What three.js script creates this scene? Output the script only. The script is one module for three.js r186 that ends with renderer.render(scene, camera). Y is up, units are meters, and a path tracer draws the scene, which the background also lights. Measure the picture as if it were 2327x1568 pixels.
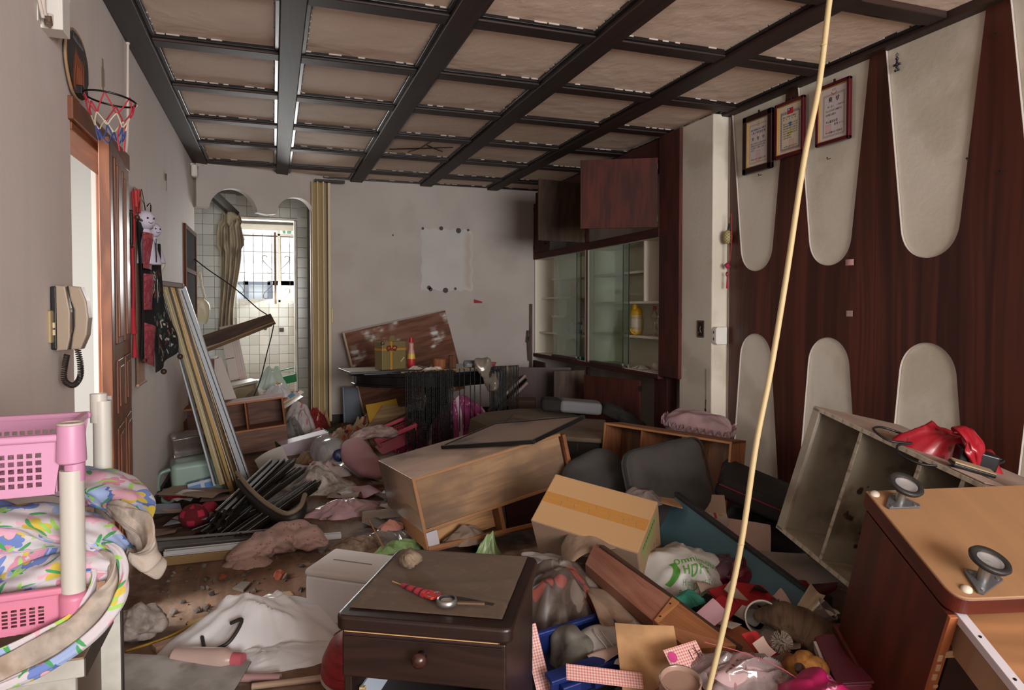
import * as THREE from 'three';
import { RoundedBoxGeometry } from 'three/addons/geometries/RoundedBoxGeometry.js';
import { mergeGeometries, mergeVertices } from 'three/addons/utils/BufferGeometryUtils.js';
import { RectAreaLightUniformsLib } from 'three/addons/lights/RectAreaLightUniformsLib.js';
RectAreaLightUniformsLib.init();

// ---------------------------------------------------------------- camera, sky, daylight, exposure
const W = 2327, H = 1568, FOCAL = 1540;
const scene = new THREE.Scene();
const camera = new THREE.PerspectiveCamera(2 * Math.atan(H / 2 / FOCAL) * 180 / Math.PI, W / H, 0.05, 80);
camera.position.set(0, 1.30, 0);
camera.rotation.set(0, 0, 0, 'YXZ');
camera.rotation.y = -Math.atan2(543, FOCAL);
camera.rotation.x = -1.5 * Math.PI / 180;
camera.setViewOffset(W, H, 0, 43.7, W, H);          // shift lens
const renderer = new THREE.WebGLRenderer({ antialias: true });
renderer.toneMapping = THREE.LinearToneMapping;
renderer.toneMappingExposure = 1.1;
renderer.shadowMap.enabled = true;
scene.background = new THREE.Color(0.86, 0.93, 1.0);  // plain overcast sky
scene.backgroundIntensity = 4.0;
function daylight(name, w, h, pos, target, color, intensity) {
  const l = new THREE.RectAreaLight(color, intensity, w, h);
  l.name = name; l.position.set(...pos); l.lookAt(...target); scene.add(l); return l;
}
daylight('daylight_front_window', 2.9, 1.8, [1.6, 1.6, 3.84], [1.6, 3.4, -3], new THREE.Color(1.0, 0.965, 0.94), 22);
daylight('daylight_side_room', 1.0, 1.9, [-2.3, 1.5, -2.95], [-0.5, 0.3, -3.25], new THREE.Color(1.0, 0.97, 0.94), 22);
daylight('daylight_kitchen_window', 0.9, 1.0, [-0.12, 1.85, -9.72], [0.1, 1.0, -7.5], new THREE.Color(1.0, 0.985, 0.96), 28);

// ---------------------------------------------------------------- helpers
const PI = Math.PI;
function rng(seed) { let s = seed >>> 0; return () => { s = (s + 0x6d2b79f5) | 0; let t = Math.imul(s ^ (s >>> 15), 1 | s); t = (t + Math.imul(t ^ (t >>> 7), 61 | t)) ^ t; return ((t ^ (t >>> 14)) >>> 0) / 4294967296; }; }
const rand = rng(7);
const rr = (a, b, f = rand) => a + (b - a) * f();
const lerp = (a, b, t) => a + (b - a) * t, clamp = (x, a = 0, b = 1) => Math.min(b, Math.max(a, x)), sst = (a, b, x) => { const t = clamp((x - a) / (b - a)); return t * t * (3 - 2 * t); };
const mix3 = (a, b, t) => [lerp(a[0], b[0], t), lerp(a[1], b[1], t), lerp(a[2], b[2], t)];
const hex = (h) => [(h >> 16 & 255) / 255, (h >> 8 & 255) / 255, (h & 255) / 255];
// periodic value noise
function h2(x, y, s) { let n = Math.imul(x, 374761393) + Math.imul(y, 668265263) + Math.imul(s, 2147483647 ^ 0x5bd1e995); n = Math.imul(n ^ (n >>> 13), 1274126177); return ((n ^ (n >>> 16)) >>> 0) / 4294967296; }
function pn(u, v, px, py, s = 1) {
  const x = u * px, y = v * py, x0 = Math.floor(x), y0 = Math.floor(y); let fx = x - x0, fy = y - y0; fx = fx * fx * (3 - 2 * fx); fy = fy * fy * (3 - 2 * fy);
  const m = (a, b) => ((a % b) + b) % b, xa = m(x0, px), xb = m(x0 + 1, px), ya = m(y0, py), yb = m(y0 + 1, py);
  return lerp(lerp(h2(xa, ya, s), h2(xb, ya, s), fx), lerp(h2(xa, yb, s), h2(xb, yb, s), fx), fy);
}
function fbm(u, v, px, py, o = 4, s = 1) { let a = 0.5, r = 0, t = 0; for (let i = 0; i < o; i++) { r += a * pn(u, v, px, py, s + i); t += a; a *= 0.5; px *= 2; py *= 2; } return r / t; }
function dtex(n, fn, rep = 1, srgb = true) {
  const d = new Uint8Array(n * n * 4);
  for (let y = 0; y < n; y++) for (let x = 0; x < n; x++) { const c = fn((x + .5) / n, (y + .5) / n), i = (y * n + x) * 4; for (let k = 0; k < 3; k++) d[i + k] = clamp(c[k] ?? c[0]) * 255; d[i + 3] = 255; }
  const t = new THREE.DataTexture(d, n, n); t.magFilter = THREE.LinearFilter; t.minFilter = THREE.LinearMipmapLinearFilter; t.generateMipmaps = true; t.wrapS = t.wrapT = THREE.RepeatWrapping;
  const r = [].concat(rep); t.repeat.set(r[0], r[1] ?? r[0]); if (srgb) t.colorSpace = THREE.SRGBColorSpace; t.needsUpdate = true; return t;
}
function ctex(w, h, draw, rep = 1) {
  const c = document.createElement('canvas'); c.width = w; c.height = h; draw(c.getContext('2d'), w, h);
  const t = new THREE.CanvasTexture(c); t.colorSpace = THREE.SRGBColorSpace; t.wrapS = t.wrapT = THREE.RepeatWrapping; const r = [].concat(rep); t.repeat.set(r[0], r[1] ?? r[0]); return t;
}
const woodTex = (c1, c2, { rep = 1, seed = 1, streak = 40, dust = null, dustAmt = 0.5, n = 512 } = {}) => dtex(n, (u, v) => {
  const w = fbm(u, v, 4, 2, 3, seed + 50) * 0.10;
  let g = fbm(u + w, v, streak, 3, 4, seed) * .65 + pn(u + w, v, streak * 4, 8, seed + 9) * .35; g = sst(.25, .75, g);
  let c = mix3(hex(c1), hex(c2), g); const b = .85 + .3 * fbm(u, v, 3, 3, 3, seed + 20); c = c.map((x) => x * b);
  if (dust !== null) c = mix3(c, hex(dust), clamp(sst(.35, .75, fbm(u, v, 5, 5, 5, seed + 31)) * dustAmt));
  return c;
}, rep);
const speckTex = (c1, c2, { rep = 1, seed = 1, f = 8, o = 5, stain = null, stainAmt = .6, n = 512 } = {}) => dtex(n, (u, v) => {
  let c = mix3(hex(c1), hex(c2), sst(.25, .75, fbm(u, v, f, f, o, seed)));
  if (stain !== null) c = mix3(c, hex(stain), sst(.56, .78, fbm(u, v, 5, 5, 5, seed + 77)) * stainAmt);
  return c;
}, rep);
// one shared neutral speckle and one shared neutral grain, tinted by the material's colour
const reuse = (t, rep) => { const k = t.clone(); const r = [].concat(rep ?? 1); k.repeat.set(r[0], r[1] ?? r[0]); return k; };
const speckShared = dtex(512, (u, v) => { const k = .84 + .16 * sst(.25, .75, fbm(u, v, 6, 6, 5, 411)), d = sst(.56, .78, fbm(u, v, 5, 5, 5, 413)) * .2; return [k * (1 - d * .8), k * (1 - d), k * (1 - d * 1.15)]; });
const spk = (a, b, o = {}) => ({ map: reuse(speckShared, o.rep), color: b });
const grainShared = dtex(512, (u, v) => { const w = fbm(u, v, 4, 2, 3, 421) * .1, g = sst(.25, .75, fbm(u + w, v, 24, 3, 4, 423) * .65 + pn(u + w, v, 120, 8, 425) * .35), k = (.72 + .28 * g) * (.88 + .2 * fbm(u, v, 3, 3, 3, 427)); return [k, k * .98, k * .95]; });
const grn = (a, b, o = {}) => ({ map: reuse(grainShared, o.rep), color: b });
const bumpTex = (f, o, rep, seed = 3, fy = f) => dtex(256, (u, v) => [fbm(u, v, f, fy, o, seed)], rep, false);
const mat = (o) => new THREE.MeshStandardMaterial({ roughness: .8, metalness: 0, ...o });
const matp = (o) => new THREE.MeshPhysicalMaterial({ roughness: .6, metalness: 0, ...o });
const flat = (c, r = .75, o = {}) => mat({ color: c, roughness: r, ...o });

// geometry: uv in metres, chosen per face from its main direction; grain = axis along which v runs
function uvm(g, grain = 'y', off = 0) {
  if (g.index) g = g.toNonIndexed();
  if (!g.attributes.normal) g.computeVertexNormals();
  const p = g.attributes.position, n = g.attributes.normal, uv = new Float32Array(p.count * 2), G = 'xyz'.indexOf(grain);
  for (let t = 0; t < p.count; t += 3) {
    const s = [0, 0, 0]; for (let k = 0; k < 3; k++) { s[0] += n.getX(t + k); s[1] += n.getY(t + k); s[2] += n.getZ(t + k); }
    const a = s.map(Math.abs), m = a[0] >= a[1] && a[0] >= a[2] ? 0 : a[1] >= a[2] ? 1 : 2, ax = [0, 1, 2].filter((i) => i !== m);
    let V = ax.includes(G) ? G : ax[1], U = ax.find((i) => i !== V);
    for (let k = 0; k < 3; k++) { const q = [p.getX(t + k), p.getY(t + k), p.getZ(t + k)]; uv[(t + k) * 2] = q[U] + off; uv[(t + k) * 2 + 1] = q[V] + off * .7; }
  }
  g.setAttribute('uv', new THREE.BufferAttribute(uv, 2)); return g;
}
const bx = (w, h, d, r = .003, grain = (w >= h && w >= d ? 'x' : h >= d ? 'y' : 'z')) => uvm(r > 0 ? new RoundedBoxGeometry(w, h, d, 1, Math.min(r, w / 2.2, h / 2.2, d / 2.2)) : new THREE.BoxGeometry(w, h, d).toNonIndexed(), grain, Math.abs(w * 3.1 + h * 1.7 + d) % 1);
const at = (g, x = 0, y = 0, z = 0, rx = 0, ry = 0, rz = 0) => g.applyMatrix4(new THREE.Matrix4().compose(new THREE.Vector3(x, y, z), new THREE.Quaternion().setFromEuler(new THREE.Euler(rx, ry, rz)), new THREE.Vector3(1, 1, 1)));
const strip = (g) => { const o = new THREE.BufferGeometry(); const s = g.index ? g.toNonIndexed() : g; for (const k of ['position', 'normal', 'uv']) o.setAttribute(k, s.attributes[k]); return o; };
const merge = (...l) => mergeGeometries(l.flat().map(strip));
const cyl = (a, b, h, s = 20, open = false) => new THREE.CylinderGeometry(a, b, h, s, 1, open);
const lathe = (pts, s = 28) => new THREE.LatheGeometry(pts.map(([x, y]) => new THREE.Vector2(x, y)), s);
const V3 = (a) => new THREE.Vector3(...a);
const tube = (pts, r, seg = pts.length * 6, rad = 8, closed = false) => new THREE.TubeGeometry(new THREE.CatmullRomCurve3(pts.map(V3), closed, 'centripetal'), seg, r, rad, closed);
function bar(a, b, w, h, r = .001) { const A = V3(a), B = V3(b), L = A.distanceTo(B), g = bx(w, L, h, r, 'y'), q = new THREE.Quaternion().setFromUnitVectors(new THREE.Vector3(0, 1, 0), B.clone().sub(A).normalize()); g.applyQuaternion(q); const m = A.add(B).multiplyScalar(.5); g.translate(m.x, m.y, m.z); return g; }
function ext(pts, depth, bev = 0, curve = 12) {       // pts: array of [x,y] or a Shape
  const s = pts instanceof THREE.Shape ? pts : new THREE.Shape(pts.map(([x, y]) => new THREE.Vector2(x, y)));
  return new THREE.ExtrudeGeometry(s, { depth, bevelEnabled: bev > 0, bevelSize: bev, bevelThickness: bev, bevelSegments: 2, curveSegments: curve });
}
// a slab whose front face has the four given corners (counter-clockwise), th thick
function prism(p, th) {
  const [a, b, c, d] = p.map(V3), n = b.clone().sub(a).cross(d.clone().sub(a)).normalize().multiplyScalar(-th), q = [a, b, c, d], r = q.map((v) => v.clone().add(n)), pos = [], uv = [], U = b.clone().sub(a).normalize(), T = new THREE.Vector3().crossVectors(n, U).normalize();
  const tri = (...v) => v.forEach((x) => { pos.push(x.x, x.y, x.z); const e = x.clone().sub(a); uv.push(e.dot(T), e.dot(U)); }), f = (w, x, y, z) => { tri(w, x, y); tri(w, y, z); };
  f(...q); f(r[3], r[2], r[1], r[0]); for (let i = 0; i < 4; i++) f(q[i], r[i], r[(i + 1) % 4], q[(i + 1) % 4]);
  const g = new THREE.BufferGeometry(); g.setAttribute('position', new THREE.Float32BufferAttribute(pos, 3)); g.setAttribute('uv', new THREE.Float32BufferAttribute(uv, 2)); g.computeVertexNormals(); return g;
}
// naming and adding
const used = new Map();
function numbered(n) { const k = used.get(n) || 0; used.set(n, k + 1); return k ? `${n}_${String(k).padStart(3, '0')}` : n; }
function place(o, pos, rot) { if (pos) o.position.set(...pos); if (rot) o.rotation.set(...rot); return o; }
function thing(name, label, category, pos, rot, group) {
  const o = new THREE.Group(); o.name = numbered(name); o.userData = { label, category }; if (group) o.userData.group = group; scene.add(o); return place(o, pos, rot);
}
function part(parent, name, geo, m, pos, rot, label) {
  const o = new THREE.Mesh(geo, m); o.name = name; o.castShadow = o.receiveShadow = true; if (label) o.userData.label = label; parent.add(o); return place(o, pos, rot);
}
function solo(name, geo, m, label, category, pos, rot, group) {
  const o = new THREE.Mesh(geo, m); o.name = numbered(name); o.castShadow = o.receiveShadow = true; o.userData = { label, category }; if (group) o.userData.group = group; scene.add(o); return place(o, pos, rot);
}
function struct(name, geo, m, pos, rot) {
  const o = geo ? new THREE.Mesh(geo, m) : new THREE.Group(); o.name = name; o.castShadow = o.receiveShadow = true; o.userData = { kind: 'structure' }; scene.add(o); return place(o, pos, rot);
}
// a crumpled heap of cloth or film lying on a surface: star-shaped footprint, ridged folds, closed underneath
function heap({ rx = .2, rz = .12, h = .06, seed = 1, rag = .18, folds = 5, amp = .36, sharp = 1, nr = 22, na = 64, pow = 2.2, shape = null, lift = 0, dirs = null, peak = null, uvs = 1 }) {
  const f = rng(seed * 977 + 13), ph = Array.from({ length: 8 }, () => f() * 6.28), pos = [], uv = [], idx = [];
  const dir = dirs ?? f() * PI, cd = Math.cos(dir), sd = Math.sin(dir);
  const rad = (a) => { let s = 1; if (shape) { const k = a / (2 * PI) * shape.length, i = Math.floor(k), t = k - i; s = lerp(shape[i % shape.length], shape[(i + 1) % shape.length], t * t * (3 - 2 * t)); } return s * (1 + rag * (.5 * Math.sin(2 * a + ph[0]) + .35 * Math.sin(5 * a + ph[1]) + .25 * Math.sin(9 * a + ph[2]) + .15 * Math.sin(17 * a + ph[3]))); };
  const n2 = (x, z) => { // warped ridges
    const wx = x + .08 * Math.sin(z * 21 + ph[4]) + .04 * Math.sin(z * 47 + ph[5]), wz = z + .08 * Math.sin(x * 19 + ph[6]), q = (wx * cd + wz * sd), p = (-wx * sd + wz * cd);
    const r1 = 1 - Math.abs(Math.sin(q * folds * 6 + 1.3 * Math.sin(p * 9 + ph[7]))), r2 = 1 - Math.abs(Math.sin((q * .6 + p) * folds * 9 + ph[1])), r3 = pn(x * .3 + .4, z * .3 + .4, 64, 64, seed) * .7 + pn(x * .3 + .4, z * .3 + .4, 180, 180, seed + 3) * .3;
    return Math.pow(r1, sharp) * .5 + Math.pow(r2, sharp) * .25 + r3 * .25;
  };
  for (let i = 0; i <= nr; i++) for (let j = 0; j < na; j++) {
    const t = i / nr, a = j / na * 2 * PI, R = rad(a) * t, x = Math.cos(a) * R * rx, z = Math.sin(a) * R * rz;
    let px = x, pz = z, pr = 1 - Math.pow(t, pow);
    if (peak) { const dx = (x - peak[0]) / rx, dz = (z - peak[1]) / rz; pr *= .45 + .75 * Math.exp(-(dx * dx + dz * dz) * (peak[2] ?? 2.5)); }
    const fo = n2(x, z), y = h * pr * (1 - amp + amp * 1.25 * fo) + lift + (t > .8 ? .012 * (1 - Math.abs(t - .9) / .1) * fo * (h > .03 ? 1 : .4) : 0) + .002 * (1 - t);
    pos.push(px, y, pz); uv.push(x * uvs, z * uvs);
  }
  const top = pos.length / 3;
  for (let j = 0; j < na; j++) { const k = (nr * na + j) * 3; pos.push(pos[k], lift > 0 ? lift * .5 : 0, pos[k + 2]); uv.push(0, 0); }
  pos.push(0, lift > 0 ? lift * .5 : 0, 0); uv.push(0, 0);
  for (let i = 0; i < nr; i++) for (let j = 0; j < na; j++) { const a = i * na + j, b = i * na + (j + 1) % na, c = a + na, d = b + na; if (i > 0) idx.push(a, b, d); idx.push(a, d, c); }
  for (let j = 0; j < na; j++) { const a = nr * na + j, b = nr * na + (j + 1) % na, c = top + j, d = top + (j + 1) % na; idx.push(a, b, d, a, d, c, c, d, top + na); }
  const g = new THREE.BufferGeometry(); g.setAttribute('position', new THREE.Float32BufferAttribute(pos, 3)); g.setAttribute('uv', new THREE.Float32BufferAttribute(uv, 2)); g.setIndex(idx); g.computeVertexNormals(); return g;
}
// a surface of thickness th over (s,t) in [0,1]^2 given by fn -> [x,y,z]
function sheet(fn, ns = 24, nt = 24, th = .0015, su = 1, sv = 1) {
  const P = [], N = [], uv = [], idx = [];
  for (let i = 0; i <= ns; i++) for (let j = 0; j <= nt; j++) {
    const s = i / ns, t = j / nt, e = .004, p = V3(fn(s, t)), a = V3(fn(s + e, t)).sub(p), b = V3(fn(s, t + e)).sub(p); P.push(p); N.push(a.cross(b).normalize()); uv.push(s * su, t * sv);
  }
  const n = P.length, pos = []; for (const k of [1, -1]) P.forEach((p, i) => pos.push(p.x + N[i].x * th * k / 2, p.y + N[i].y * th * k / 2, p.z + N[i].z * th * k / 2));
  const m = nt + 1;
  for (let i = 0; i < ns; i++) for (let j = 0; j < nt; j++) { const a = i * m + j, b = a + 1, c = a + m, d = c + 1; idx.push(a, c, d, a, d, b, n + a, n + d, n + c, n + a, n + b, n + d); }
  const edge = (a, b) => idx.push(a, b, n + b, a, n + b, n + a);
  for (let j = 0; j < nt; j++) { edge(j, j + 1); edge(ns * m + j + 1, ns * m + j); } for (let i = 0; i < ns; i++) { edge((i + 1) * m, i * m); edge(i * m + nt, (i + 1) * m + nt); }
  const g = new THREE.BufferGeometry(); g.setAttribute('position', new THREE.Float32BufferAttribute(pos, 3)); g.setAttribute('uv', new THREE.Float32BufferAttribute([...uv, ...uv], 2)); g.setIndex(idx); g.computeVertexNormals(); return g;
}
// a stuffed shape: rounded pillow from a superellipse footprint
function pillow(w, d, h, { e = 3.2, wr = .06, seed = 1, nr = 18, na = 56 } = {}) {
  const f = rng(seed + 401), ph = Array.from({ length: 6 }, () => f() * 6.28), pos = [], uv = [], idx = [];
  for (const k of [1, -1]) for (let i = 0; i <= nr; i++) for (let j = 0; j < na; j++) {
    const t = i / nr, a = j / na * 2 * PI, c = Math.cos(a), s = Math.sin(a), q = Math.pow(Math.pow(Math.abs(c), e) + Math.pow(Math.abs(s), e), -1 / e) * t, x = c * q * w / 2, z = s * q * d / 2;
    const wri = wr * h * (Math.sin(x * 40 + ph[0] + 2 * Math.sin(z * 17 + ph[1])) + .6 * Math.sin(z * 63 + ph[2] + x * 22)) * (.3 + t);
    pos.push(x, k * (h / 2 * Math.pow(Math.max(0, 1 - Math.pow(t, 3.4)), .6)) + wri * (t < 1 ? 1 : 0.5), z); uv.push(x, z);
  }
  const n = (nr + 1) * na;
  for (const k of [0, 1]) for (let i = 0; i < nr; i++) for (let j = 0; j < na; j++) { const a = k * n + i * na + j, b = k * n + i * na + (j + 1) % na, c = a + na, d = b + na; k ? idx.push(a, d, b, a, c, d) : idx.push(a, b, d, a, d, c); }
  let g = new THREE.BufferGeometry(); g.setAttribute('position', new THREE.Float32BufferAttribute(pos, 3)); g.setAttribute('uv', new THREE.Float32BufferAttribute(uv, 2)); g.setIndex(idx); g.computeVertexNormals(); return g;
}
function rock(r, seed, sy = .7, det = 2, smooth = false) { const f = rng(seed), g = mergeVertices(new THREE.IcosahedronGeometry(r, det).deleteAttribute('normal').deleteAttribute('uv')), p = g.attributes.position, o = [f() * 9, f() * 9, f() * 9]; for (let i = 0; i < p.count; i++) { const x = p.getX(i) / r, y = p.getY(i) / r, z = p.getZ(i) / r, k = .72 + .5 * pn(x * .25 + o[0], y * .25 + z * .21 + o[1], 16, 16, seed) + .14 * Math.sin(3 * x + o[2]) * Math.cos(4 * z); p.setXYZ(i, x * r * k, y * r * k * sy, z * r * k); } if (smooth) { for (let i = 0; i < p.count; i++) { const n = 1 + .09 * (fbm(p.getX(i) * 1.1 / r * .2 + .5, (p.getY(i) + p.getZ(i) * .7) / r * .2 + .5, 16, 16, 3, seed) - .5); p.setXYZ(i, p.getX(i) * n, p.getY(i) * n, p.getZ(i) * n); } g.computeVertexNormals(); return uvm(g.toNonIndexed()); } const q = uvm(g.toNonIndexed()); q.computeVertexNormals(); return q; }

// ---------------------------------------------------------------- shared materials
const plasterBump = bumpTex(24, 4, 2, 5);
const M = {};
M.wallLeft = mat({ map: dtex(512, (u, v) => { let c = mix3(hex(0xcdc1bb), hex(0xd6cbc5), fbm(u, v, 4, 3, 4, 3)); c = mix3(c, hex(0xa8968a), sst(.55, .8, fbm(u, v, 22, 2, 4, 8)) * .07); return mix3(c, hex(0x9f8d80), sst(.68, .85, fbm(u, v, 5, 4, 5, 18)) * .4); }, .45), roughness: .8, bumpMap: plasterBump, bumpScale: .0007 });
M.wallBack = mat({ map: speckTex(0xb6aca5, 0xc0b7b0, { rep: .5, f: 4, stain: 0xa2968b, stainAmt: .3, seed: 21 }), roughness: .8, bumpMap: plasterBump, bumpScale: .001 });
M.wallRight = mat({ map: speckTex(0xc6bcac, 0xd2c9ba, { rep: .6, f: 4, stain: 0xa49884, stainAmt: .4, seed: 31 }), roughness: .7, bumpMap: plasterBump, bumpScale: .001 });
M.ceilingPanel = mat({ map: dtex(512, (u, v) => { let c = mix3(hex(0xdac0ac), hex(0xe8d2be), fbm(u, v, 6, 6, 5, 41)); c = mix3(c, hex(0xcdb498), sst(.5, .8, fbm(u, v, 2, 3, 4, 44)) * .6); return c; }, .55), roughness: .75, bumpMap: bumpTex(10, 5, 1.2, 46), bumpScale: .006 });
M.beam = mat({ map: woodTex(0x1d0f0b, 0x32190f, { rep: [1, .5], seed: 51, dust: 0x3a302b, dustAmt: .35 }), roughness: .6 });
M.black = flat(0x0c0b0b, .35);
M.moulding = flat(0x100d0c, .3);
M.chip = flat(0xb3aaa2, .8);
M.panelWood = mat({ map: dtex(1024, (u, v) => { const w = fbm(u, v, 3, 1, 3, 60) * .12; let g = sst(.28, .72, fbm(u + w, v, 30, 1, 4, 61) * .7 + pn(u + w, v, 160, 4, 66) * .3); let c = mix3(hex(0x34150e), hex(0x512619), g); const b = .8 + .4 * fbm(u, v, 3, 2, 3, 63); return c.map((x) => x * b); }, .42), roughness: .42, bumpMap: bumpTex(60, 2, .8, 6, 3), bumpScale: .0006 });
M.darkRed = mat({ map: woodTex(0x34110a, 0x4e1d11, { rep: .9, seed: 71, streak: 16 }), roughness: .8 });
M.umber = mat({ map: woodTex(0x3a2a20, 0x54402f, { rep: .9, seed: 75, streak: 14 }), roughness: .6 });
M.white = flat(0xd8d4cc, .6);
M.whitePaint = mat({ map: speckTex(0xcfc8bd, 0xdad4ca, { f: 5, stain: 0xb09f88, stainAmt: .4, seed: 81 }), roughness: .55 });
M.cream = flat(0xc9b996, .6);
M.tile = [0xb6b7b0, 0xafb1aa, 0xbcbbb3, 0xa9a9a0].map((c) => flat(c, .22));
M.grout = flat(0x7d7a70, .9);
M.glass = matp({ color: 0xf1f8f4, roughness: .05, transmission: 1, thickness: 0, ior: 1.5, specularIntensity: 1 });
M.metal = flat(0x9a9a98, .35, { metalness: .85 });
M.darkMetal = flat(0x2a2723, .5, { metalness: .5 });
M.rust = mat({ map: speckTex(0x4a3a2e, 0x6b5a4a, { f: 12, stain: 0x7a4a2a }), roughness: .8 });

// ---------------------------------------------------------------- room shell
M.floor = mat({ map: dtex(1024, (u, v) => {
  const g = sst(.3, .7, fbm(u, v, 3, 40, 4, 91)); let c = mix3(hex(0x654632), hex(0x83624a), g);
  c = mix3(c, hex(0x94806f), sst(.36, .7, fbm(u, v, 4, 5, 6, 95)) * .75); c = mix3(c, hex(0x3c2c22), sst(.58, .8, fbm(u, v, 9, 9, 5, 98)) * .6);
  return mix3(c, hex(0xa2917f), sst(.66, .8, fbm(u, v, 30, 30, 3, 99)) * .35);
}, .55), roughness: .85, bumpMap: bumpTex(30, 5, 1.5, 93), bumpScale: .003 });
struct('floor', at(bx(5.2, .1, 14.6, 0, 'x'), 1.3, -.05, -3.1), M.floor);
{ // left wall with the doorway
  const seg = (z0, z1, y0, y1) => at(bx(.12, y1 - y0, Math.abs(z1 - z0), 0, 'y'), -.79, (y0 + y1) / 2, (z0 + z1) / 2);
  struct('wall_left', merge(seg(4.02, -3.04, 0, 2.86), seg(-3.04, -4.07, 2.08, 2.86), seg(-4.07, -7.42, 0, 2.86)), M.wallLeft);
  struct('baseboard_left', merge(at(bx(.02, .09, 7.0, .002), -.72, .045, .44), at(bx(.02, .09, 3.32, .002), -.72, .045, -5.75)), flat(0x17140f, .5));
  struct('wall_back', at(bx(3.2, 2.86, .12, 0, 'y'), 2.0, 1.43, -7.91), M.wallBack);
  struct('baseboard_back', at(bx(2.6, .1, .02, .002), 1.75, .05, -7.84), flat(0x17140f, .5));
  struct('wall_right', merge(at(bx(.14, 2.86, 8.4, 0, 'y'), 3.29, 1.43, -.18), at(bx(.14, 2.86, 3.4, 0, 'y'), 3.56, 1.43, -6.28)), M.wallRight);
  // the wall behind the camera with a wide window
  const f = (x0, x1, y0, y1) => at(bx(x1 - x0, y1 - y0, .14, 0, 'y'), (x0 + x1) / 2, (y0 + y1) / 2, 4.02);
  struct('wall_front', merge(f(-.85, .1, 0, 2.86), f(3.1, 3.36, 0, 2.86), f(.1, 3.1, 0, .65), f(.1, 3.1, 2.55, 2.86)), M.wallBack);
  const w = struct('window_1');
  const wf = (g) => part(w, 'window_frame', g, M.whitePaint);
  for (const x of [.13, 1.6, 3.07]) wf(at(bx(.06, 1.9, .07, .004), x, 1.6, 4.0)); for (const y of [.68, 2.52]) wf(at(bx(3.0, .06, .07, .004), 1.6, y, 4.0));
  struct('pillar', merge(at(bx(.4, 2.74, .43, .012, 'y'), 3.28, 1.37, -4.475)), M.wallRight);
}
{ // ceiling: slab, recessed plaster panels, dark beams
  const c = struct('ceiling');
  part(c, 'ceiling_slab', at(bx(4.6, .1, 12.4, 0), 1.4, 2.86, -2.0), M.wallBack);
  const cols = [[-.6, .045], [.165, .835], [.97, 1.63], [1.77, 2.45], [2.585, 3.15]], rows = [];
  const cb = [[-.73, -.6], [.045, .165], [.835, .97], [1.63, 1.77], [2.45, 2.585], [3.15, 3.25]];
  const rz = [-7.33, -6.51, -5.72, -4.92, -4.14, -3.33, -2.53, -1.73, -.92, -.1, .72];
  for (const [x0, x1] of cb) part(c, 'beam', at(bx(x1 - x0, .1, 11.8, .006, 'z'), (x0 + x1) / 2, 2.77, -2.0), M.beam);
  for (const z of rz) for (const [x0, x1] of cols) part(c, 'beam', at(bx(x1 - x0, .085, .11, .006, 'x'), (x0 + x1) / 2, 2.7735, z), M.beam);
  const zs = [-7.9, ...rz, 3.9];
  for (let r = 0; r < zs.length - 1; r++) for (const [x0, x1] of cols) {
    const z0 = zs[r] + .055, z1 = zs[r + 1] - .055, w = x1 - x0, d = z1 - z0, cx = (x0 + x1) / 2, cz = (z0 + z1) / 2;
    const p = part(c, 'ceiling_panel', uvm(at(bx(w, .012, d, 0), 0, 0, 0), 'z', rr(0, 5)), M.ceilingPanel, [cx, 2.768 + rr(-.002, .002), cz], [rr(-.003, .003), 0, rr(-.004, .004)]);
    if (z1 < -2.3 || d < .3) {
      part(p, 'moulding', merge(at(bx(.024, .028, d, .004), -w / 2 + .012, -.012, 0), at(bx(.024, .028, d, .004), w / 2 - .012, -.012, 0), at(bx(w, .028, .024, .004), 0, -.012, -d / 2 + .012), at(bx(w, .028, .024, .004), 0, -.012, d / 2 - .012)), M.moulding);
      const ch = []; for (const s of [-1, 1]) { for (let k = 0; k < 9; k++) { const L = d / 9; if (rand() < .8) ch.push(at(bx(rr(.004, .008), .008, L * rr(.6, 1.0), 0), s * (w / 2 - .027), -.009, -d / 2 + (k + .5) * L)); } for (let k = 0; k < 9; k++) { const L = w / 9; if (rand() < .5) ch.push(at(bx(L * rr(.4, 1.0), .008, rr(.003, .008), 0), -w / 2 + (k + .5) * L, -.009, s * (d / 2 - .027))); } }
      part(p, 'paint_edge', merge(ch), M.chip);
    }
  }
  // a cracked, sagging flake on one panel
  const k = rng(5), br = []; for (const [a, b, x2, y2] of [[1.02, -6.28, 1.55, -6.0], [1.28, -6.15, 1.32, -5.85], [1.28, -6.15, 1.2, -6.32], [1.3, -6.0, 1.5, -6.2]]) br.push(bar([a, 2.757, b], [x2, 2.753, y2], .008, .006)); part(c, 'ceiling_crack', merge(br), M.black);
}
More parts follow.
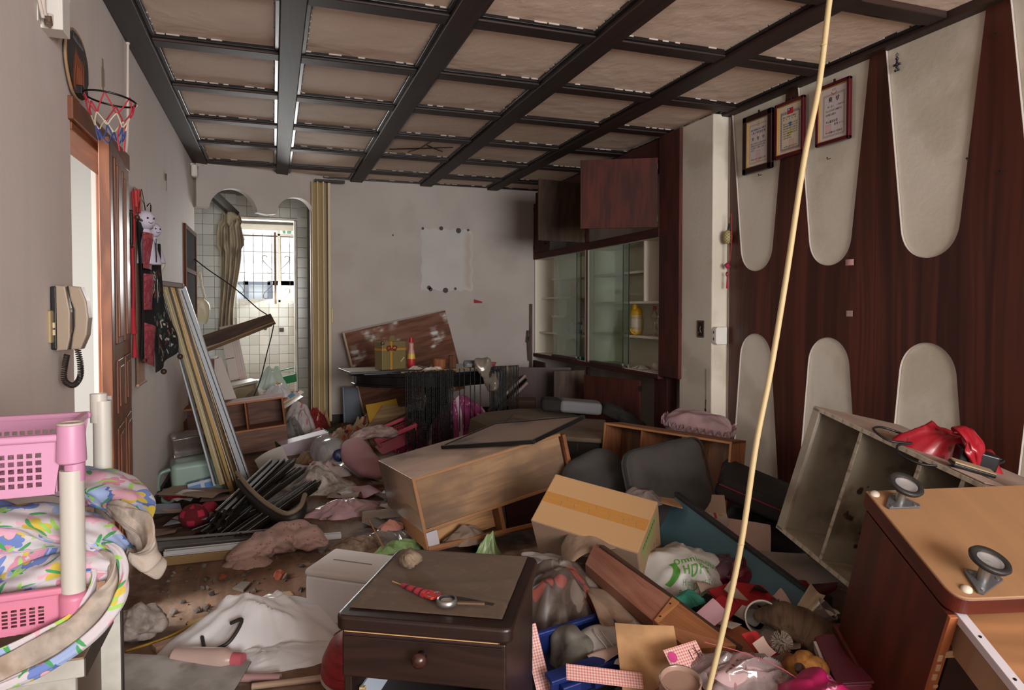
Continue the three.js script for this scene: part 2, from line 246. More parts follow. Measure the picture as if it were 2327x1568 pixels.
{ // timber panelling with pale round-ended cut-outs
  const g = struct('wall_panelling');
  const lobes = [-3.93, -3.265, -2.6, -1.93, -1.26];
  // drawn in (u = -z, y): a notch in the top edge and a notch in the bottom edge per lobe
  const panel = (z0, z1, own) => {
    const s = new THREE.Shape(), a = -z1, b = -z0; s.moveTo(a, 0);
    for (const c of own.slice().sort((p, q) => q - p).map((q) => -q)) { s.lineTo(c - .255, 0); s.lineTo(c - .165, .96); s.bezierCurveTo(c - .155, 1.06, c - .08, 1.12, c, 1.12); s.bezierCurveTo(c + .08, 1.12, c + .155, 1.06, c + .165, .96); s.lineTo(c + .255, 0); }
    s.lineTo(b, 0); s.lineTo(b, 2.72);
    for (const c of own.slice().sort((p, q) => p - q).map((q) => -q)) { s.lineTo(c + .28, 2.72); s.lineTo(c + .168, 1.72); s.bezierCurveTo(c + .155, 1.61, c + .08, 1.56, c, 1.56); s.bezierCurveTo(c - .08, 1.56, c - .155, 1.61, c - .168, 1.72); s.lineTo(c - .28, 2.72); }
    s.lineTo(a, 2.72);
    const e = new THREE.ExtrudeGeometry(s, { depth: .017, bevelEnabled: false, curveSegments: 16 });
    e.rotateY(PI / 2);               // (u,y,d) -> x = d, z = -u
    e.translate(3.203, 0, 0); return uvm(e, 'y');
  };
  part(g, 'panelling_sheet', panel(-4.225, -2.931, [-3.93, -3.265]), M.panelWood);
  part(g, 'panelling_sheet', panel(-2.929, -1.601, [-2.6, -1.93]), M.panelWood);
  part(g, 'panelling_sheet', panel(-1.599, 3.9, [-1.26, -.59, .08]), M.panelWood);
  // the painted edge of each cut-out
  for (const c of lobes) {
    const up = [], lo = []; const B = (p0, p1, p2, p3, t) => { const m = 1 - t; return m * m * m * p0 + 3 * m * m * t * p1 + 3 * m * t * t * p2 + t * t * t * p3; };
    up.push([-.28, 2.72], [-.168, 1.72]); for (let t = .1; t <= 1.001; t += .1) up.push([B(-.168, -.155, -.08, 0, t), B(1.72, 1.61, 1.56, 1.56, t)]); for (let t = .1; t <= 1.001; t += .1) up.push([B(0, .08, .155, .168, t), B(1.56, 1.56, 1.61, 1.72, t)]); up.push([.28, 2.72]);
    lo.push([-.255, 0], [-.165, .96]); for (let t = .1; t <= 1.001; t += .1) lo.push([B(-.165, -.155, -.08, 0, t), B(.96, 1.06, 1.12, 1.12, t)]); for (let t = .1; t <= 1.001; t += .1) lo.push([B(0, .08, .155, .165, t), B(1.12, 1.12, 1.06, .96, t)]); lo.push([.255, 0]);
    for (const l of [up, lo]) { const q = []; for (let i = 0; i < l.length - 1; i++) q.push(bar([3.211, l[i][1], c - l[i][0]], [3.211, l[i + 1][1], c - l[i + 1][0]], .013, .003, 0)); part(g, 'painted_edge', merge(q), M.chip); }
  }
}
{ // doorway on the left: casing, door ajar, the bright room behind
  const casing = mat({ map: woodTex(0x6b3a20, 0x8a5230, { rep: 1, seed: 101, streak: 14 }), roughness: .5 }), d = struct('door_1');
  part(d, 'door_frame', merge(at(bx(.15, .09, 1.08, .006, 'z'), -.785, 2.065, -3.55), at(bx(.13, .03, 1.0, .004, 'z'), -.79, 2.005, -3.55)), casing);
  part(d, 'door_frame', at(bx(.13, 2.04, .035, .004, 'y'), -.795, 1.02, -4.055), casing);
  part(d, 'door_frame', at(bx(.11, 2.02, .02, .003, 'y'), -.80, 1.01, -3.05), M.white);
  const leaf = new THREE.Group(); leaf.name = 'door_leaf'; d.add(leaf); leaf.position.set(-.735, 0, -4.07); leaf.rotation.y = 5.2 * PI / 180;
  const dw = mat({ map: woodTex(0x5c3018, 0x8a5230, { rep: 1.2, seed: 103, streak: 10 }), roughness: .42 });
  part(leaf, 'leaf_board', at(bx(.042, 2.0, .82, .004, 'y'), 0, 1.02, .41), dw);
  for (const [y, h] of [[1.55, .82], [.95, .24], [.42, .7]]) for (const s of [.24, .58]) part(leaf, 'carved_panel', merge(at(bx(.012, h, .22, .005, 'y'), .024, y, s), at(bx(.01, h - .06, .15, .005, 'y'), .031, y, s)), dw);
  part(leaf, 'lock_plate', merge(at(bx(.03, .12, .004, .001), 0, .87, .822), at(cyl(.011, .011, .02, 16), 0, .87, .83, PI / 2)), M.metal);
  for (const y of [1.72, .25]) part(leaf, 'hinge', merge(at(bx(.004, .12, .07, .001), .023, y, .04), at(cyl(.009, .009, .15, 12), .03, y, 0), at(lathe([[0, .012], [.012, .006], [.004, 0], [.01, -.012], [0, -.03]], 10), .03, y + .09, 0), at(lathe([[0, .03], [.01, .012], [.004, 0], [.012, -.006], [0, -.012]], 10), .03, y - .09, 0)), M.darkMetal);
  const room = mat({ color: 0xb4b3ae, roughness: .85 });
  struct('wall_side_room', merge(at(bx(3.2, 2.86, .12, 0), -2.4, 1.43, -5.56), at(bx(3.2, 2.86, .12, 0), -2.4, 1.43, -.6), at(bx(.12, 2.86, 1.0, 0), -3.94, 1.43, -5.0), at(bx(.12, 2.86, 1.6, 0), -3.94, 1.43, -1.4), at(bx(.12, .8, 2.4, 0), -3.94, .4, -3.3), at(bx(.12, .4, 2.4, 0), -3.94, 2.66, -3.3)), room);
  struct('ceiling_side_room', at(bx(3.3, .1, 5.2, 0), -2.45, 2.86, -3.1), room);
  struct('floor_side_room', at(bx(3.3, .1, 5.2, 0), -2.45, -.05, -3.1), M.floor);
  struct('trim_1', at(bx(.05, 2.4, .08, .004), -1.16, 1.2, -5.47), M.white);
}
{ // arched header across the kitchen opening; it runs at a slant from the left wall to the back wall
  const a = [-.73, -7.37], L = 1.378, yaw = Math.atan2(.51, 1.28);
  const s = new THREE.Shape(); s.moveTo(0, 2.8); s.lineTo(0, 2.30); s.lineTo(.113, 2.305); s.bezierCurveTo(.12, 2.42, .24, 2.52, .363, 2.52); s.bezierCurveTo(.48, 2.52, .58, 2.42, .6, 2.30); s.lineTo(.70, 2.287); s.lineTo(.79, 2.30); s.bezierCurveTo(.80, 2.42, .90, 2.50, 1.03, 2.50); s.bezierCurveTo(1.17, 2.50, 1.27, 2.38, 1.285, 2.05); s.lineTo(1.285, 0); s.lineTo(1.46, 0); s.lineTo(1.46, 2.8); s.lineTo(0, 2.8);
  const e = uvm(new THREE.ExtrudeGeometry(s, { depth: .09, bevelEnabled: true, bevelSize: .006, bevelThickness: .006, bevelSegments: 2, curveSegments: 20 }), 'y');
  struct('wall_arches', e, M.wallBack, [a[0], 0, a[1] - .05], [0, yaw, 0]);
  struct('trim_2', at(bx(1.6, .05, .05, .004), .78, 2.715, .035), flat(0x6b5f50, .5), [a[0], 0, a[1] - .02], [0, yaw, 0]);
}
{ // kitchen: tiled walls, each tile its own piece
  const tileGeo = bx(.1235, .1235, .008, .002);
  const tiled = (name, len, h, pos, turn, skip, pitch = .127) => {
    const w = struct(name, null, null, pos, [0, turn, 0]); let n = 0;
    return { w, run(x0, x1, y0, y1) { for (let x = x0 + pitch / 2; x < x1; x += pitch) for (let y = y0 + pitch / 2; y < y1; y += pitch) { part(w, 'tile', tileGeo, M.tile[(h2(n++, 7, 3) * 4) | 0], [x, y, .003], [rr(-.006, .006), rr(-.006, .006), 0]); } }, slab(x0, x1, y0, y1, t = .11) { part(w, 'wall_body', at(bx(x1 - x0, y1 - y0, t, 0), (x0 + x1) / 2, (y0 + y1) / 2, -t / 2), M.grout); } };
  };
  const A = tiled('wall_kitchen', 0, 0, [0, 0, -9.0], 0);
  A.slab(-1.9, -.42, 0, 2.86); A.slab(.28, .6, 0, 2.86); A.slab(-.42, .28, 2.41, 2.86);
  A.run(-1.05, -.43, .03, 2.68); A.run(.293, .47, .03, 2.68); A.run(-.42, .28, 2.43, 2.68);
  const B = tiled('wall_balcony', 0, 0, [0, 0, -9.9], 0);
  B.slab(-1.3, .75, 0, 1.37); B.slab(-1.3, -.68, 1.37, 2.45); B.slab(.42, .75, 1.37, 2.45); B.slab(-1.3, .75, 2.45, 2.86);
  B.run(-.56, .32, .03, 1.37);
  const R = tiled('wall_kitchen_right', 0, 0, [.47, 0, -9.0], -PI / 2);
  R.slab(0, 1.16, 0, 2.86, .1); R.run(.01, 1.14, .03, 2.68);
  struct('wall_kitchen_left', merge(at(bx(.12, 2.86, 1.7, 0), -1.9, 1.43, -8.2), at(bx(1.1, 2.86, .1, 0), -1.35, 1.43, -7.44)), M.wallBack);
  struct('wall_balcony_sides', merge(at(bx(.1, 2.86, .9, 0), -1.2, 1.43, -9.5), at(bx(.1, 2.86, .9, 0), .62, 1.43, -9.5)), M.wallBack);
  struct('ceiling_kitchen', at(bx(2.9, .1, 3.2, 0), -.5, 2.83, -8.85), M.wallBack);
  struct('door_2', merge(at(bx(.03, 2.4, .14, .003), .27, 1.2, -8.98), at(bx(.72, .03, .14, .003), -.07, 2.40, -8.98)), M.whitePaint);
  const w2 = struct('window_2'), wm = flat(0xd9d6cc, .5);
  part(w2, 'window_frame', merge(at(bx(1.12, .07, .06, .003), -.13, 2.40, -9.86), at(bx(.035, 1.0, .05, .003), .085, 1.87, -9.84), at(bx(.04, 1.06, .06, .003), .30, 1.9, -9.86), at(bx(.26, .035, .05, .003), .19, 1.395, -9.84), at(bx(.26, .03, .05, .003), .19, 2.30, -9.84)), wm);
  const gr = [at(bx(1.1, .018, .02, 0), -.13, 2.29, -9.94), at(bx(.028, .98, .03, 0), .035, 1.85, -9.9)];
  for (let x = -.6; x < .42; x += .118) gr.push(at(bx(.007, .95, .007, 0), x, 1.85, -9.93)); for (const y of [2.07, 1.78, 1.52]) gr.push(at(bx(1.08, .006, .007, 0), -.13, y, -9.925));
  part(w2, 'window_bar', merge(gr), M.rust);
  const sc = [], curl = (x, y, sx, sy) => sc.push(tube([[x, y, -9.93], [x + .02 * sx, y + .02 * sy, -9.93], [x + .055 * sx, y + .012 * sy, -9.93], [x + .058 * sx, y - .035 * sy, -9.93], [x + .01 * sx, y - .1 * sy, -9.93], [x - .055 * sx, y - .17 * sy, -9.93], [x - .06 * sx, y - .21 * sy, -9.93], [x - .02 * sx, y - .225 * sy, -9.93], [x - .0 * sx, y - .2 * sy, -9.93]], .004, 40, 6));
  curl(-.07, 2.0, -1, 1); curl(.16, 2.0, 1, 1); curl(-.42, 2.25, 1, 1); curl(-.44, 1.52, 1, -1); curl(-.06, 1.45, -1, -1); curl(.16, 1.55, 1, 1); part(w2, 'window_scroll', merge(sc), M.rust);
  const br = []; const f = rng(77); for (let x = -.6; x < .32; x += .045) br.push(at(rock(rr(.015, .035, f), (x * 1000) | 0, .6, 1), x, 1.362, -9.93 + rr(-.03, .04, f))); part(w2, 'broken_sill', merge(br), flat(0xc9c6be, .9));
  // the house across the lane
  const h = thing('apartment_building', 'white apartment building across the lane, seen through the kitchen window grille', 'building', [-.9, 0, -16]);
  const wh = flat(0xe6e6e2, .9);
  part(h, 'facade', merge(at(bx(9, 2.3, .3, 0), 0, 1.9 - 1.95, 0), at(bx(9, 1.1, .3, 0), 0, 2.35, 0), at(bx(9, .15, 1.0, 0), 0, 2.72, .4), at(bx(9, 2.8, .3, 0), 0, 4.3, -.9), at(bx(2.2, .9, .3, 0), -3.4, 1.45, 0), at(bx(3.6, .9, .3, 0), 2.7, 1.45, 0)), wh);
  part(h, 'ledge', merge(at(bx(9, .12, .1, 0), 0, 2.35, .18), at(bx(9, .05, .08, 0), 0, 1.98, .18)), flat(0xb9b6ae, .9));
  const rl = []; for (let x = -4; x < 4; x += .14) rl.push(at(bx(.03, .55, .03, 0), x, 3.05, .85)); for (const y of [2.85, 3.02, 3.2, 3.34]) rl.push(at(bx(8, .04, .04, 0), 0, y, .85)); part(h, 'railing', merge(rl), flat(0xd6dad8, .8));
  const wn = part(h, 'window', merge(at(bx(3.1, .07, .1, 0), -.7, 1.84, .12), at(bx(3.1, .12, .1, 0), -.7, 1.43, .12), at(bx(.1, .9, .1, 0), -1.2, 1.44, .12), at(bx(.1, .9, .1, 0), .35, 1.44, .12), at(bx(.1, .9, .1, 0), -.3, 1.44, .12), at(bx(.1, .9, .1, 0), .84, 1.44, .12)), flat(0x54585e, .6));
  part(wn, 'curtain', at(bx(3.2, .95, .03, 0), -.7, 1.42, -.05), flat(0xc2c4c4, .9));
  const ac = thing('awning', 'grey corrugated awning above the balcony of the building across the lane', 'awning', [-.9, 3.62, -14.9]); { const p = []; for (let i = 0; i < 80; i++) p.push(at(bx(.08, .018, 1.0, 0), -4 + i * .1, (i % 2) * .03, 0, .42)); part(ac, 'corrugated_sheet', merge(p), flat(0xa9aeb0, .7)); }
  const pots = [[-1.9, 0x5a9a8a], [-1.2, 0xa8503c], [-.8, 0xb5604a], [.3, 0x6a8f6a], [-2.4, 0x4a7a9a]]; for (const [i, [x, c]] of pots.entries()) { const p = thing('potted_plant', ['leafy plant in a teal pot', 'leafy plant in the wider brick red pot', 'low plant in a terracotta pot', 'leafy plant in a green pot', 'plant in a blue pot'][i] + ' on the balcony across the lane', 'plant', [x - .0, 2.8, -15.35], null, 'potted plants on the balcony across the lane'); part(p, 'pot', at(lathe([[0, 0], [.07, 0], [.1, .16], [.09, .16], [.085, .14], [0, .14]], 14)), flat(c, .8)); const lv = []; const q = rng(i + 40); for (let k = 0; k < 26; k++) lv.push(at(bx(.05, .004, .12, 0), rr(-.13, .13, q), .18 + rr(0, .24, q), rr(-.1, .1, q), rr(-1, 1, q), rr(0, 6, q), rr(-1, 1, q))); part(p, 'leaf', merge(lv), flat(0x66854f, .8)).userData.kind = 'stuff'; }
  struct('ground_lane', at(bx(30, .1, 12, 0), 0, -3, -16), flat(0x8a8a86, .95));
}

// ---------------------------------------------------------------- built-in display cabinet on the right
{
  const X = 3.05, c = thing('display_cabinet', 'tall built-in dark red timber cabinet with a glass showcase and open doors', 'cabinet', [0, 0, 0]);
  const lin = mat({ color: 0xeae3d2, roughness: .7 });
  part(c, 'stile', at(bx(.42, 2.0, .30, .006, 'y'), X + .21, 1.73, -4.805), M.darkRed);
  part(c, 'lower_stile', at(bx(.1, .73, .2, .004, 'y'), X + .1, .365, -5.0), M.darkRed);
  part(c, 'frieze', at(bx(.3, .18, 2.9, .004, 'z'), X + .17, 2.63, -6.38), M.darkRed);
  part(c, 'rail', at(bx(.05, .075, 2.9, .006, 'z'), X + .02, 1.935, -6.4), M.darkRed);
  part(c, 'rail', at(bx(.07, .04, 2.9, .006, 'z'), X + .03, .72, -6.4), M.darkRed);
  part(c, 'rail', at(bx(.06, .09, 2.9, .004, 'z'), X + .06, .05, -6.4), M.darkRed);
  part(c, 'shelf_board', at(bx(.42, .02, 2.9, .002, 'z'), X + .23, 1.905, -6.4), lin); part(c, 'shelf_board', at(bx(.42, .02, 2.9, .002, 'z'), X + .23, .735, -6.4), lin);
  part(c, 'back_panel', at(bx(.02, 1.2, 2.9, 0, 'y'), X + .345, 1.32, -6.4), lin);
  part(c, 'back_panel', at(bx(.02, 2.6, 2.95, 0, 'y'), X + .455, 1.32, -6.4), M.umber);
  part(c, 'end_panel', at(bx(.42, 1.18, .02, .002, 'y'), X + .22, 1.32, -7.83), lin); part(c, 'end_panel', at(bx(.4, 1.18, .02, .002, 'y'), X + .22, 1.32, -4.965), lin);
  part(c, 'divider', at(bx(.06, 1.17, .03, .002, 'y'), X + .03, 1.32, -6.365), M.white); part(c, 'divider', at(bx(.012, 1.17, .02, .001, 'y'), X + .0, 1.32, -6.33), M.darkRed);
  part(c, 'divider', at(bx(.38, 1.17, .018, .001, 'y'), X + .24, 1.32, -6.365), lin);
  // stepped shelves in both halves
  const sh = (z0, z1, y, d = .3) => part(c, 'shelf', at(bx(d * .8, .022, Math.abs(z1 - z0), .002, 'z'), X + .335 - d * .8 / 2, y, (z0 + z1) / 2), lin);
  const dv = (z, y0, y1, d = .28) => part(c, 'divider', at(bx(d * .8, y1 - y0, .018, .002, 'y'), X + .335 - d * .8 / 2, (y0 + y1) / 2, z), lin);
  sh(-7.82, -6.37, 1.0, .34); sh(-7.82, -7.1, 1.42); sh(-7.1, -6.37, 1.42); dv(-7.1, 1.2, 1.42); sh(-7.5, -7.1, 1.2); dv(-7.5, 1.0, 1.2); sh(-7.5, -6.37, 1.64); dv(-7.4, 1.42, 1.64); dv(-6.62, 1.42, 1.64); dv(-6.6, 1.0, 1.22); sh(-6.6, -6.37, 1.22);
  sh(-6.35, -4.97, 1.04, .34); sh(-6.35, -4.97, 1.35, .34); sh(-6.35, -5.3, 1.63, .3); dv(-5.3, 1.36, 1.9, .34);
  // sliding glass panes
  for (const [z0, z1, dx] of [[-7.25, -6.62, 0], [-7.2, -6.56, .02], [-6.31, -5.6, 0], [-6.27, -5.53, .02]]) { const p = part(c, 'glass_pane', at(bx(.005, 1.13, z1 - z0, 0), X + .02 + dx, 1.325, (z0 + z1) / 2), M.glass); part(p, 'pane_edge', at(bx(.008, 1.13, .006, 0), X + .02 + dx, 1.325, z1), flat(0x1d3a33, .2)); part(p, 'pane_latch', at(bx(.016, .035, .02, .002), X + .016 + dx, .765, z1), M.metal); }
  for (const z of [-6.92, -5.92]) part(c, 'glass_track', at(bx(.06, .02, .7, .002, 'z'), X + .03, .752, z), M.umber);
  // doors: hinge point, direction towards the free edge, width, height
  const door = (hx, hz, ex, ez, y0, y1, m, knob, lab) => { const L = Math.hypot(ex - hx, ez - hz), d = new THREE.Group(); d.name = 'door'; if (lab) d.userData.label = lab; c.add(d); d.position.set(hx, 0, hz); d.rotation.y = Math.atan2(-(ez - hz), ex - hx); part(d, 'door_board', at(bx(L, y1 - y0, .022, .003, 'y'), L / 2, (y0 + y1) / 2, 0), m); if (knob) part(d, 'knob', at(lathe([[0, 0], [.009, .002], [.007, .014], [.014, .02], [.012, .03], [0, .034]], 14), L - .06, knob, .011, PI / 2), M.darkMetal); for (const y of [y0 + .07, y1 - .07]) part(d, 'hinge', at(bx(.012, .05, .026, .002), .002, y, 0), M.darkMetal); return d; };
  door(3.045, -4.97, 2.478, -5.276, 1.975, 2.555, M.darkRed, 2.06, 'upper door hanging ajar, showing its red face');
  door(3.045, -6.38, 2.503, -6.306, 1.975, 2.585, M.umber, 0, 'upper door swung fully open, showing its brown inner face');
  door(3.05, -7.82, 3.05, -7.35, 1.975, 2.58, M.darkRed, 2.06, 'upper door, closed');
  part(c, 'upright', at(bx(.03, .62, .04, .002, 'y'), X + .03, 2.28, -6.4), M.darkRed); part(c, 'upright', at(bx(.03, .6, .05, .002, 'y'), X + .05, .38, -6.4), M.darkRed);
  door(3.05, -6.72, 2.51, -6.93, .07, .655, mat({ map: woodTex(0x2a1213, 0x3c1c1a, { rep: 1, seed: 131, dust: 0x5a4a44, dustAmt: .4 }), roughness: .5 }), 0, 'lower door swung open with scuffed dark face');
  door(3.05, -6.38, 2.71, -6.40, .07, .655, M.umber, 0, 'lower door with brown inner face');
  door(3.07, -5.28, 2.83, -5.92, .07, .655, M.darkRed, .55, 'lower door standing ajar');
  door(3.05, -7.82, 3.02, -7.4, .07, .655, M.darkRed, .55, 'lower door beside the back wall');
  part(c, 'inner_floor', at(bx(.4, .02, 2.85, 0, 'z'), X + .24, .1, -6.4), M.umber);
}
{ // things left in the showcase
  const y1 = 1.052, F = thing('water_flask', 'yellow and white checked drinking flask with a strap on the showcase shelf', 'flask', [3.22, y1, -5.62]);
  const yel = flat(0xd2a015, .45), chk = mat({ map: ctex(256, 256, (g, w, h) => { g.fillStyle = '#cfc6b2'; g.fillRect(0, 0, w, h); g.fillStyle = '#c8951c'; for (const y0 of [10, 190]) for (let r = 0; r < 4; r++) for (let x = 0; x < 24; x++) if ((x + r) % 2) g.fillRect(x * 11, y0 + r * 12, 11, 12); g.fillStyle = '#d8a520'; g.beginPath(); g.ellipse(64, 125, 34, 40, 0, 0, 7); g.fill(); g.strokeStyle = '#b5482c'; g.lineWidth = 7; g.beginPath(); g.moveTo(50, 112); g.lineTo(78, 134); g.stroke(); }), roughness: .4 });
  part(F, 'body', at(cyl(.055, .057, .15, 32), 0, .105, 0), chk); part(F, 'base', at(cyl(.058, .06, .03, 32), 0, .016, 0), yel); part(F, 'collar', at(lathe([[.058, 0], [.06, .03], [.05, .055], [.03, .075], [0, .08]], 32), 0, .18, 0), yel); part(F, 'cup_lid', at(cyl(.026, .028, .06, 20), -.02, .255, .01), yel); part(F, 'stopper', at(lathe([[0, .02], [.018, .015], [.02, 0], [0, 0]], 16), .01, .285, 0), flat(0x3a3426, .5)); part(F, 'strap', tube([[.05, .2, 0], [.075, .12, 0], [.065, .03, 0], [.0, .01, .07], [-.08, .01, .09], [-.1, .05, .07], [-.06, .06, .05]], .006), yel);
  const b = thing('gourd_bottle', 'clear gourd shaped bottle with a pink cap beside the yellow flask', 'bottle', [3.26, y1, -5.36]); part(b, 'bottle_body', lathe([[0, 0], [.03, .002], [.034, .03], [.034, .06], [.024, .085], [.03, .11], [.024, .135], [.036, .165], [.036, .185], [.014, .215], [.014, .235], [0, .235]], 24), matp({ color: 0xe8e6dc, roughness: .08, transmission: .9, thickness: .01 })); part(b, 'cap', at(cyl(.016, .016, .03, 16), 0, .25, 0), flat(0xc4355a, .5));
  const fn = solo('folded_fan', ext([[0, 0], [.09, .16], [.02, .2], [-.01, .03]], .006, .001), mat({ ...spk(0x6a2222, 0xa05a50, { rep: 8, f: 20, stain: 0xd8cfc4, stainAmt: .9 }), roughness: .6 }), 'narrow dark red printed card standing on the upper showcase shelf', 'card', [3.26, 1.362, -5.26], [0, 1.2, .2]);
  solo('ornament_ball', new THREE.SphereGeometry(.04, 24, 16), flat(0xd0cac0, .3), 'round white ball on the lowest showcase shelf', 'ball', [3.2, .786, -5.22]);
  const pp = thing('crumpled_wrapper', 'torn crumpled paper wrapper on the lowest showcase shelf', 'wrapper', [3.18, .747, -5.45]); part(pp, 'wrapper_sheet', heap({ rx: .06, rz: .1, h: .035, seed: 9, folds: 8, rag: .4 }), flat(0xb5aca0, .6));
  solo('paper_strip', at(bx(.06, .006, .2, .001), 0, 0, 0), flat(0xd0c8bc, .8), 'flat white paper strip on the lowest showcase shelf', 'paper', [3.13, .751, -5.12]);
  const gb = thing('sauce_jar', 'small jar with a green cap and red label behind the glass', 'jar', [3.15, .747, -6.45]); part(gb, 'jar_body', lathe([[0, 0], [.028, 0], [.03, .1], [.018, .13], [.018, .14], [0, .14]], 18), flat(0xb64a36, .35)); part(gb, 'cap', at(cyl(.021, .021, .04, 16), 0, .16, 0), flat(0x245c4a, .5));
  solo('plastic_dish', lathe([[0, 0], [.06, 0], [.075, .025], [.07, .025], [.055, .006], [0, .006]], 24), flat(0x3fa08a, .4), 'small turquoise dish at the bottom of the showcase', 'dish', [3.16, .747, -6.62]);
  solo('ring_box', bx(.1, .03, .08, .01), flat(0xb23a6a, .4), 'small magenta case beside the turquoise dish', 'case', [3.12, .762, -6.78]);
  const j = thing('glass_jar', 'glass jar with a blue lid standing on the middle glass cabinet shelf', 'jar', [3.28, 1.012, -7.05]); part(j, 'jar_body', lathe([[0, 0], [.05, 0], [.052, .09], [.046, .1], [0, .1]], 24), matp({ color: 0xc8d6dc, roughness: .1, transmission: .8, thickness: .01 })); part(j, 'lid', at(cyl(.052, .052, .03, 24), 0, .115, 0), flat(0x5a7494, .5));
  solo('red_bow', merge(at(new THREE.SphereGeometry(.025, 12, 8), 0, .02, 0), at(new THREE.SphereGeometry(.02, 12, 8), .02, .02, .03)), flat(0xb01f2c, .5), 'small red bow on the shelf above the green capped jar', 'bow', [3.2, 1.012, -6.5]);
  solo('cardboard_sheet', bx(.006, .44, .17, .001, 'y'), flat(0xb58f66, .8), 'strip of tan cardboard leaning behind the sliding glass', 'cardboard', [3.1, 1.36, -6.75], [.03, 0, .04]);
  solo('clear_bag', at(pillow(.24, .16, .18, { wr: .12, seed: 6 }), 0, .09, 0), matp({ color: 0xd8d8c8, roughness: .25, transmission: .5, thickness: .02 }), 'knotted clear bag at the bottom of the left showcase half', 'bag', [3.27, .75, -7.2], [0, 1, 0]);
  solo('wafer_panel', bx(.016, .24, .1, .002, 'y'), flat(0x8f7f6a, .8), 'small brown board standing on the upper left showcase shelf', 'board', [3.3, 1.55, -6.5]);
}
{ // right wall: certificates, nails, charm, pineapple charm, outlet
  const glyphs = { '中': [[[.5, 0], [.5, 1]], [[.15, .25], [.85, .25], [.85, .62], [.15, .62], [.15, .25]]], '山': [[[.5, 0], [.5, .9]], [[.1, .4], [.1, .9], [.9, .9], [.9, .4]]], '年': [[[.3, 0], [.1, .3]], [[.2, .2], [.9, .2]], [[.25, .45], [.85, .45]], [[.05, .7], [.95, .7]], [[.55, .2], [.55, 1]], [[.25, .45], [.25, .7]]], '月': [[[.25, 0], [.25, .6], [.1, 1]], [[.25, 0], [.8, 0], [.8, 1]], [[.25, .33], [.8, .33]], [[.25, .62], [.8, .62]]], '日': [[[.25, 0], [.75, 0], [.75, 1], [.25, 1], [.25, 0]], [[.25, .5], [.75, .5]]],
    '獎': [[[.12, .1], [.12, .5]], [[.3, 0], [.3, .55]], [[.12, .3], [.3, .3]], [[.05, .5], [.3, .4]], [[.5, 0], [.4, .2]], [[.45, .1], [.9, .1], [.5, .4]], [[.6, .05], [.65, .2]], [[.4, .42], [.95, .42]], [[.8, .3], [.8, .58], [.7, .55]], [[.05, .65], [.95, .65]], [[.5, .58], [.45, .78], [.05, 1]], [[.5, .72], [.95, 1]], [[.78, .56], [.86, .62]]],
    '狀': [[[.1, .15], [.1, .5]], [[.32, 0], [.32, 1]], [[.1, .35], [.32, .35]], [[.02, .65], [.32, .5]], [[.45, .3], [.98, .3]], [[.7, 0], [.68, .4], [.42, 1]], [[.7, .4], [.98, 1]], [[.85, .05], [.93, .16]]],
    '榮': [[[.25, 0], [.2, .2]], [[.1, .08], [.14, .18]], [[.4, .06], [.34, .18]], [[.75, 0], [.7, .2]], [[.6, .08], [.64, .18]], [[.9, .06], [.84, .18]], [[.05, .42], [.05, .3], [.95, .3], [.95, .42]], [[.1, .58], [.9, .58]], [[.5, .42], [.5, 1]], [[.5, .6], [.1, .92]], [[.5, .6], [.9, .92]]],
    '譽': [[[.1, .05], [.1, .4]], [[.1, .1], [.3, .1]], [[.1, .25], [.3, .25]], [[.9, .05], [.9, .4]], [[.7, .1], [.9, .1]], [[.7, .25], [.9, .25]], [[.5, 0], [.5, .35]], [[.4, .12], [.6, .12]], [[.05, .42], [.95, .42]], [[.3, .42], [.2, .55]], [[.7, .42], [.8, .55]], [[.25, .58], [.75, .58]], [[.25, .7], [.75, .7]], [[.3, .8], [.7, .8], [.7, 1], [.3, 1], [.3, .8]]],
    '民': [[[.2, .05], [.8, .05], [.8, .35], [.2, .35]], [[.2, .05], [.2, .95], [.45, .8]], [[.1, .6], [.9, .6]], [[.5, .35], [.65, .8], [.95, .95], [.95, .75]]], '國': [[[.08, .02], [.92, .02], [.92, 1], [.08, 1], [.08, .02]], [[.2, .25], [.8, .25]], [[.25, .4], [.5, .4], [.5, .6], [.25, .6], [.25, .4]], [[.2, .8], [.55, .75]], [[.6, .12], [.65, .6], [.85, .85]], [[.8, .4], [.55, .85]]], '人': [[[.5, 0], [.45, .4], [.05, 1]], [[.48, .4], [.95, 1]]], '長': [[[.3, 0], [.3, .5]], [[.3, .02], [.8, .02]], [[.3, .18], [.75, .18]], [[.3, .34], [.75, .34]], [[.05, .5], [.95, .5]], [[.3, .5], [.3, .95], [.5, .85]], [[.45, .5], [.95, .98]]], '安': [[[.5, 0], [.5, .12]], [[.08, .3], [.08, .15], [.92, .15], [.92, .3]], [[.45, .25], [.25, .7], [.85, 1]], [[.7, .5], [.5, .8], [.15, 1]], [[.05, .5], [.95, .5]]], '里': [[[.2, 0], [.8, 0], [.8, .5], [.2, .5], [.2, 0]], [[.2, .25], [.8, .25]], [[.5, 0], [.5, .95]], [[.2, .72], [.8, .72]], [[.05, .95], [.95, .95]]], '區': [[[.9, .05], [.1, .05], [.1, .95], [.95, .95]], [[.35, .2], [.7, .2], [.7, .42], [.35, .42], [.35, .2]], [[.22, .55], [.48, .55], [.48, .78], [.22, .78], [.22, .55]], [[.58, .55], [.85, .55], [.85, .78], [.58, .78], [.58, .55]]] };
  const put = (g, ch, x, y, s, lw = .11) => { g.lineWidth = s * lw; g.lineCap = 'round'; for (const st of glyphs[ch] ?? []) { g.beginPath(); st.forEach(([a, b], i) => i ? g.lineTo(x + a * s, y + b * s) : g.moveTo(x + a * s, y + b * s)); g.stroke(); } };
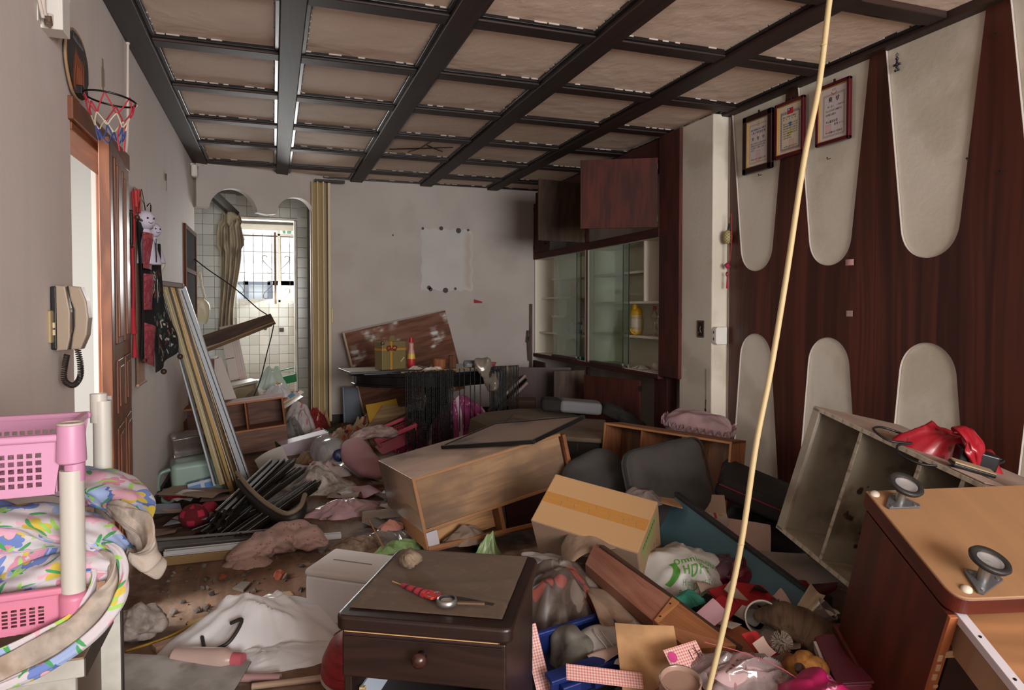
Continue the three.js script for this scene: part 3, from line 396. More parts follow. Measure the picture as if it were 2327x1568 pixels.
  const dense = Object.keys(glyphs), line = (g, x, y, s, n, gap, seed, c = '#2a2528') => { const f = rng(seed); g.strokeStyle = c; for (let i = 0; i < n; i++) put(g, dense[(f() * dense.length) | 0], x + i * (s + gap), y, s, .12); };
  const paper = (draw) => mat({ map: ctex(384, 512, (g, w, h) => { g.fillStyle = '#c9bdbb'; g.fillRect(0, 0, w, h); draw(g, w, h); }), roughness: .35 });
  const border = (g, x, y, w, h, c, lw) => { g.strokeStyle = c; g.lineWidth = lw; g.setLineDash([lw * .6, lw * .22]); g.strokeRect(x, y, w, h); g.setLineDash([]); g.lineWidth = 1.5; g.strokeRect(x - lw / 2, y - lw / 2, w + lw, h + lw); g.strokeRect(x + lw / 2, y + lw / 2, w - lw, h - lw); };
  const seal = (g, x, y, w, h) => { g.strokeStyle = 'rgba(205,90,90,.75)'; g.lineWidth = 5; g.strokeRect(x, y, w, h); g.lineWidth = 3; for (let i = 1; i < 4; i++) { g.beginPath(); for (let k = 0; k < 9; k++) g.lineTo(x + w * (i / 4) + (k % 2 ? 5 : -5), y + 6 + (h - 12) * k / 8); g.stroke(); } };
  const p1 = paper((g, w, h) => { border(g, 34, 52, w - 68, h - 96, '#b59a5c', 14); g.strokeStyle = '#a8864a'; g.lineWidth = 6; g.beginPath(); g.arc(w / 2, 46, 24, .3, PI - .3); g.stroke(); g.beginPath(); g.arc(w / 2, 46, 24, PI + .5, -.5); g.stroke(); g.strokeStyle = '#5a4a30'; put(g, '中', w / 2 - 9, 36, 18); line(g, 62, 96, 20, 11, 4, 1); line(g, 62, 130, 22, 8, 11, 2); g.fillStyle = '#888'; g.fillRect(200, 164, 120, 2); g.strokeStyle = '#2a2024'; put(g, '榮', 76, 188, 36); put(g, '譽', 170, 188, 36); put(g, '狀', 266, 188, 36); for (let k = 0; k < 4; k++) line(g, 60, 252 + k * 24, 14, [15, 14, 13, 4][k], 4, 10 + k); seal(g, 160, 345, 66, 112); line(g, 62, 425, 16, 14, 3, 20); });
  const p2 = paper((g, w, h) => { g.fillStyle = '#cdbfa9'; g.fillRect(0, 0, w, h); border(g, 48, 84, w - 96, h - 132, '#6c6a74', 22); g.strokeStyle = '#c0605a'; g.lineWidth = 3; g.strokeRect(30, 66, w - 60, h - 96); g.fillStyle = '#b8232e'; g.fillRect(146, 40, 92, 62); g.fillStyle = '#26336e'; g.fillRect(146, 40, 46, 31); g.fillStyle = '#e8e6e6'; g.beginPath(); for (let i = 0; i < 24; i++) g.lineTo(169 + Math.cos(i * PI / 12) * (i % 2 ? 7 : 13), 55 + Math.sin(i * PI / 12) * (i % 2 ? 7 : 13)); g.fill(); line(g, 78, 118, 15, 12, 3, 31); line(g, 78, 142, 16, 5, 30, 32); g.fillStyle = '#4a88b8'; g.beginPath(); g.moveTo(172, 186); g.lineTo(212, 186); g.lineTo(208, 222); g.lineTo(192, 236); g.lineTo(174, 222); g.fill(); g.fillStyle = 'rgba(205,190,60,.8)'; g.beginPath(); for (let i = 0; i < 30; i++) g.lineTo(192 + Math.cos(i * PI / 15) * (i % 2 ? 24 : 46), 290 + Math.sin(i * PI / 15) * (i % 2 ? 24 : 46)); g.fill(); for (let k = 0; k < 7; k++) line(g, 80, 190 + k * 25, 15, k > 4 ? 7 : 12, 4, 40 + k); seal(g, 176, 374, 78, 86); line(g, 90, 430, 14, 12, 4, 50); });
  const p3 = paper((g, w, h) => { border(g, 52, 74, w - 104, h - 120, '#9f9280', 20); g.strokeStyle = '#a05a4a'; g.lineWidth = 9; g.beginPath(); g.arc(w / 2, 40, 34, .2, PI - .2); g.stroke(); put(g, '民', w / 2 - 26, 18, 22); put(g, '安', w / 2 + 4, 18, 22); g.strokeStyle = '#1d181a'; put(g, '獎', 122, 96, 46, .13); put(g, '狀', 218, 96, 46, .13); line(g, 110, 178, 15, 4, 8, 61); line(g, 226, 178, 15, 6, 3, 62); line(g, 82, 216, 17, 11, 3, 63); line(g, 82, 254, 17, 7, 3, 64); g.strokeStyle = '#1d181a'; for (const [i, ch] of [...'中山區民安里'].entries()) put(g, ch, 86 + i * 27, 318, 23, .13); put(g, '里', 200, 354, 22, .13); put(g, '長', 228, 354, 22, .13); g.strokeStyle = '#b85a6a'; line(g, 262, 354, 20, 3, 4, 66, '#b85a6a'); seal(g, 84, 356, 68, 76); g.strokeStyle = '#1d181a'; for (const [i, ch] of [...'中人民國年日月里長日'].entries()) put(g, ch, 84 + i * 23, 426, 18, .13); });
  const frame = (label, z, y, w, h, fw, fm, gm, pm, lean) => { // faces -x
    const f = thing('framed_certificate', label, 'certificate', [3.2, y, z], [0, -PI / 2, 0], 'framed certificates on the panelled wall'), o = new THREE.Group(); f.rotation.x = 0; const sgn = new THREE.Group();
    const b = (gw, gh, x, y2, m2, dz, t) => at(bx(gw, gh, t, .005), x, y2, dz);
    part(f, 'frame', merge(b(w, fw, 0, h / 2 - fw / 2, 0, .016, .026), b(w, fw, 0, -h / 2 + fw / 2, 0, .016, .026), b(fw, h, -w / 2 + fw / 2, 0, 0, .016, .026), b(fw, h, w / 2 - fw / 2, 0, 0, .016, .026)), fm);
    part(f, 'inner_trim', merge(b(w - fw * 2, .007, 0, h / 2 - fw, 0, .014, .02), b(w - fw * 2, .007, 0, -h / 2 + fw, 0, .014, .02), b(.007, h - fw * 2, -w / 2 + fw, 0, 0, .014, .02), b(.007, h - fw * 2, w / 2 - fw, 0, 0, .014, .02)), gm);
    part(f, 'paper', at(new THREE.PlaneGeometry(w - fw * 2, h - fw * 2), 0, 0, .012), pm); part(f, 'backing', at(bx(w - .01, h - .01, .008, .001), 0, 0, .006), M.umber); part(f, 'hook', at(bx(.012, .025, .01, .002), 0, h / 2 + .01, .008), M.darkMetal);
  };
  const gold = flat(0xb08a3c, .35, { metalness: .5 }), dk = flat(0x2a0f10, .35), rd = flat(0x4d0e18, .3);
  frame('certificate in a broad dark brown frame with a gold lip, nearest the pillar', -3.9, 2.45, .3, .405, .042, dk, gold, p1);
  frame('certificate with a red and blue flag in the middle mahogany frame', -3.592, 2.47, .262, .362, .022, rd, gold, p2);
  frame('certificate with a pair of hands emblem, partly behind the pole', -3.228, 2.472, .262, .362, .022, rd, gold, p3);
  const nail = (z, y, x, lab) => solo('wall_nail', merge(at(cyl(.002, .002, .03, 8), -.012, 0, 0, 0, 0, PI / 2 + .3), at(cyl(.005, .005, .002, 8), -.027, .004, 0, 0, 0, PI / 2 + .3)), M.darkMetal, lab, 'nail', [x, y, z], null, 'nails in the right wall');
  nail(-3.9, 2.225, 3.22, 'bent nail below the broad dark framed certificate'); nail(-3.28, 2.21, 3.22, 'bent nail below the rightmost framed certificate'); nail(-2.38, 2.02, 3.2, 'nail at the right edge of the tallest pale cut-out'); nail(-2.22, 1.93, 3.2, 'nail in the timber right of the pale cut-outs'); nail(-2.25, 2.57, 3.2, 'nail high in the timber between two pale cut-outs');
  const ch = thing('key_charm', 'small dark bead figure charm hanging high on a pale cut-out', 'charm', [3.2, 2.62, -2.803]); part(ch, 'loop', at(new THREE.TorusGeometry(.008, .0015, 6, 16), 0, .05, 0, 0, PI / 2), M.darkMetal); const bd = []; for (const [y, z, r] of [[.03, 0, .009], [.015, 0, .007], [.0, 0, .01], [-.002, .016, .007], [-.002, -.016, .007], [-.016, 0, .008], [-.032, .009, .007], [-.032, -.009, .007]]) bd.push(at(new THREE.SphereGeometry(r, 10, 8), 0, y, z)); part(ch, 'beads', merge(bd), flat(0x231c24, .4)); part(ch, 'string', at(cyl(.0012, .0012, .09, 6), 0, .02, 0), M.darkMetal);
  solo('paper_scrap', sheet((s, t) => [-.02 * s * (1 - s) - .006, t * .035, s * .06], 6, 4), flat(0xb58a82, .8), 'torn pink paper scrap taped under the middle pale cut-out', 'paper', [3.2, 1.55, -3.13]);
  solo('paper_scrap', sheet((s, t) => [-.004 - .004 * s, t * .035, s * .05], 4, 4), flat(0xb0948a, .8), 'pale paper scrap lower on the timber between the cut-outs', 'paper', [3.2, 1.25, -3.12]);
  const P = thing('pineapple_charm', 'hanging pineapple ornament on a red cord at the pillar edge', 'ornament', [3.16, 1.82, -4.19]);
  part(P, 'fruit', at(lathe([[0, -.05], [.02, -.045], [.032, -.02], [.034, .01], [.026, .04], [.012, .052], [0, .052]], 18), 0, 0, 0), mat({ map: ctex(64, 64, (g) => { g.fillStyle = '#6d6238'; g.fillRect(0, 0, 64, 64); g.strokeStyle = '#a89a66'; g.lineWidth = 2; for (let i = -64; i < 64; i += 8) { g.beginPath(); g.moveTo(i, 0); g.lineTo(i + 64, 64); g.moveTo(i + 64, 0); g.lineTo(i, 64); g.stroke(); } }), roughness: .6 }));
  const lv = []; for (let i = 0; i < 12; i++) lv.push(at(ext([[-.006, 0], [.006, 0], [0, .06]], .002), 0, .045, 0, rr(.1, .7), i * .52, 0)); part(P, 'leaf_crown', merge(lv), flat(0x25382a, .7)); part(P, 'cord', merge(tube([[0, .05, 0], [.005, .12, .01], [.0, .17, .03]], .002), tube([[0, -.05, 0], [.0, -.12, .0], [0, -.2, 0]], .002)), flat(0x8a6a3a, .7)); part(P, 'red_ribbon', tube([[0, .17, .04], [0, .0, .045], [0, -.16, .03], [0, -.2, .01]], .004), flat(0x8f1620, .6)); part(P, 'knot', merge(at(bx(.03, .04, .03, .006), 0, -.21, 0, .5, 0, .8), at(new THREE.TorusGeometry(.014, .005, 8, 14), 0, -.27, 0, 0, PI / 2)), flat(0xa02040, .6)); part(P, 'tassel', at(cyl(.004, .009, .09, 10), 0, -.33, 0), flat(0x9a1824, .8));
  const o = thing('outlet_box', 'white surface mounted outlet box at the pillar corner', 'outlet', [3.13, 1.095, -4.235]); part(o, 'box', bx(.09, .13, .06, .006), M.white); part(o, 'cover_plate', at(bx(.008, .11, .05, .003), -.047, 0, 0), M.white); part(o, 'socket', merge(at(bx(.003, .02, .006, 0), -.052, .025, 0), at(bx(.003, .02, .006, 0), -.052, -.025, 0)), M.darkMetal);
  const hb = thing('open_junction_box', 'open rusty socket hole in the pillar with no cover', 'outlet', [3.08, 1.14, -4.4]); part(hb, 'rim', merge(at(bx(.008, .12, .012, 0), 0, 0, .04), at(bx(.008, .12, .012, 0), 0, 0, -.04), at(bx(.008, .012, .08, 0), 0, .06, 0), at(bx(.008, .012, .08, 0), 0, -.06, 0)), M.rust); part(hb, 'cavity', at(bx(.003, .11, .07, 0), -.001, 0, 0), M.black); part(hb, 'wire_end', merge(tube([[0, .02, 0], [-.015, .0, .01], [-.01, -.03, .02]], .004), tube([[0, -.02, -.01], [-.012, -.03, -.02]], .004)), M.rust);
  solo('wall_crack', merge(bar([0, 0, 0], [0, .09, .004], .002, .012), bar([0, .09, .004], [0, .32, .002], .002, .005), bar([0, -.03, .0], [0, .02, .0], .002, .022)), M.rust, 'rusty crack running down the foot of the pillar', 'crack', [3.078, .52, -4.33]);
}

// ---------------------------------------------------------------- things on the left wall
{
  const j = thing('junction_box', 'white electrical box with bent cables high on the left wall', 'junction box', [-.70, 2.31, -2.75]);
  part(j, 'box', bx(.07, .13, .09, .004), M.white); part(j, 'back_plate', at(bx(.006, .19, .2, .004), -.03, .04, -.02), M.white); part(j, 'lid', at(bx(.075, .045, .1, .006), .0, .085, 0), M.white); part(j, 'cable', merge(tube([[-.02, .2, .1], [-.01, .06, .09], [-.01, -.03, .08], [-.0, -.06, .06], [.0, -.02, .05]], .009), tube([[-.02, .22, .12], [-.02, .1, .12], [-.02, .02, .1], [-.01, -.05, .09]], .006)), flat(0xc4b8ae, .7)); part(j, 'tape_wrap', at(cyl(.012, .012, .03, 10), 0, -.05, .075, .4), M.rust);
  const B = thing('toy_basketball_board', 'black toy basketball backboard with flames and a sagging three coloured net', 'toy', [-.722, 2.24, -3.09], [0, PI / 2, 0]);
  const s = new THREE.Shape(); s.moveTo(-.07, -.11); s.lineTo(.06, -.11); s.lineTo(.15, -.02); s.lineTo(.15, .04); s.bezierCurveTo(.13, .15, -.13, .15, -.15, .04); s.lineTo(-.15, -.02); s.closePath();
  const bt = mat({ map: ctex(256, 256, (g) => { g.fillStyle = '#1c1815'; g.fillRect(0, 0, 256, 256); g.fillStyle = '#7a2a18'; g.beginPath(); g.moveTo(60, 240); g.bezierCurveTo(50, 140, 90, 110, 100, 80); g.bezierCurveTo(120, 120, 150, 100, 170, 130); g.bezierCurveTo(200, 100, 205, 180, 200, 240); g.fill(); g.strokeStyle = '#c07a2c'; g.lineWidth = 6; for (let i = 0; i < 5; i++) { g.beginPath(); g.moveTo(80 + i * 26, 235); g.bezierCurveTo(60 + i * 30, 170, 110 + i * 20, 150, 95 + i * 25, 110); g.stroke(); } g.fillStyle = '#b0562a'; g.beginPath(); g.arc(140, 180, 34, 0, 7); g.fill(); g.strokeStyle = '#5a3a7a'; g.lineWidth = 4; g.strokeStyle = '#8a90a8'; for (let i = 0; i < 7; i++) { g.beginPath(); g.moveTo(70 + i * 18, 40 + (i % 2) * 10); g.lineTo(80 + i * 18, 66); g.lineTo(66 + i * 18, 60); g.stroke(); } }, [3.3, 3.6]), roughness: .35 }); bt.map.offset.set(.5, .42);
  part(B, 'backboard', ext(s, .012, .001), bt); const rim = new THREE.Shape(); part(B, 'board_edge', tube([[-.07, -.11, .006], [.06, -.11, .006], [.15, -.02, .006], [.15, .04, .006], [.1, .11, .006], [0, .135, .006], [-.1, .11, .006], [-.15, .04, .006], [-.15, -.02, .006]], .006, 60, 6, true), flat(0x9a7a5a, .7));
  part(B, 'bracket', at(bx(.09, .035, .03, .004), .0, -.095, .02), M.black);
  const R = .1, ring = []; for (let i = 0; i < 24; i++) ring.push([Math.cos(i * PI / 12) * R, -.10 - .02 * (Math.sin(i * PI / 12) + 1) / 2, .12 + Math.sin(i * PI / 12) * .09]); part(B, 'rim', tube(ring, .004, 80, 8, true), M.black);
  const net = (c, list) => part(B, 'net_cord', merge(list.map((l) => tube(l, .0028, l.length * 8, 5))), flat(c, .8)); const P = (a, y, k = 1) => [Math.cos(a) * R * k, y, .12 + Math.sin(a) * .09 * k];
  net(0xb52a3a, [0, 1, 2, 3, 4, 5].map((i) => [P(i * 1.05, -.11), P(i * 1.05 + .3, -.16, .85), P(i * 1.05 + .52, -.18, .75), P(i * 1.05 + .8, -.15, .9), P(i * 1.05 + 1.05, -.11)]).concat([[P(2.2, -.2, .6), P(2.4, -.26, .5), P(2.3, -.32, .55)], [P(1, -.19, .6), P(1.1, -.26, .55), P(1.2, -.31, .5)]]));
  net(0xc9bda4, [0, 1, 2, 3, 4, 5].map((i) => [P(i * 1.05 + .52, -.18, .75), P(i * 1.05 + .8, -.205, .68), P(i * 1.05 + 1.05, -.225, .6), P(i * 1.05 + 1.3, -.205, .65), P(i * 1.05 + 1.57, -.18, .75)])); net(0x32437a, [0, 1, 2, 3, 4, 5].map((i) => [P(i * 1.05 + 1.05, -.225, .6), P(i * 1.05 + 1.25, -.26, .5), P(i * 1.05 + 1.6, -.275, .45), P(i * 1.05 + 1.9, -.25, .5), P(i * 1.05 + 2.1, -.225, .6)]));
  solo('bare_plaster_patch', ext([[-.03, -.06], [.01, -.075], [.012, -.05], [.03, -.05], [.028, .03], [.015, .035], [.012, .075], [-.02, .07], [-.02, .035], [-.032, .02]], .001), flat(0x8f7a66, .9), 'jagged brown bare patch on the wall beside the toy backboard', 'patch', [-.73, 2.375, -3.6], [0, PI / 2, 0]);
  solo('cable_conduit', merge(tube([[-.72, 2.73, -4.14], [-.722, 2.5, -4.13], [-.722, 2.2, -4.1], [-.722, 2.09, -4.04], [-.722, 2.07, -3.96]], .007, 40), at(cyl(.01, .01, .02, 10), -.72, 2.72, -4.14)), flat(0xc9beb5, .6), 'thin white cable running down beside the door', 'cable');
  const p = thing('wall_telephone', 'beige wall telephone with dark handset cradle by the doorway', 'telephone', [-.728, 1.265, -2.79]);
  const beige = flat(0x9c8b78, .4);
  part(p, 'mount_plate', at(bx(.018, .22, .085, .004), .009, 0, 0), M.black); part(p, 'phone_body', at(ext([[0, -.11], [.026, -.108], [.034, -.07], [.036, .02], [.022, .108], [0, .11]], .07, .004), .018, 0, -.035), beige);
  part(p, 'face_plate', at(bx(.004, .1, .055, .002), .055, -.015, 0), flat(0xb58a6a, .3)); part(p, 'cradle', at(ext([[.02, -.108], [.05, -.108], [.058, -.02], [.05, .09], [.03, .11], [.046, .03], [.046, -.05]], .05, .002), .018, 0, -.025), M.black);
  part(p, 'handset', at(ext([[.05, -.106], [.07, -.105], [.088, -.06], [.094, 0], [.088, .06], [.072, .104], [.045, .108], [.05, .07], [.062, .03], [.062, -.03], [.055, -.07]], .05, .006), .012, 0, -.025), beige);
  const coil = [], base = new THREE.CatmullRomCurve3([[.07, -.11, 0], [.078, -.17, .0], [.075, -.215, 0], [.055, -.24, 0], [.03, -.225, 0], [.03, -.17, 0], [.04, -.13, .01]].map(V3)); for (let i = 0; i <= 420; i++) { const t = i / 420, c = base.getPoint(t), tg = base.getTangent(t), nx = new THREE.Vector3(-tg.y, tg.x, 0).normalize(), a = i * .72; coil.push([c.x + nx.x * Math.cos(a) * .0085, c.y + nx.y * Math.cos(a) * .0085, c.z + Math.sin(a) * .0085]); } part(p, 'coil_cord', tube(coil, .0022, 1500, 5), flat(0x2a211d, .55));
  const sw = thing('light_switch', 'yellowed double light switch plate left of the telephone', 'switch', [-.726, 1.235, -2.757]); part(sw, 'plate', bx(.014, .115, .075, .006), flat(0xa08a62, .45)); part(sw, 'rocker', at(bx(.008, .02, .04, .002), .009, .005, 0), flat(0xc7b892, .4)); part(sw, 'rocker', at(bx(.008, .02, .04, .002), .009, -.02, 0), flat(0xc7b892, .4));
  solo('peg_nail', merge(at(bx(.01, .05, .012, .002), .006, 0, 0), tube([[.008, -.02, 0], [.01, -.06, .003], [.008, -.1, .002]], .0015)), M.rust, 'small rusty hook with a dangling thread midway along the left wall', 'hook', [-.73, 2.25, -5.5]);
  const dt = thing('motion_detector', 'small white corner sensor under the ceiling at the end of the left wall', 'sensor', [-.69, 2.6, -7.1]); part(dt, 'housing', bx(.06, .12, .09, .02), M.white); part(dt, 'lens_slot', at(bx(.004, .03, .02, .002), .03, .03, .02), M.black); part(dt, 'bracket', at(bx(.03, .02, .03, .004), -.02, .06, 0), M.white);
  const n = thing('wall_hatch', 'brown wooden wall hatch with two dark openings at the end of the left wall', 'hatch', [-.725, 1.62, -6.97]); const wd = matp({ color: 0x5c3420, roughness: .9, specularIntensity: .2 });
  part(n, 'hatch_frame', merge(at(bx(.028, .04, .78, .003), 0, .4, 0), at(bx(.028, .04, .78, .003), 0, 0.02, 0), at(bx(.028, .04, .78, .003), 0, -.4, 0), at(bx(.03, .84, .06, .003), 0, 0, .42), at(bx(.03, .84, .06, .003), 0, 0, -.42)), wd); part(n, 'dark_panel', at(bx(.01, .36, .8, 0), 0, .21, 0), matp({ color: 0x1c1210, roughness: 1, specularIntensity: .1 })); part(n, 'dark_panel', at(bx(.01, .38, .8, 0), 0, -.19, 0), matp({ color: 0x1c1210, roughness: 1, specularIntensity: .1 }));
}
{ // the bundle hanging on the wall
  const blk = mat({ ...spk(0x0e0e10, 0x191719, { rep: 4, f: 30 }), roughness: .85 }), red = mat({ map: ctex(256, 256, (g) => { g.fillStyle = '#a03a48'; g.fillRect(0, 0, 256, 256); g.strokeStyle = '#c98a84'; g.lineWidth = 3; const f = rng(4); for (let i = 0; i < 60; i++) { g.beginPath(); g.arc(f() * 256, f() * 256, 5 + f() * 9, 0, 7); g.stroke(); } }, [6, 6]), roughness: .8 });
  const fig = (w) => mat({ map: ctex(128, 192, (g) => { g.fillStyle = '#15110f'; g.fillRect(0, 0, 128, 192); g.fillStyle = '#a59c94'; g.beginPath(); g.arc(76, 46, 14, 0, 7); g.fill(); g.beginPath(); g.moveTo(66, 60); g.lineTo(92, 70); g.lineTo(84, 120); g.lineTo(60, 176); g.lineTo(34, 176); g.lineTo(56, 110); g.fill(); g.fillStyle = '#4c4540'; for (let i = 0; i < 9; i++) g.fillRect(40 + (i * 17) % 40, 74 + i * 11, 12, 6); }), roughness: .7 });
  const O = thing('pocket_organiser', 'black wall organiser with three red patterned pockets hanging on the left wall', 'organiser', [-.70, 1.42, -4.33], [0, PI / 2, 0]);
  part(O, 'backing_cloth', sheet((s, t) => [lerp(-.17, .16, s) + .03 * Math.pow(1 - t, 2), lerp(-.40, .36, t), .012 + .015 * Math.sin(s * 7 + t * 3)], 16, 30, .006), blk);
  for (const [i, y] of [.2, -.03, -.30].entries()) { const k = i === 2 ? .06 : 0; part(O, 'pocket', sheet((s, t) => [lerp(-.14, .12 + k, s), y + lerp(-.1 - k * .4, .1, t) - k * s * .8, .03 + .03 * Math.sin(s * PI) * (.4 + .6 * t)], 14, 10, .003, .27, .2), red); part(O, 'pocket_picture', sheet((s, t) => [lerp(-.02, .08, s) + k * .4, y + lerp(-.06, .075, t) - k * .5, .055 + .022 * Math.sin((.45 + s * .35) * PI)], 8, 8, .002), fig(1)); }
  part(O, 'hanging_rod', merge(at(cyl(.006, .006, .36, 10), 0, .37, .012, 0, 0, PI / 2), at(new THREE.SphereGeometry(.014, 14, 10), -.19, .37, .012)), flat(0x4a2c20, .5)); for (const [x, y] of [[-.12, -.41], [.1, -.42]]) part(O, 'end_knob', at(new THREE.SphereGeometry(.016, 14, 10), x, y, .025), flat(0x3a2018, .5)); part(O, 'hanging_cord', tube([[-.17, .37, .012], [-.06, .52, .01], [.0, .55, .005], [.15, .37, .012]], .002), flat(0x3a2018, .8));
  const T = thing('christmas_hanging', 'black embroidered cloth stocking with green, red and white figures on the left wall', 'wall hanging', [-.685, 1.35, -4.62], [0, PI / 2 - .45, 0]);
  const em = mat({ map: ctex(256, 512, (g) => { g.fillStyle = '#121012'; g.fillRect(0, 0, 256, 512); const f = rng(12), c = ['#5a2a26', '#9a9284', '#2c4030', '#7a3a34', '#b0a698', '#24382a']; for (let i = 0; i < 130; i++) { g.fillStyle = c[(f() * 6) | 0]; g.save(); g.translate(40 + f() * 190, (f() < .6 ? 300 + f() * 190 : 120 + f() * 110)); g.rotate(f() * 3); g.fillRect(-12, -3, 16 + f() * 16, 5 + f() * 5); g.restore(); } }), roughness: .85 });
  part(T, 'stocking_cloth', sheet((s, t) => { const top = 1 - t, w = .02 + .13 * sst(.2, .9, top) * (.7 + .3 * Math.sin(top * 9)); return [lerp(-.09, w, s) + .05 * top * top, lerp(-.44, .34, t) + .12 * s * top, .014 + .03 * Math.sin(s * 9 + t * 5) * top * .5 + .02]; }, 18, 30, .006), em);
  for (const [x, y] of [[.03, -.44], [.2, -.36]]) part(T, 'end_knob', at(new THREE.SphereGeometry(.018, 14, 10), x, y, .04), flat(0x3a2018, .5));
  const doll = (x, y, z, k, lab) => { const D = thing('ghost_doll', lab, 'doll', [x, y, z], [0, PI / 2 - .85, 0], 'white cloth ghost dolls on the left wall'); const wm = flat(0xc4bccb, .8); part(D, 'head', at(new THREE.SphereGeometry(.055 * k, 22, 16), 0, 0, .03), wm);
    part(D, 'cloth_skirt', lathe([[.018 * k, -.04 * k], [.03 * k, -.06 * k], [.06 * k, -.14 * k], [.095 * k, -.25 * k], [.09 * k, -.25 * k], [.055 * k, -.14 * k], [.02 * k, -.05 * k]], 28).scale(1, 1, .55).translate(0, 0, .03), wm); const q = []; for (const s of [-1, 1]) q.push(at(new THREE.SphereGeometry(.006 * k, 8, 6), .018 * s * k, .006, .03 + .052 * k)); q.push(tube([[-.014 * k, -.016 * k, .03 + .052 * k], [0, -.022 * k, .03 + .054 * k], [.014 * k, -.016 * k, .03 + .052 * k]], .0016)); part(D, 'face', merge(q), M.black); part(D, 'neck_ribbon', at(new THREE.TorusGeometry(.02 * k, .005, 8, 18), 0, -.045 * k, .03, PI / 2), flat(0xb08a80, .7)); part(D, 'string', tube([[0, .05 * k, .03], [.004, .09 * k, .015], [0, .12 * k, 0]], .0015), M.black); };
  doll(-.70, 1.80, -4.36, 1.0, 'white cloth ghost doll with a smiling face hanging over the organiser'); doll(-.71, 1.78, -4.72, .8, 'smaller white cloth ghost doll hanging behind the smiling one');
  const mk = thing('white_mask', 'white face mask hanging below the cloth dolls', 'mask', [-.72, 1.58, -4.78], [0, PI / 2, 0]); part(mk, 'mask_face', sheet((s, t) => { const x = (s - .5) * 2, y = (t - .5) * 2; return [x * .08 * (1 - .25 * y * y), y * .11, .05 * Math.sqrt(Math.max(0, 1 - .85 * x * x)) + .03 * Math.exp(-(x * x * 30 + (y + .05) * (y + .05) * 9)) + .008 * Math.exp(-(x * x * 12 + (y + .5) * (y + .5) * 60))]; }, 24, 24, .003), flat(0xc6bfae, .6)); part(mk, 'mask_ribbon', tube([[-.07, .02, .02], [-.03, .12, .005], [.0, .16, 0], [.04, .1, .01], [.07, .02, .02]], .002), M.black);
  const c1 = thing('red_tassel', 'long red cord with tassels hanging left of the organiser', 'tassel', [-.712, 1.93, -4.16]); part(c1, 'cord', merge(tube([[0, 0, 0], [.01, -.2, .02], [0, -.4, .03], [0, -.62, .02], [0, -.78, 0]], .006), tube([[0, -.3, .03], [.004, -.5, .035], [.0, -.7, .04]], .009)), flat(0xa01c28, .7)); part(c1, 'tassel', merge(at(cyl(.006, .013, .12, 10), 0, -.84, 0), at(cyl(.012, .018, .14, 10), .0, -.7, .04)), flat(0xa8202c, .8)); part(c1, 'firecracker', merge(at(cyl(.012, .012, .09, 10), .01, -.03, -.04, .2), at(cyl(.012, .012, .09, 10), .015, -.06, -.075, -.1), at(cyl(.011, .011, .08, 10), .01, -.01, -.1, .1)), flat(0xa8302c, .6));
  solo('bamboo_scroll', merge(sheet((s, t) => [lerp(-.13, .11, s), lerp(-.55, .55, t), .006 + .004 * Math.sin(s * 3)], 6, 8, .003), at(cyl(.008, .008, .26, 10), 0, -.55, .01, 0, 0, PI / 2)), mat({ map: woodTex(0xa5806a, 0xb8937c, { rep: [3, 20], seed: 141, streak: 10 }), roughness: .8 }), 'pinkish woven scroll hanging behind the black cloths, its end showing below', 'scroll', [-.722, 1.42, -4.36], [0, PI / 2, 0]);
  const hk = thing('black_hook', 'black wire hook with beads between the two cloth dolls', 'hook', [-.715, 1.9, -4.62], [0, PI / 2, 0]); part(hk, 'wire', tube([[-.05, .01, .01], [-.02, .03, .02], [.01, .02, .02], [.0, -.03, .02], [.01, -.1, .02]], .004), M.black); part(hk, 'bead', at(new THREE.SphereGeometry(.012, 12, 8), .01, -.11, .02), flat(0x8a8058, .6));
}
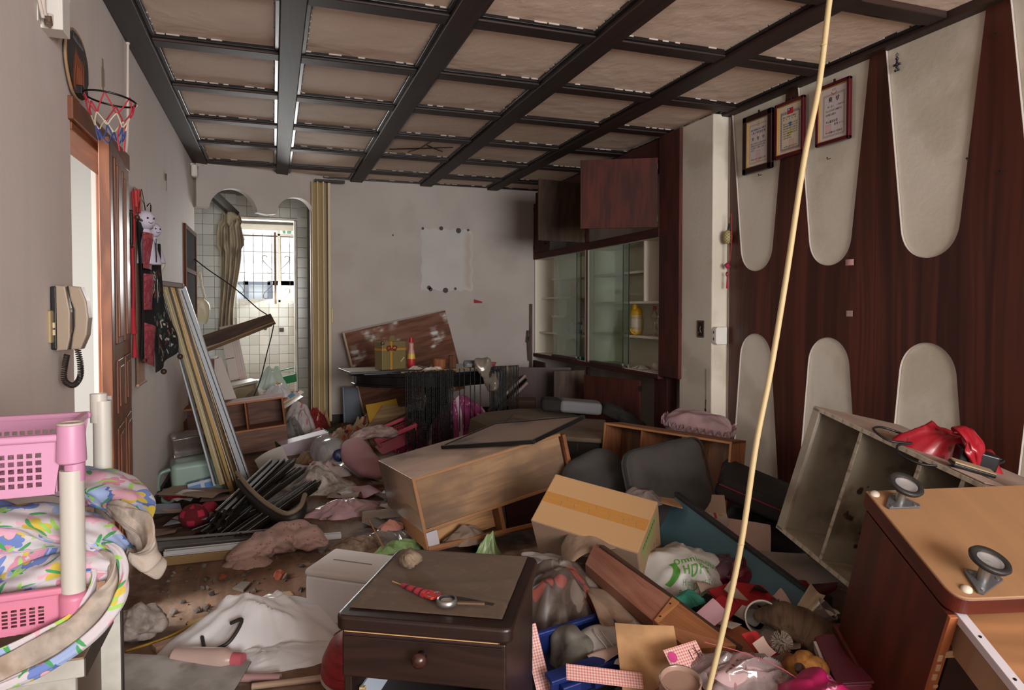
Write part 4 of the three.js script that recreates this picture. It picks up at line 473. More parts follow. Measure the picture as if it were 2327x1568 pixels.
{ // back wall and kitchen opening
  const cal = thing('torn_poster_patch', 'faded torn paper patch with four dark screw spots on the back wall', 'paper', [1.95, 1.87, -7.848]);
  part(cal, 'paper_sheet', sheet((s, t) => [lerp(-.31, .31, s) * (1 + .03 * Math.sin(t * 23)), lerp(-.36, .36, t) + .012 * Math.sin(s * 31), .004 + .006 * Math.max(0, s - .85) * 6], 22, 22, .001), mat({ map: dtex(256, (u, v) => { const e = sst(.0, .12, Math.min(u, 1 - u)) * sst(0, .1, Math.min(v, 1 - v)); return mix3(mix3(hex(0xcbc6c2), hex(0xc0bab5), fbm(u, v, 5, 5, 4, 150)), hex(0xa8906e), sst(.8, .99, u) * .7 * e); }), roughness: .75 }));
  part(cal, 'tape_spot', merge([[-.29, .36], [-.07, .37], [.14, .35], [.26, .36], [-.2, -.35], [-.02, -.36], [.1, -.34], [-.22, -.33]].map(([x, y], i) => at(cyl(.016 + (i % 3) * .008, .016, .003, 12), x, y, .006, PI / 2))), flat(0x4a4744, .8));
  solo('red_paper_scrap', sheet((s, t) => [s * .1, t * .045 * (1 - s * .6), .004 + .012 * s], 6, 4), flat(0x9a1420, .7), 'small torn red scrap stuck low on the back wall', 'paper', [2.28, 1.36, -7.848]);
  solo('wall_screw', at(cyl(.01, .01, .01, 10), 0, 0, 0, PI / 2), M.rust, 'dark screw head on the back wall left of the paper patch', 'screw', [1.31, 2.14, -7.845]);
  const cu = thing('accordion_door', 'beige folding accordion door pushed against the arch end', 'folding door', [.5, 0, -7.74]); const cream = flat(0xd0bd96, .55);
  for (let k = 0; k < 5; k++) part(cu, 'fold_panel', at(bx(.012, 2.6, .1, .003, 'y'), -.075 + k * .03, 1.38, 0, 0, (k % 2 ? .32 : -.32)), cream); part(cu, 'end_post', at(bx(.03, 2.62, .05, .004, 'y'), .09, 1.36, .03), cream); part(cu, 'track', at(bx(.32, .03, .05, .003), .1, 2.69, .02), M.darkMetal); part(cu, 'catch', at(bx(.02, .16, .03, .006), .115, 1.22, .05), cream);
  const kc = thing('kitchen_curtain', 'dirty beige curtain gathered at the left of the balcony doorway', 'curtain', [-.5, 0, -8.86]); const cm = mat({ ...spk(0x8a7c68, 0xb0a28a, { rep: 1.5, f: 5, stain: 0x5e5142, stainAmt: .7, seed: 165 }), roughness: .9 });
  part(kc, 'drape', sheet((s, t) => { const n = 1 - t, w = .1 + .05 * Math.sin(n * 6) * (n < .3 ? 1 : .4); return [lerp(-w, w, s) + .03 * Math.sin(n * 5) + (t > .9 ? .03 : 0), lerp(.98, 2.42, t) + .02 * Math.sin(s * 20), .035 * Math.sin(s * 26 + n * 3) + .02 * Math.sin(s * 11 + n * 8) + .05]; }, 60, 30, .003), cm); part(kc, 'knot', at(pillow(.16, .12, .1, { wr: .3, seed: 4 }), .04, 2.38, .08, .4, 0, .5), cm);
  solo('ceiling_channel', bar([-.75, 2.66, -7.9], [-.43, 2.44, -8.95], .09, .09, .003), M.darkMetal, 'dark metal channel hanging down behind the left arch', 'metal channel');
  solo('wall_socket_box', merge(at(bx(.06, .06, .02, .004), 0, 0, 0), at(bx(.02, .03, .024, .002), 0, 0, 0)), flat(0x3a3834, .6), 'dark square socket on the white tiles below the kitchen window', 'socket', [.11, 1.0, -9.885]); solo('pipe_stub', at(lathe([[0, 0], [.02, 0], [.022, .02], [.012, .022], [.012, .03], [0, .03]], 16), 0, 0, 0, PI / 2), M.rust, 'round pipe stub in the white tiles left of the dark socket', 'pipe', [-.1, 1.02, -9.89]);
  const hb = thing('hanging_bag', 'white plastic bag hanging on the tiled wall behind the slanted frames', 'bag', [-.72, 1.28, -7.75]); part(hb, 'bag_body', at(pillow(.2, .12, .26, { wr: .08, seed: 8 }), 0, 0, 0), matp({ color: 0xc9bfa2, roughness: .4, transmission: .25 })); part(hb, 'bag_handle', tube([[-.05, .12, 0], [-.03, .25, 0], [0, .4, 0], [.02, .26, 0], [.05, .12, 0]], .012), flat(0xb8ae98, .5)); part(hb, 'bag_print', at(new THREE.SphereGeometry(.03, 12, 8), -.02, .08, .05), flat(0xd8d0b0, .5));
  // hanging strip lamp, its string and the wire
  const dl = thing('broken_shelf_board', 'broken dark angled board hanging from a string in front of the kitchen', 'board', [0, 0, 0]); part(dl, 'board', bar([-.72, .95, -7.0], [.0, 1.19, -7.35], .12, .012), M.umber); part(dl, 'board_lip', bar([-.7, .86, -6.95], [.0, 1.14, -7.35], .012, .09), flat(0x8f7454, .6));
  solo('hanging_string', tube([[-.72, 1.78, -7.3], [-.6, 1.68, -7.2], [-.36, 1.5, -7.2], [-.15, 1.3, -7.3], [0, 1.17, -7.38], [-.01, 1.05, -7.3], [-.06, .85, -7.3], [-.12, .6, -7.2], [-.18, .45, -7.0]], .006, 90, 6), flat(0x1d1916, .8), 'dark string slung from the wall hatch to the broken board and down', 'string');
}

// ---------------------------------------------------------------- large furniture
const dustTop = (c1, c2, seed, o = {}) => mat({ map: woodTex(c1, c2, { rep: 1, seed, streak: 24, dust: 0x8a7a6c, dustAmt: .55, ...o }), roughness: .75 });
M.dkWood = mat({ map: woodTex(0x1f120f, 0x2f1c17, { rep: [1, .8], seed: 171, streak: 30 }), roughness: .38 });
M.dkDust = mat({ map: dtex(512, (u, v) => { let c = mix3(hex(0x5a4b3f), hex(0x6c5b4c), fbm(u, v, 6, 6, 5, 173)); return mix3(c, hex(0x7b6b5b), sst(.6, .8, fbm(u, v, 40, 40, 3, 175)) * .3); }, 1.2), roughness: .85, bumpMap: bumpTex(40, 3, 2, 9), bumpScale: .0008 });
M.chipboard = mat({ map: speckTex(0x8a7350, 0xc9b489, { rep: 6, f: 40, o: 3, stain: 0x4a3824, stainAmt: .9, seed: 177 }), roughness: .95 });
M.plyPale = mat({ map: dtex(256, (u, v) => { const k = .93 + .07 * fbm(u, v, 3, 30, 3, 451), d = sst(.6, .8, fbm(u, v, 4, 4, 4, 453)) * .12; return mix3(hex(0x9c7450), hex(0x85603f), d).map((x) => x * k); }, 1.3), roughness: .65 });
M.oak = dustTop(0x785a42, 0x90704f, 181, { dust: 0x5a4636, dustAmt: .6 });
M.oakRed = mat({ map: woodTex(0x7b4a2c, 0x955d3a, { rep: 1, seed: 183, streak: 24 }), roughness: .9 });
M.oakTop = mat({ ...spk(0xa18470, 0xb0927c, { rep: .8, f: 4, stain: 0x8d7462, stainAmt: .4, seed: 185 }), roughness: .85 });
M.redWood = mat({ map: woodTex(0x3f160d, 0x5a2114, { rep: [.8, .6], seed: 187, streak: 12 }), roughness: .42 });
M.edgeWood = flat(0x9a5a34, .5);
{ // bedside cabinet
  const n = thing('nightstand', 'dark brown bedside cabinet with one drawer and a dusty top in the foreground', 'nightstand', [.438, 0, -1.768], [0, -.509, 0]);
  const w = .409, d = .443, h = .558;
  const s = new THREE.Shape(), r = .035, a = w / 2 + .006, b = d / 2 + .006; s.moveTo(-a, -b + r); s.quadraticCurveTo(-a, -b, -a + r, -b); s.lineTo(a - r, -b); s.quadraticCurveTo(a, -b, a, -b + r); s.lineTo(a, b - .02); s.quadraticCurveTo(a, b, a - .02, b); s.lineTo(-a + .02, b); s.quadraticCurveTo(-a, b, -a, b - .02); s.closePath();
  const topg = new THREE.ExtrudeGeometry(s, { depth: .022, bevelEnabled: true, bevelSize: .008, bevelThickness: .008, bevelSegments: 3, curveSegments: 10 }); topg.rotateX(PI / 2); part(n, 'top', uvm(topg, 'x'), M.dkWood, [0, h - .008, 0]);
  // settled dust with a bare strip along the front and right edges
  part(n, 'dust_layer', sheet((u, v) => { const x = lerp(-w / 2 + .004, w / 2 - .018, u), z = lerp(-d / 2 + .003, d / 2 - .03, v); return [x, h + .0022 + .002 * Math.exp(-Math.pow((z - .06 - .25 * x) * 60, 2)) + .0015 * Math.exp(-Math.pow((z - .02 + .3 * x) * 50, 2)), z]; }, 30, 30, .001, .4, .44), M.dkDust);
  part(n, 'chipped_edge', merge(bar([-w / 2 + .01, h - .037, d / 2 + .009], [w / 2 - .02, h - .037, d / 2 + .009], .004, .004), bar([w / 2 - .02, h - .037, d / 2 + .009], [w / 2 + .006, h - .037, d / 2 - .016], .004, .004)), flat(0xb08a5a, .8));
  for (const sx of [-1, 1]) part(n, 'side_panel', at(bx(.02, h - .03, d - .01, .004, 'y'), sx * (w / 2 - .012), (h - .03) / 2, 0), M.dkWood);
  part(n, 'back_panel', at(bx(w - .04, h - .05, .01, .001, 'y'), 0, h / 2 - .02, -d / 2 + .015), M.dkWood);
  part(n, 'base_board', at(bx(w - .04, .02, d - .03, .002, 'x'), 0, .06, 0), M.dkWood);
  const dr = part(n, 'drawer', at(bx(w - .004, .112, .022, .006, 'x'), 0, .462, d / 2 - .004), M.dkWood); part(dr, 'knob', at(lathe([[0, 0], [.012, 0], [.008, .012], [.017, .022], [.018, .03], [.008, .038], [0, .039]], 20), 0, .476, d / 2 + .007, PI / 2), flat(0x3a201a, .25)); part(dr, 'drawer_groove', at(bx(w - .02, .004, .004, .001), 0, .507, d / 2 + .008), M.dkWood);
  part(n, 'open_shelf', at(bx(w - .045, .014, d - .05, .001, 'x'), 0, .26, -.01), flat(0x2a2522, .7));
  part(n, 'inner_lining', at(bx(.006, .3, d - .06, .001), -w / 2 + .026, .2, -.02), flat(0xaab4c2, .6)); part(n, 'raw_edge', at(bx(.014, .33, .012, .001), -w / 2 + .04, .2, d / 2 - .03), M.chipboard); part(n, 'raw_edge', at(bx(.014, .33, .012, .001), w / 2 - .04, .2, d / 2 - .03), M.chipboard); part(n, 'runner', at(bx(.016, .018, .1, .001), -w / 2 + .032, .29, d / 2 - .055), flat(0xb08a5c, .7));
  // on top of it
  const loc = (x, z) => { const c = Math.cos(-.509), q = Math.sin(-.509); return [.438 + x * c + z * q, -1.768 - x * q + z * c]; };
  solo('stone', rock(.03, 5, .85, 5, true), mat({ ...spk(0, 0x86745f, { rep: 6 }), roughness: .9 }), 'small rough tan stone on the dusty nightstand top', 'stone', [.362, .582, -1.905], [.2, .6, .3]);
  const u = thing('folded_umbrella', 'tiny folded red paper cocktail umbrella on the nightstand', 'umbrella', [.352, .5705, -1.702], [0, .55, 0]);
  part(u, 'wrapped_canopy', at(lathe([[.001, -.075], [.006, -.07], [.009, -.02], [.012, .02], [.005, .035], [0, .036]], 16), 0, .0, 0, PI / 2), mat({ map: ctex(64, 64, (g) => { g.fillStyle = '#a3323a'; g.fillRect(0, 0, 64, 64); g.strokeStyle = '#3a1c20'; g.lineWidth = 2; for (let i = 0; i < 9; i++) { g.beginPath(); g.moveTo(0, i * 8); g.lineTo(64, i * 8 + 9); g.stroke(); } }), roughness: .6 })); part(u, 'stick', at(cyl(.0018, .0018, .04, 8), 0, 0, -.09, PI / 2), flat(0xb08a50, .7)); part(u, 'paper_tag', at(ext([[-.012, 0], [.014, -.004], [.022, .03], [.004, .045], [-.016, .034]], .004, .001), 0, .005, .02, PI / 2), mat({ map: ctex(64, 64, (g) => { g.fillStyle = '#c0392f'; g.fillRect(0, 0, 64, 64); g.fillStyle = '#2a3466'; g.beginPath(); g.ellipse(32, 32, 22, 12, .3, 0, 7); g.fill(); g.strokeStyle = '#c8c2c8'; g.lineWidth = 4; for (let i = 0; i < 4; i++) { g.beginPath(); g.moveTo(16 + i * 9, 40); g.lineTo(20 + i * 9, 24); g.stroke(); } }, [22, 22]), roughness: .5 }));
  const m = thing('magnifier', 'round chrome magnifying glass with a brown handle on the nightstand', 'magnifying glass', [.418, .566, -1.612], [0, -.42, 0]); part(m, 'lens_ring', at(lathe([[.02, -.005], [.025, -.006], [.026, 0], [.025, .008], [.02, .009]], 32), -.02, .006, 0), M.metal); part(m, 'lens', at(lathe([[0, .008], [.012, .007], [.021, .002], [.012, -.002], [0, -.003]], 28), -.02, .006, 0), matp({ color: 0xd8d0c4, roughness: .1, transmission: .8, thickness: .004 })); part(m, 'handle', at(bx(.07, .007, .012, .003), .04, .005, 0), flat(0x5c4632, .6));
  solo('dust_print', ext((() => { const q = new THREE.Shape(); q.absarc(0, 0, .022, .35, 5.93); q.lineTo(.085, -.008); q.lineTo(.085, .008); q.closePath(); return q; })(), .0012).rotateX(-PI / 2), flat(0x2a201b, .6), 'dark key shaped print left in the dust beside the magnifier', 'mark', [.452, .5605, -1.65], [0, -.42 - .35, 0]);
}
{ // cardboard carton
  const card = (draw, bg) => mat({ map: ctex(512, 512, (g, w, h) => { g.fillStyle = bg; g.fillRect(0, 0, w, h); const f = rng(8); g.globalAlpha = .05; for (let i = 0; i < 200; i++) { g.fillStyle = f() < .5 ? '#6a4a28' : '#f0d8b0'; g.fillRect(0, i * 2.6, w, 1.2); } g.globalAlpha = 1; draw(g, w, h); }), roughness: .85 });
  const c = thing('cardboard_carton', 'brown cardboard carton closed with two strips of parcel tape, lying tilted on the heap', 'box', [1.386, .277, -2.761], [.861, -.702, .476]);
  const w = .491, h = .309, d = .273, face = (ww, hh) => bx(ww, hh, .005, .001);
  const plane = (ww, hh) => { const g = new RoundedBoxGeometry(ww, hh, .006, 1, .002); const p = g.attributes.position, uv = g.attributes.uv; for (let i = 0; i < p.count; i++) uv.setXY(i, p.getX(i) / ww + .5, p.getY(i) / hh + .5); return g; };
  const plain = card(() => {}, '#a07e5a'), tapeM = mat({ color: 0xa9763a, roughness: .35 });
  part(c, 'flap', at(plane(w, d / 2 - .001), 0, h / 2, -d / 4, -PI / 2), card(() => {}, '#a9845a')); part(c, 'flap', at(plane(w, d / 2 - .001), 0, h / 2, d / 4, -PI / 2), card(() => {}, '#a9845a'));
  const strips = []; const f = rng(3); for (const z of [-.018, .012]) { let x = -w / 2; while (x < w / 2 - .01) { const L = Math.min(rr(.05, .13, f), w / 2 - x); strips.push(at(bx(L - .004, .0012, .027, 0), x + L / 2, h / 2 + .0042, z)); x += L; } } for (const s of strips) part(c, 'tape_strip', s, tapeM);
  const blue = (g, w2, h2) => { g.fillStyle = 'rgba(120,140,100,.75)'; g.beginPath(); g.ellipse(w2 * .52, h2 * .26, w2 * .34, h2 * .06, .12, 0, 7); g.fill(); g.fillStyle = '#5b4a4a'; g.save(); g.translate(w2 * .1, h2 * .66); for (let i = 0; i < 8; i++) g.fillRect(i * 11, 0, 8, 20 - (i % 3) * 4); g.restore(); g.strokeStyle = '#5b4a4a'; g.lineWidth = 4; g.beginPath(); g.ellipse(w2 * .17, h2 * .78, 46, 12, 0, 0, 7); g.stroke(); for (let i = 0; i < 7; i++) g.fillRect(w2 * .09 + i * 18, h2 * .86, 13, 24); g.fillRect(w2 * .4, h2 * .62, 34, 26); };
  part(c, 'side', at(plane(w, h), 0, 0, d / 2), card(blue, '#8f7460')); part(c, 'side', at(plane(w, h), 0, 0, -d / 2, 0, PI), plain);
  part(c, 'end', at(plane(d, h), w / 2, 0, 0, 0, PI / 2), card((g, W2, H2) => { g.fillStyle = 'rgba(110,140,70,.85)'; g.beginPath(); g.ellipse(W2 * .5, H2 * .16, W2 * .42, H2 * .09, 0, 0, 7); g.fill(); g.fillRect(W2 * .15, H2 * .32, W2 * .7, 26); g.fillRect(W2 * .15, H2 * .42, W2 * .6, 20); g.fillStyle = '#2e4420'; for (let i = 0; i < 9; i++) g.fillRect(W2 * .2 + i * 34, H2 * .13, 22, 26); g.strokeStyle = '#3a3640'; g.lineWidth = 8; for (let i = 0; i < 6; i++) { g.beginPath(); g.arc(W2 * .18 + i * 62, H2 * .64 + (i % 2) * 20, 18, i, i + 4); g.stroke(); g.beginPath(); g.moveTo(W2 * .14 + i * 62, H2 * .78); g.lineTo(W2 * .22 + i * 62, H2 * .86); g.stroke(); } g.strokeStyle = '#b04a40'; g.beginPath(); g.arc(W2 * .82, H2 * .84, 24, 0, 6); g.stroke(); }, '#967858')); part(c, 'end', at(plane(d, h), -w / 2, 0, 0, 0, -PI / 2), plain);
  part(c, 'bottom', at(plane(w, d), 0, -h / 2, 0, PI / 2), plain);
}
{ // the upturned chest with castors, right foreground
  const c = thing('upturned_chest', 'red brown chest of drawers lying upside down, its pale plywood base and castors upward', 'chest', [1.95, .385, -1.432], [.399, -.283, .152]);
  const h = .592, d = .434, x0 = -.25, x1 = .42, w = x1 - x0, cx = (x0 + x1) / 2;
  const r = .05, s = new THREE.Shape(); s.moveTo(x0, -d / 2); s.lineTo(x1, -d / 2); s.lineTo(x1, d / 2); s.lineTo(x0 + r, d / 2); s.quadraticCurveTo(x0, d / 2, x0, d / 2 - r); s.closePath();
  const slab = (t, y, m, nm, k = 0) => { const g = new THREE.ExtrudeGeometry(s, { depth: t, bevelEnabled: true, bevelSize: .002, bevelThickness: .002, bevelSegments: 1, curveSegments: 12 }); g.rotateX(PI / 2); part(c, nm, uvm(g, 'x'), m, [0, y, 0]); };
  slab(.045, h / 2 - .008, M.redWood, 'plinth'); slab(.004, h / 2 - .001, M.plyPale, 'base_plywood');
  part(c, 'side_panel', at(bx(.02, h - .09, d - .02, .002, 'y'), x0 + .012, -.02, -.0), M.redWood); part(c, 'side_panel', at(bx(.02, h - .09, d - .02, .002, 'y'), x1 - .012, -.02, 0), M.redWood); part(c, 'side_edge', at(bx(.024, h - .09, .012, .002, 'y'), x0 + .014, -.02, d / 2 - .006), M.edgeWood);
  part(c, 'back_panel', at(bx(w - .03, h - .09, .012, .001, 'y'), cx, -.02, -d / 2 + .02), M.umber); part(c, 'chest_top', at(bx(w + .02, .03, d + .03, .008, 'x'), cx, -h / 2 + .015, .0), M.redWood);
  const chipsA = []; const q = rng(6); for (let i = 0; i < 9; i++) chipsA.push(at(bx(.012, rr(.01, .03, q), .004, .001), x0 + .014 + rr(-.006, .006, q), .09 - i * .035, d / 2 + .001)); part(c, 'bare_patch', merge(at(bx(.07, .022, .006, .002), x0 + .055, .1, d / 2 - .002), ...chipsA), flat(0xb59a78, .85));
  part(c, 'rail_board', at(bx(w - .04, .03, .02, .002, 'x'), cx, .105, d / 2 - .015), M.redWood);
  const dr = new THREE.Group(); dr.name = 'drawer'; dr.userData.label = 'drawer pulled far out, seen from below'; c.add(dr); dr.position.set(0, 0, .2);
  part(dr, 'drawer_bottom', at(bx(w - .07, .006, d - .04, .001, 'x'), cx + .01, .225, .2), mat({ ...grn(0, 0xa87850, { rep: [.3, .5] }), roughness: .7 })); part(dr, 'drawer_side', at(bx(.014, .13, d - .02, .002, 'z'), x0 + .045, .165, .2), mat({ ...spk(0, 0xa98664), roughness: .7 })); part(dr, 'drawer_side', at(bx(.014, .13, d - .02, .002, 'z'), x1 - .035, .165, .2), M.oakTop); part(dr, 'drawer_front', at(bx(w, .16, .02, .004, 'x'), cx, .16, d / 2 + .2), M.redWood);
  part(dr, 'rail', merge(at(bx(.024, .003, d - .03, .001), x0 + .036, .233, .2), at(bx(.003, .022, d - .03, .001), x0 + .025, .222, .2)), flat(0xc2bcc2, .4)); part(dr, 'screw_hole', merge(...[.08, .2, .33].map((z) => at(cyl(.004, .004, .004, 10), x0 + .036, .2335, z))), M.black);
  const d2 = new THREE.Group(); d2.name = 'drawer'; c.add(d2); part(d2, 'drawer_front', at(bx(w - .06, .19, .02, .004, 'x'), cx + .02, -.02, d / 2 - .03), mat({ ...grn(0x241011, 0x331818, { rep: 1, seed: 197 }), roughness: .45 })); part(d2, 'drawer_lip', at(bx(w - .06, .012, .03, .002, 'x'), cx + .02, .08, d / 2 - .03), M.redWood);
  const castor = (x, z, ry) => { const k = new THREE.Group(); k.name = 'castor'; c.add(k); k.position.set(x, h / 2 + .004, z); k.rotation.y = ry;
    part(k, 'plate', at(ext([[-.045, -.028], [.045, -.028], [.05, -.018], [.006, .04], [-.006, .04], [-.05, -.018]], .004, .001), 0, .0, 0, -PI / 2), flat(0x77777a, .4, { metalness: .7 })); part(k, 'stem', at(cyl(.014, .014, .04, 18), 0, .025, 0), M.metal); const wl = new THREE.Group(); wl.position.set(.004, .055, 0); wl.rotation.set(.12, 0, -.16); k.add(wl); wl.name = 'wheel'; part(k, 'wheel_disc', at(lathe([[0, .002], [.012, 0], [.03, .008], [.032, .016], [.028, .012], [.014, .007], [0, .009]], 32), .004, .052, 0, .12, 0, -.16), flat(0xc4c4c6, .28, { metalness: .7 })); k.remove(wl); part(k, 'tyre', at(lathe([[.03, .002], [.046, .006], [.05, .014], [.046, .021], [.034, .018], [.03, .012]], 36), .004, .052, 0, .12, 0, -.16), flat(0x24211f, .55)); part(k, 'rivet', merge(at(cyl(.005, .005, .004, 10), -.035, .005, .02), at(cyl(.005, .005, .004, 10), .035, .005, .02), at(cyl(.005, .005, .004, 10), 0, .005, -.028)), M.metal); };
  castor(-.185, -.155, 0); castor(-.15, .165, .5);
  for (const [x, z] of [[-.235, -.2], [-.205, .19]]) part(c, 'felt_stud', at(lathe([[.014, 0], [.013, .006], [.007, .011], [0, .012]], 18), x, h / 2, z), flat(0xc9bfae, .5));
}
{ // white shelf unit, tilted
  const c = thing('white_shelf_unit', 'dirty white open shelf unit toppled against the right wall, mouldy inside', 'shelf', [2.419, .439, -1.991], [-2.121, -1.307, -2.277]);
  const out = mat({ ...spk(0xa39a88, 0xb5ac9a, { f: 4, stain: 0x7d715e, stainAmt: .6, seed: 201 }), roughness: .75 }), inn = mat({ map: dtex(512, (u, v) => { let q = mix3(hex(0x8f8775), hex(0xa39b87), fbm(u, v, 4, 4, 4, 203)); q = mix3(q, hex(0x5a4e3c), sst(.5, .75, fbm(u, v, 6, 6, 6, 205)) * .75); return mix3(q, hex(0x2e2219), sst(.76, .84, fbm(u, v, 14, 14, 3, 207)) * .9); }, 1.2), roughness: .85 });
  const edge = mat({ ...spk(0xb3a995, 0xc4bba8, { rep: 8, f: 24, stain: 0x8f8068, stainAmt: .5, seed: 209 }), roughness: .95 });
  const hy = .303, hz = .23, xl = -.507, xr = .43, w = xr - xl, cx = (xl + xr) / 2, t = .02;
  part(c, 'side_board', at(bx(w, t, hz * 2, .003, 'x'), cx, hy - t / 2, 0), mat({ ...spk(0x927d70, 0xa38d7f, { f: 4, stain: 0x7a6558, stainAmt: .5, seed: 211 }), roughness: .8 })); part(c, 'side_board', at(bx(w, t, hz * 2, .003, 'x'), cx, -hy + t / 2, 0), out);
  part(c, 'end_board', at(bx(.028, hy * 2 - .02, hz * 2, .003, 'y'), xl + .014, 0, 0), out); part(c, 'end_board', at(bx(.028, hy * 2 - .02, hz * 2, .003, 'y'), xr - .014, 0, 0), out); part(c, 'face_rail', at(bx(.05, hy * 2 - .01, .018, .003, 'y'), xl + .026, 0, hz - .006), out);
  part(c, 'back_board', at(bx(w - .02, hy * 2 - .02, .01, 0, 'y'), cx, 0, -hz + .09), inn); for (const x of [-.178, .15, .34]) part(c, 'shelf', at(bx(.016, hy * 2 - .04, hz * 2 - .1, .002, 'y'), x, 0, .045), inn);
  for (const x of [-.178, .15, .34]) part(c, 'raw_edge', at(bx(.017, hy * 2 - .04, .004, .001), x, 0, hz - .004), edge); part(c, 'raw_edge', at(bx(w, .017, .004, .001), cx, hy - .01, hz + .001), edge); part(c, 'raw_edge', at(bx(w, .017, .004, .001), cx, -hy + .01, hz + .001), edge);
  part(c, 'masking_tape', at(bx(.14, .004, .1, .002), xr - .08, hy + .003, hz - .05), flat(0xb5a094, .6));
}
{ // pale wood cabinet in the middle
  const c = thing('fallen_cabinet', 'long light brown wooden cabinet fallen on its front, with a dusty pale back', 'cabinet', [1.074, .351, -3.779], [-.083, .077, .199]); const w = .867, h = .284, d = .758;
  part(c, 'back_panel', at(bx(w - .006, .008, d - .006, .001, 'x'), 0, h / 2 - .003, 0), M.oakTop); part(c, 'side_panel', at(bx(w - .02, h - .02, .016, .002, 'x'), 0, 0, d / 2 - .012), M.oak); part(c, 'side_panel', at(bx(w, h, .018, .002, 'x'), 0, 0, -d / 2 + .01), M.oak);
  part(c, 'end_panel', at(bx(.018, h, d, .002, 'z'), -w / 2 + .009, 0, 0), mat({ map: woodTex(0x6d5640, 0x866b52, { rep: 1, seed: 215, dust: 0x9a8a78, dustAmt: .6 }), roughness: .35 })); part(c, 'end_panel', at(bx(.02, h + .02, d + .03, .002, 'z'), w / 2 + .012, -.02, .008), M.oakRed);
  for (const y of [h / 2 - .008, -h / 2 + .008]) part(c, 'edge_strip', at(bx(w, .016, .01, .002, 'x'), 0, y, d / 2), flat(0x8a5f38, .6)); part(c, 'edge_strip', at(bx(.018, h, .012, .002, 'y'), -w / 2 + .009, 0, d / 2), flat(0x8a5f38, .6));
  // the open front, turned down: compartment and a dark inset panel
  part(c, 'front_rail', bar([-w / 2 + .01, -.225, d / 2 - .005], [w / 2 - .02, -.325, d / 2 - .005], .018, .02), flat(0x8a5a36, .6)); part(c, 'front_stile', at(bx(.018, .1, .5, .002, 'y'), -w / 2 + .012, -.19, d / 2 - .26), flat(0x8a5a36, .6)); part(c, 'front_stile', at(bx(.022, .16, .3, .002, 'y'), .0, -.21, d / 2 - .16), flat(0x8a5a36, .6));
  part(c, 'compartment_back', at(bx(.42, .14, .012, .001, 'x'), -.21, -.2, d / 2 - .12), mat({ ...grn(0xa87a4e, 0xbb8d60, { rep: 1, seed: 217 }), roughness: .65 })); part(c, 'compartment_floor', at(bx(w - .03, .012, .16, .001, 'x'), 0, -.295, d / 2 - .1, 0, 0, -.115), M.oakRed); part(c, 'dark_drawer', at(bx(.38, .18, .02, .004, 'x'), .225, -.23, d / 2 - .04, 0, 0, -.08), mat({ ...grn(0x200b0c, 0x2c1212, { rep: 1, seed: 219 }), roughness: .4 })); part(c, 'white_block', at(bx(.06, .075, .03, .003), -.39, -.185, d / 2 - .02), flat(0xb0aab0, .5));
  const m = thing('framed_mirror', 'smoked mirror panel in a thin black frame lying on the fallen cabinet', 'panel', [1.314, .572, -3.725], [.298, -1.024, .435]); const W2 = .727, D2 = .489;
  for (const z of [-1, 1]) part(m, 'frame_bar', at(bx(W2, .022, .016, .002), 0, 0, z * (D2 / 2 - .008)), M.black); for (const x of [-1, 1]) part(m, 'frame_bar', at(bx(.016, .022, D2 - .03, .002), x * (W2 / 2 - .008), 0, 0), M.black);
  part(m, 'panel_sheet', at(bx(W2 - .02, .008, D2 - .02, .001), 0, .003, 0), mat({ map: dtex(512, (u, v) => mix3(mix3(hex(0x7d6454), hex(0x8b7160), fbm(u, v, 5, 5, 4, 221)), hex(0x3f2e25), sst(.5, .62, fbm(u, v, 2, 2, 4, 223)) * .9), 1.4), roughness: .45 }));
}
{ // bookcase lying behind the cushions
  const c = thing('bookcase', 'brown wooden bookcase lying on its side behind the dark cushions', 'bookcase', [2.345, .30, -3.673], [-.231, -1.017, -.221]); const w = .864, h = .48, d = .222, y0 = .355 / 2 + .047, cy = y0 - h / 2;
  const L = (g, n2 = 'board') => part(c, n2, g, M.oakRed); L(at(bx(w, .016, d, .002, 'x'), 0, y0 - .008, 0), 'side_board'); L(at(bx(w, .016, d, .002, 'x'), 0, y0 - h, 0), 'side_board'); for (const x of [-w / 2 + .008, w / 2 - .008]) L(at(bx(.016, h, d, .002, 'y'), x, cy, 0), 'end_board'); for (const x of [-.16, .12]) L(at(bx(.014, h - .02, d - .02, .002, 'y'), x, cy, -.005), 'shelf'); part(c, 'back_panel', at(bx(w - .02, h - .02, .008, 0, 'y'), 0, cy, -d / 2 + .01), mat({ ...grn(0x6b4428, 0x805434, { rep: 1, seed: 227 }), roughness: .6 })); for (const [x, y, a, b] of [[0, y0 - .008, w, .012], [w / 2 - .008, cy, .012, h], [-w / 2 + .008, cy, .012, h]]) part(c, 'edge_strip', at(bx(a, b, .004, .001), x, y, d / 2 + .001), flat(0x9a6a3e, .6));
}
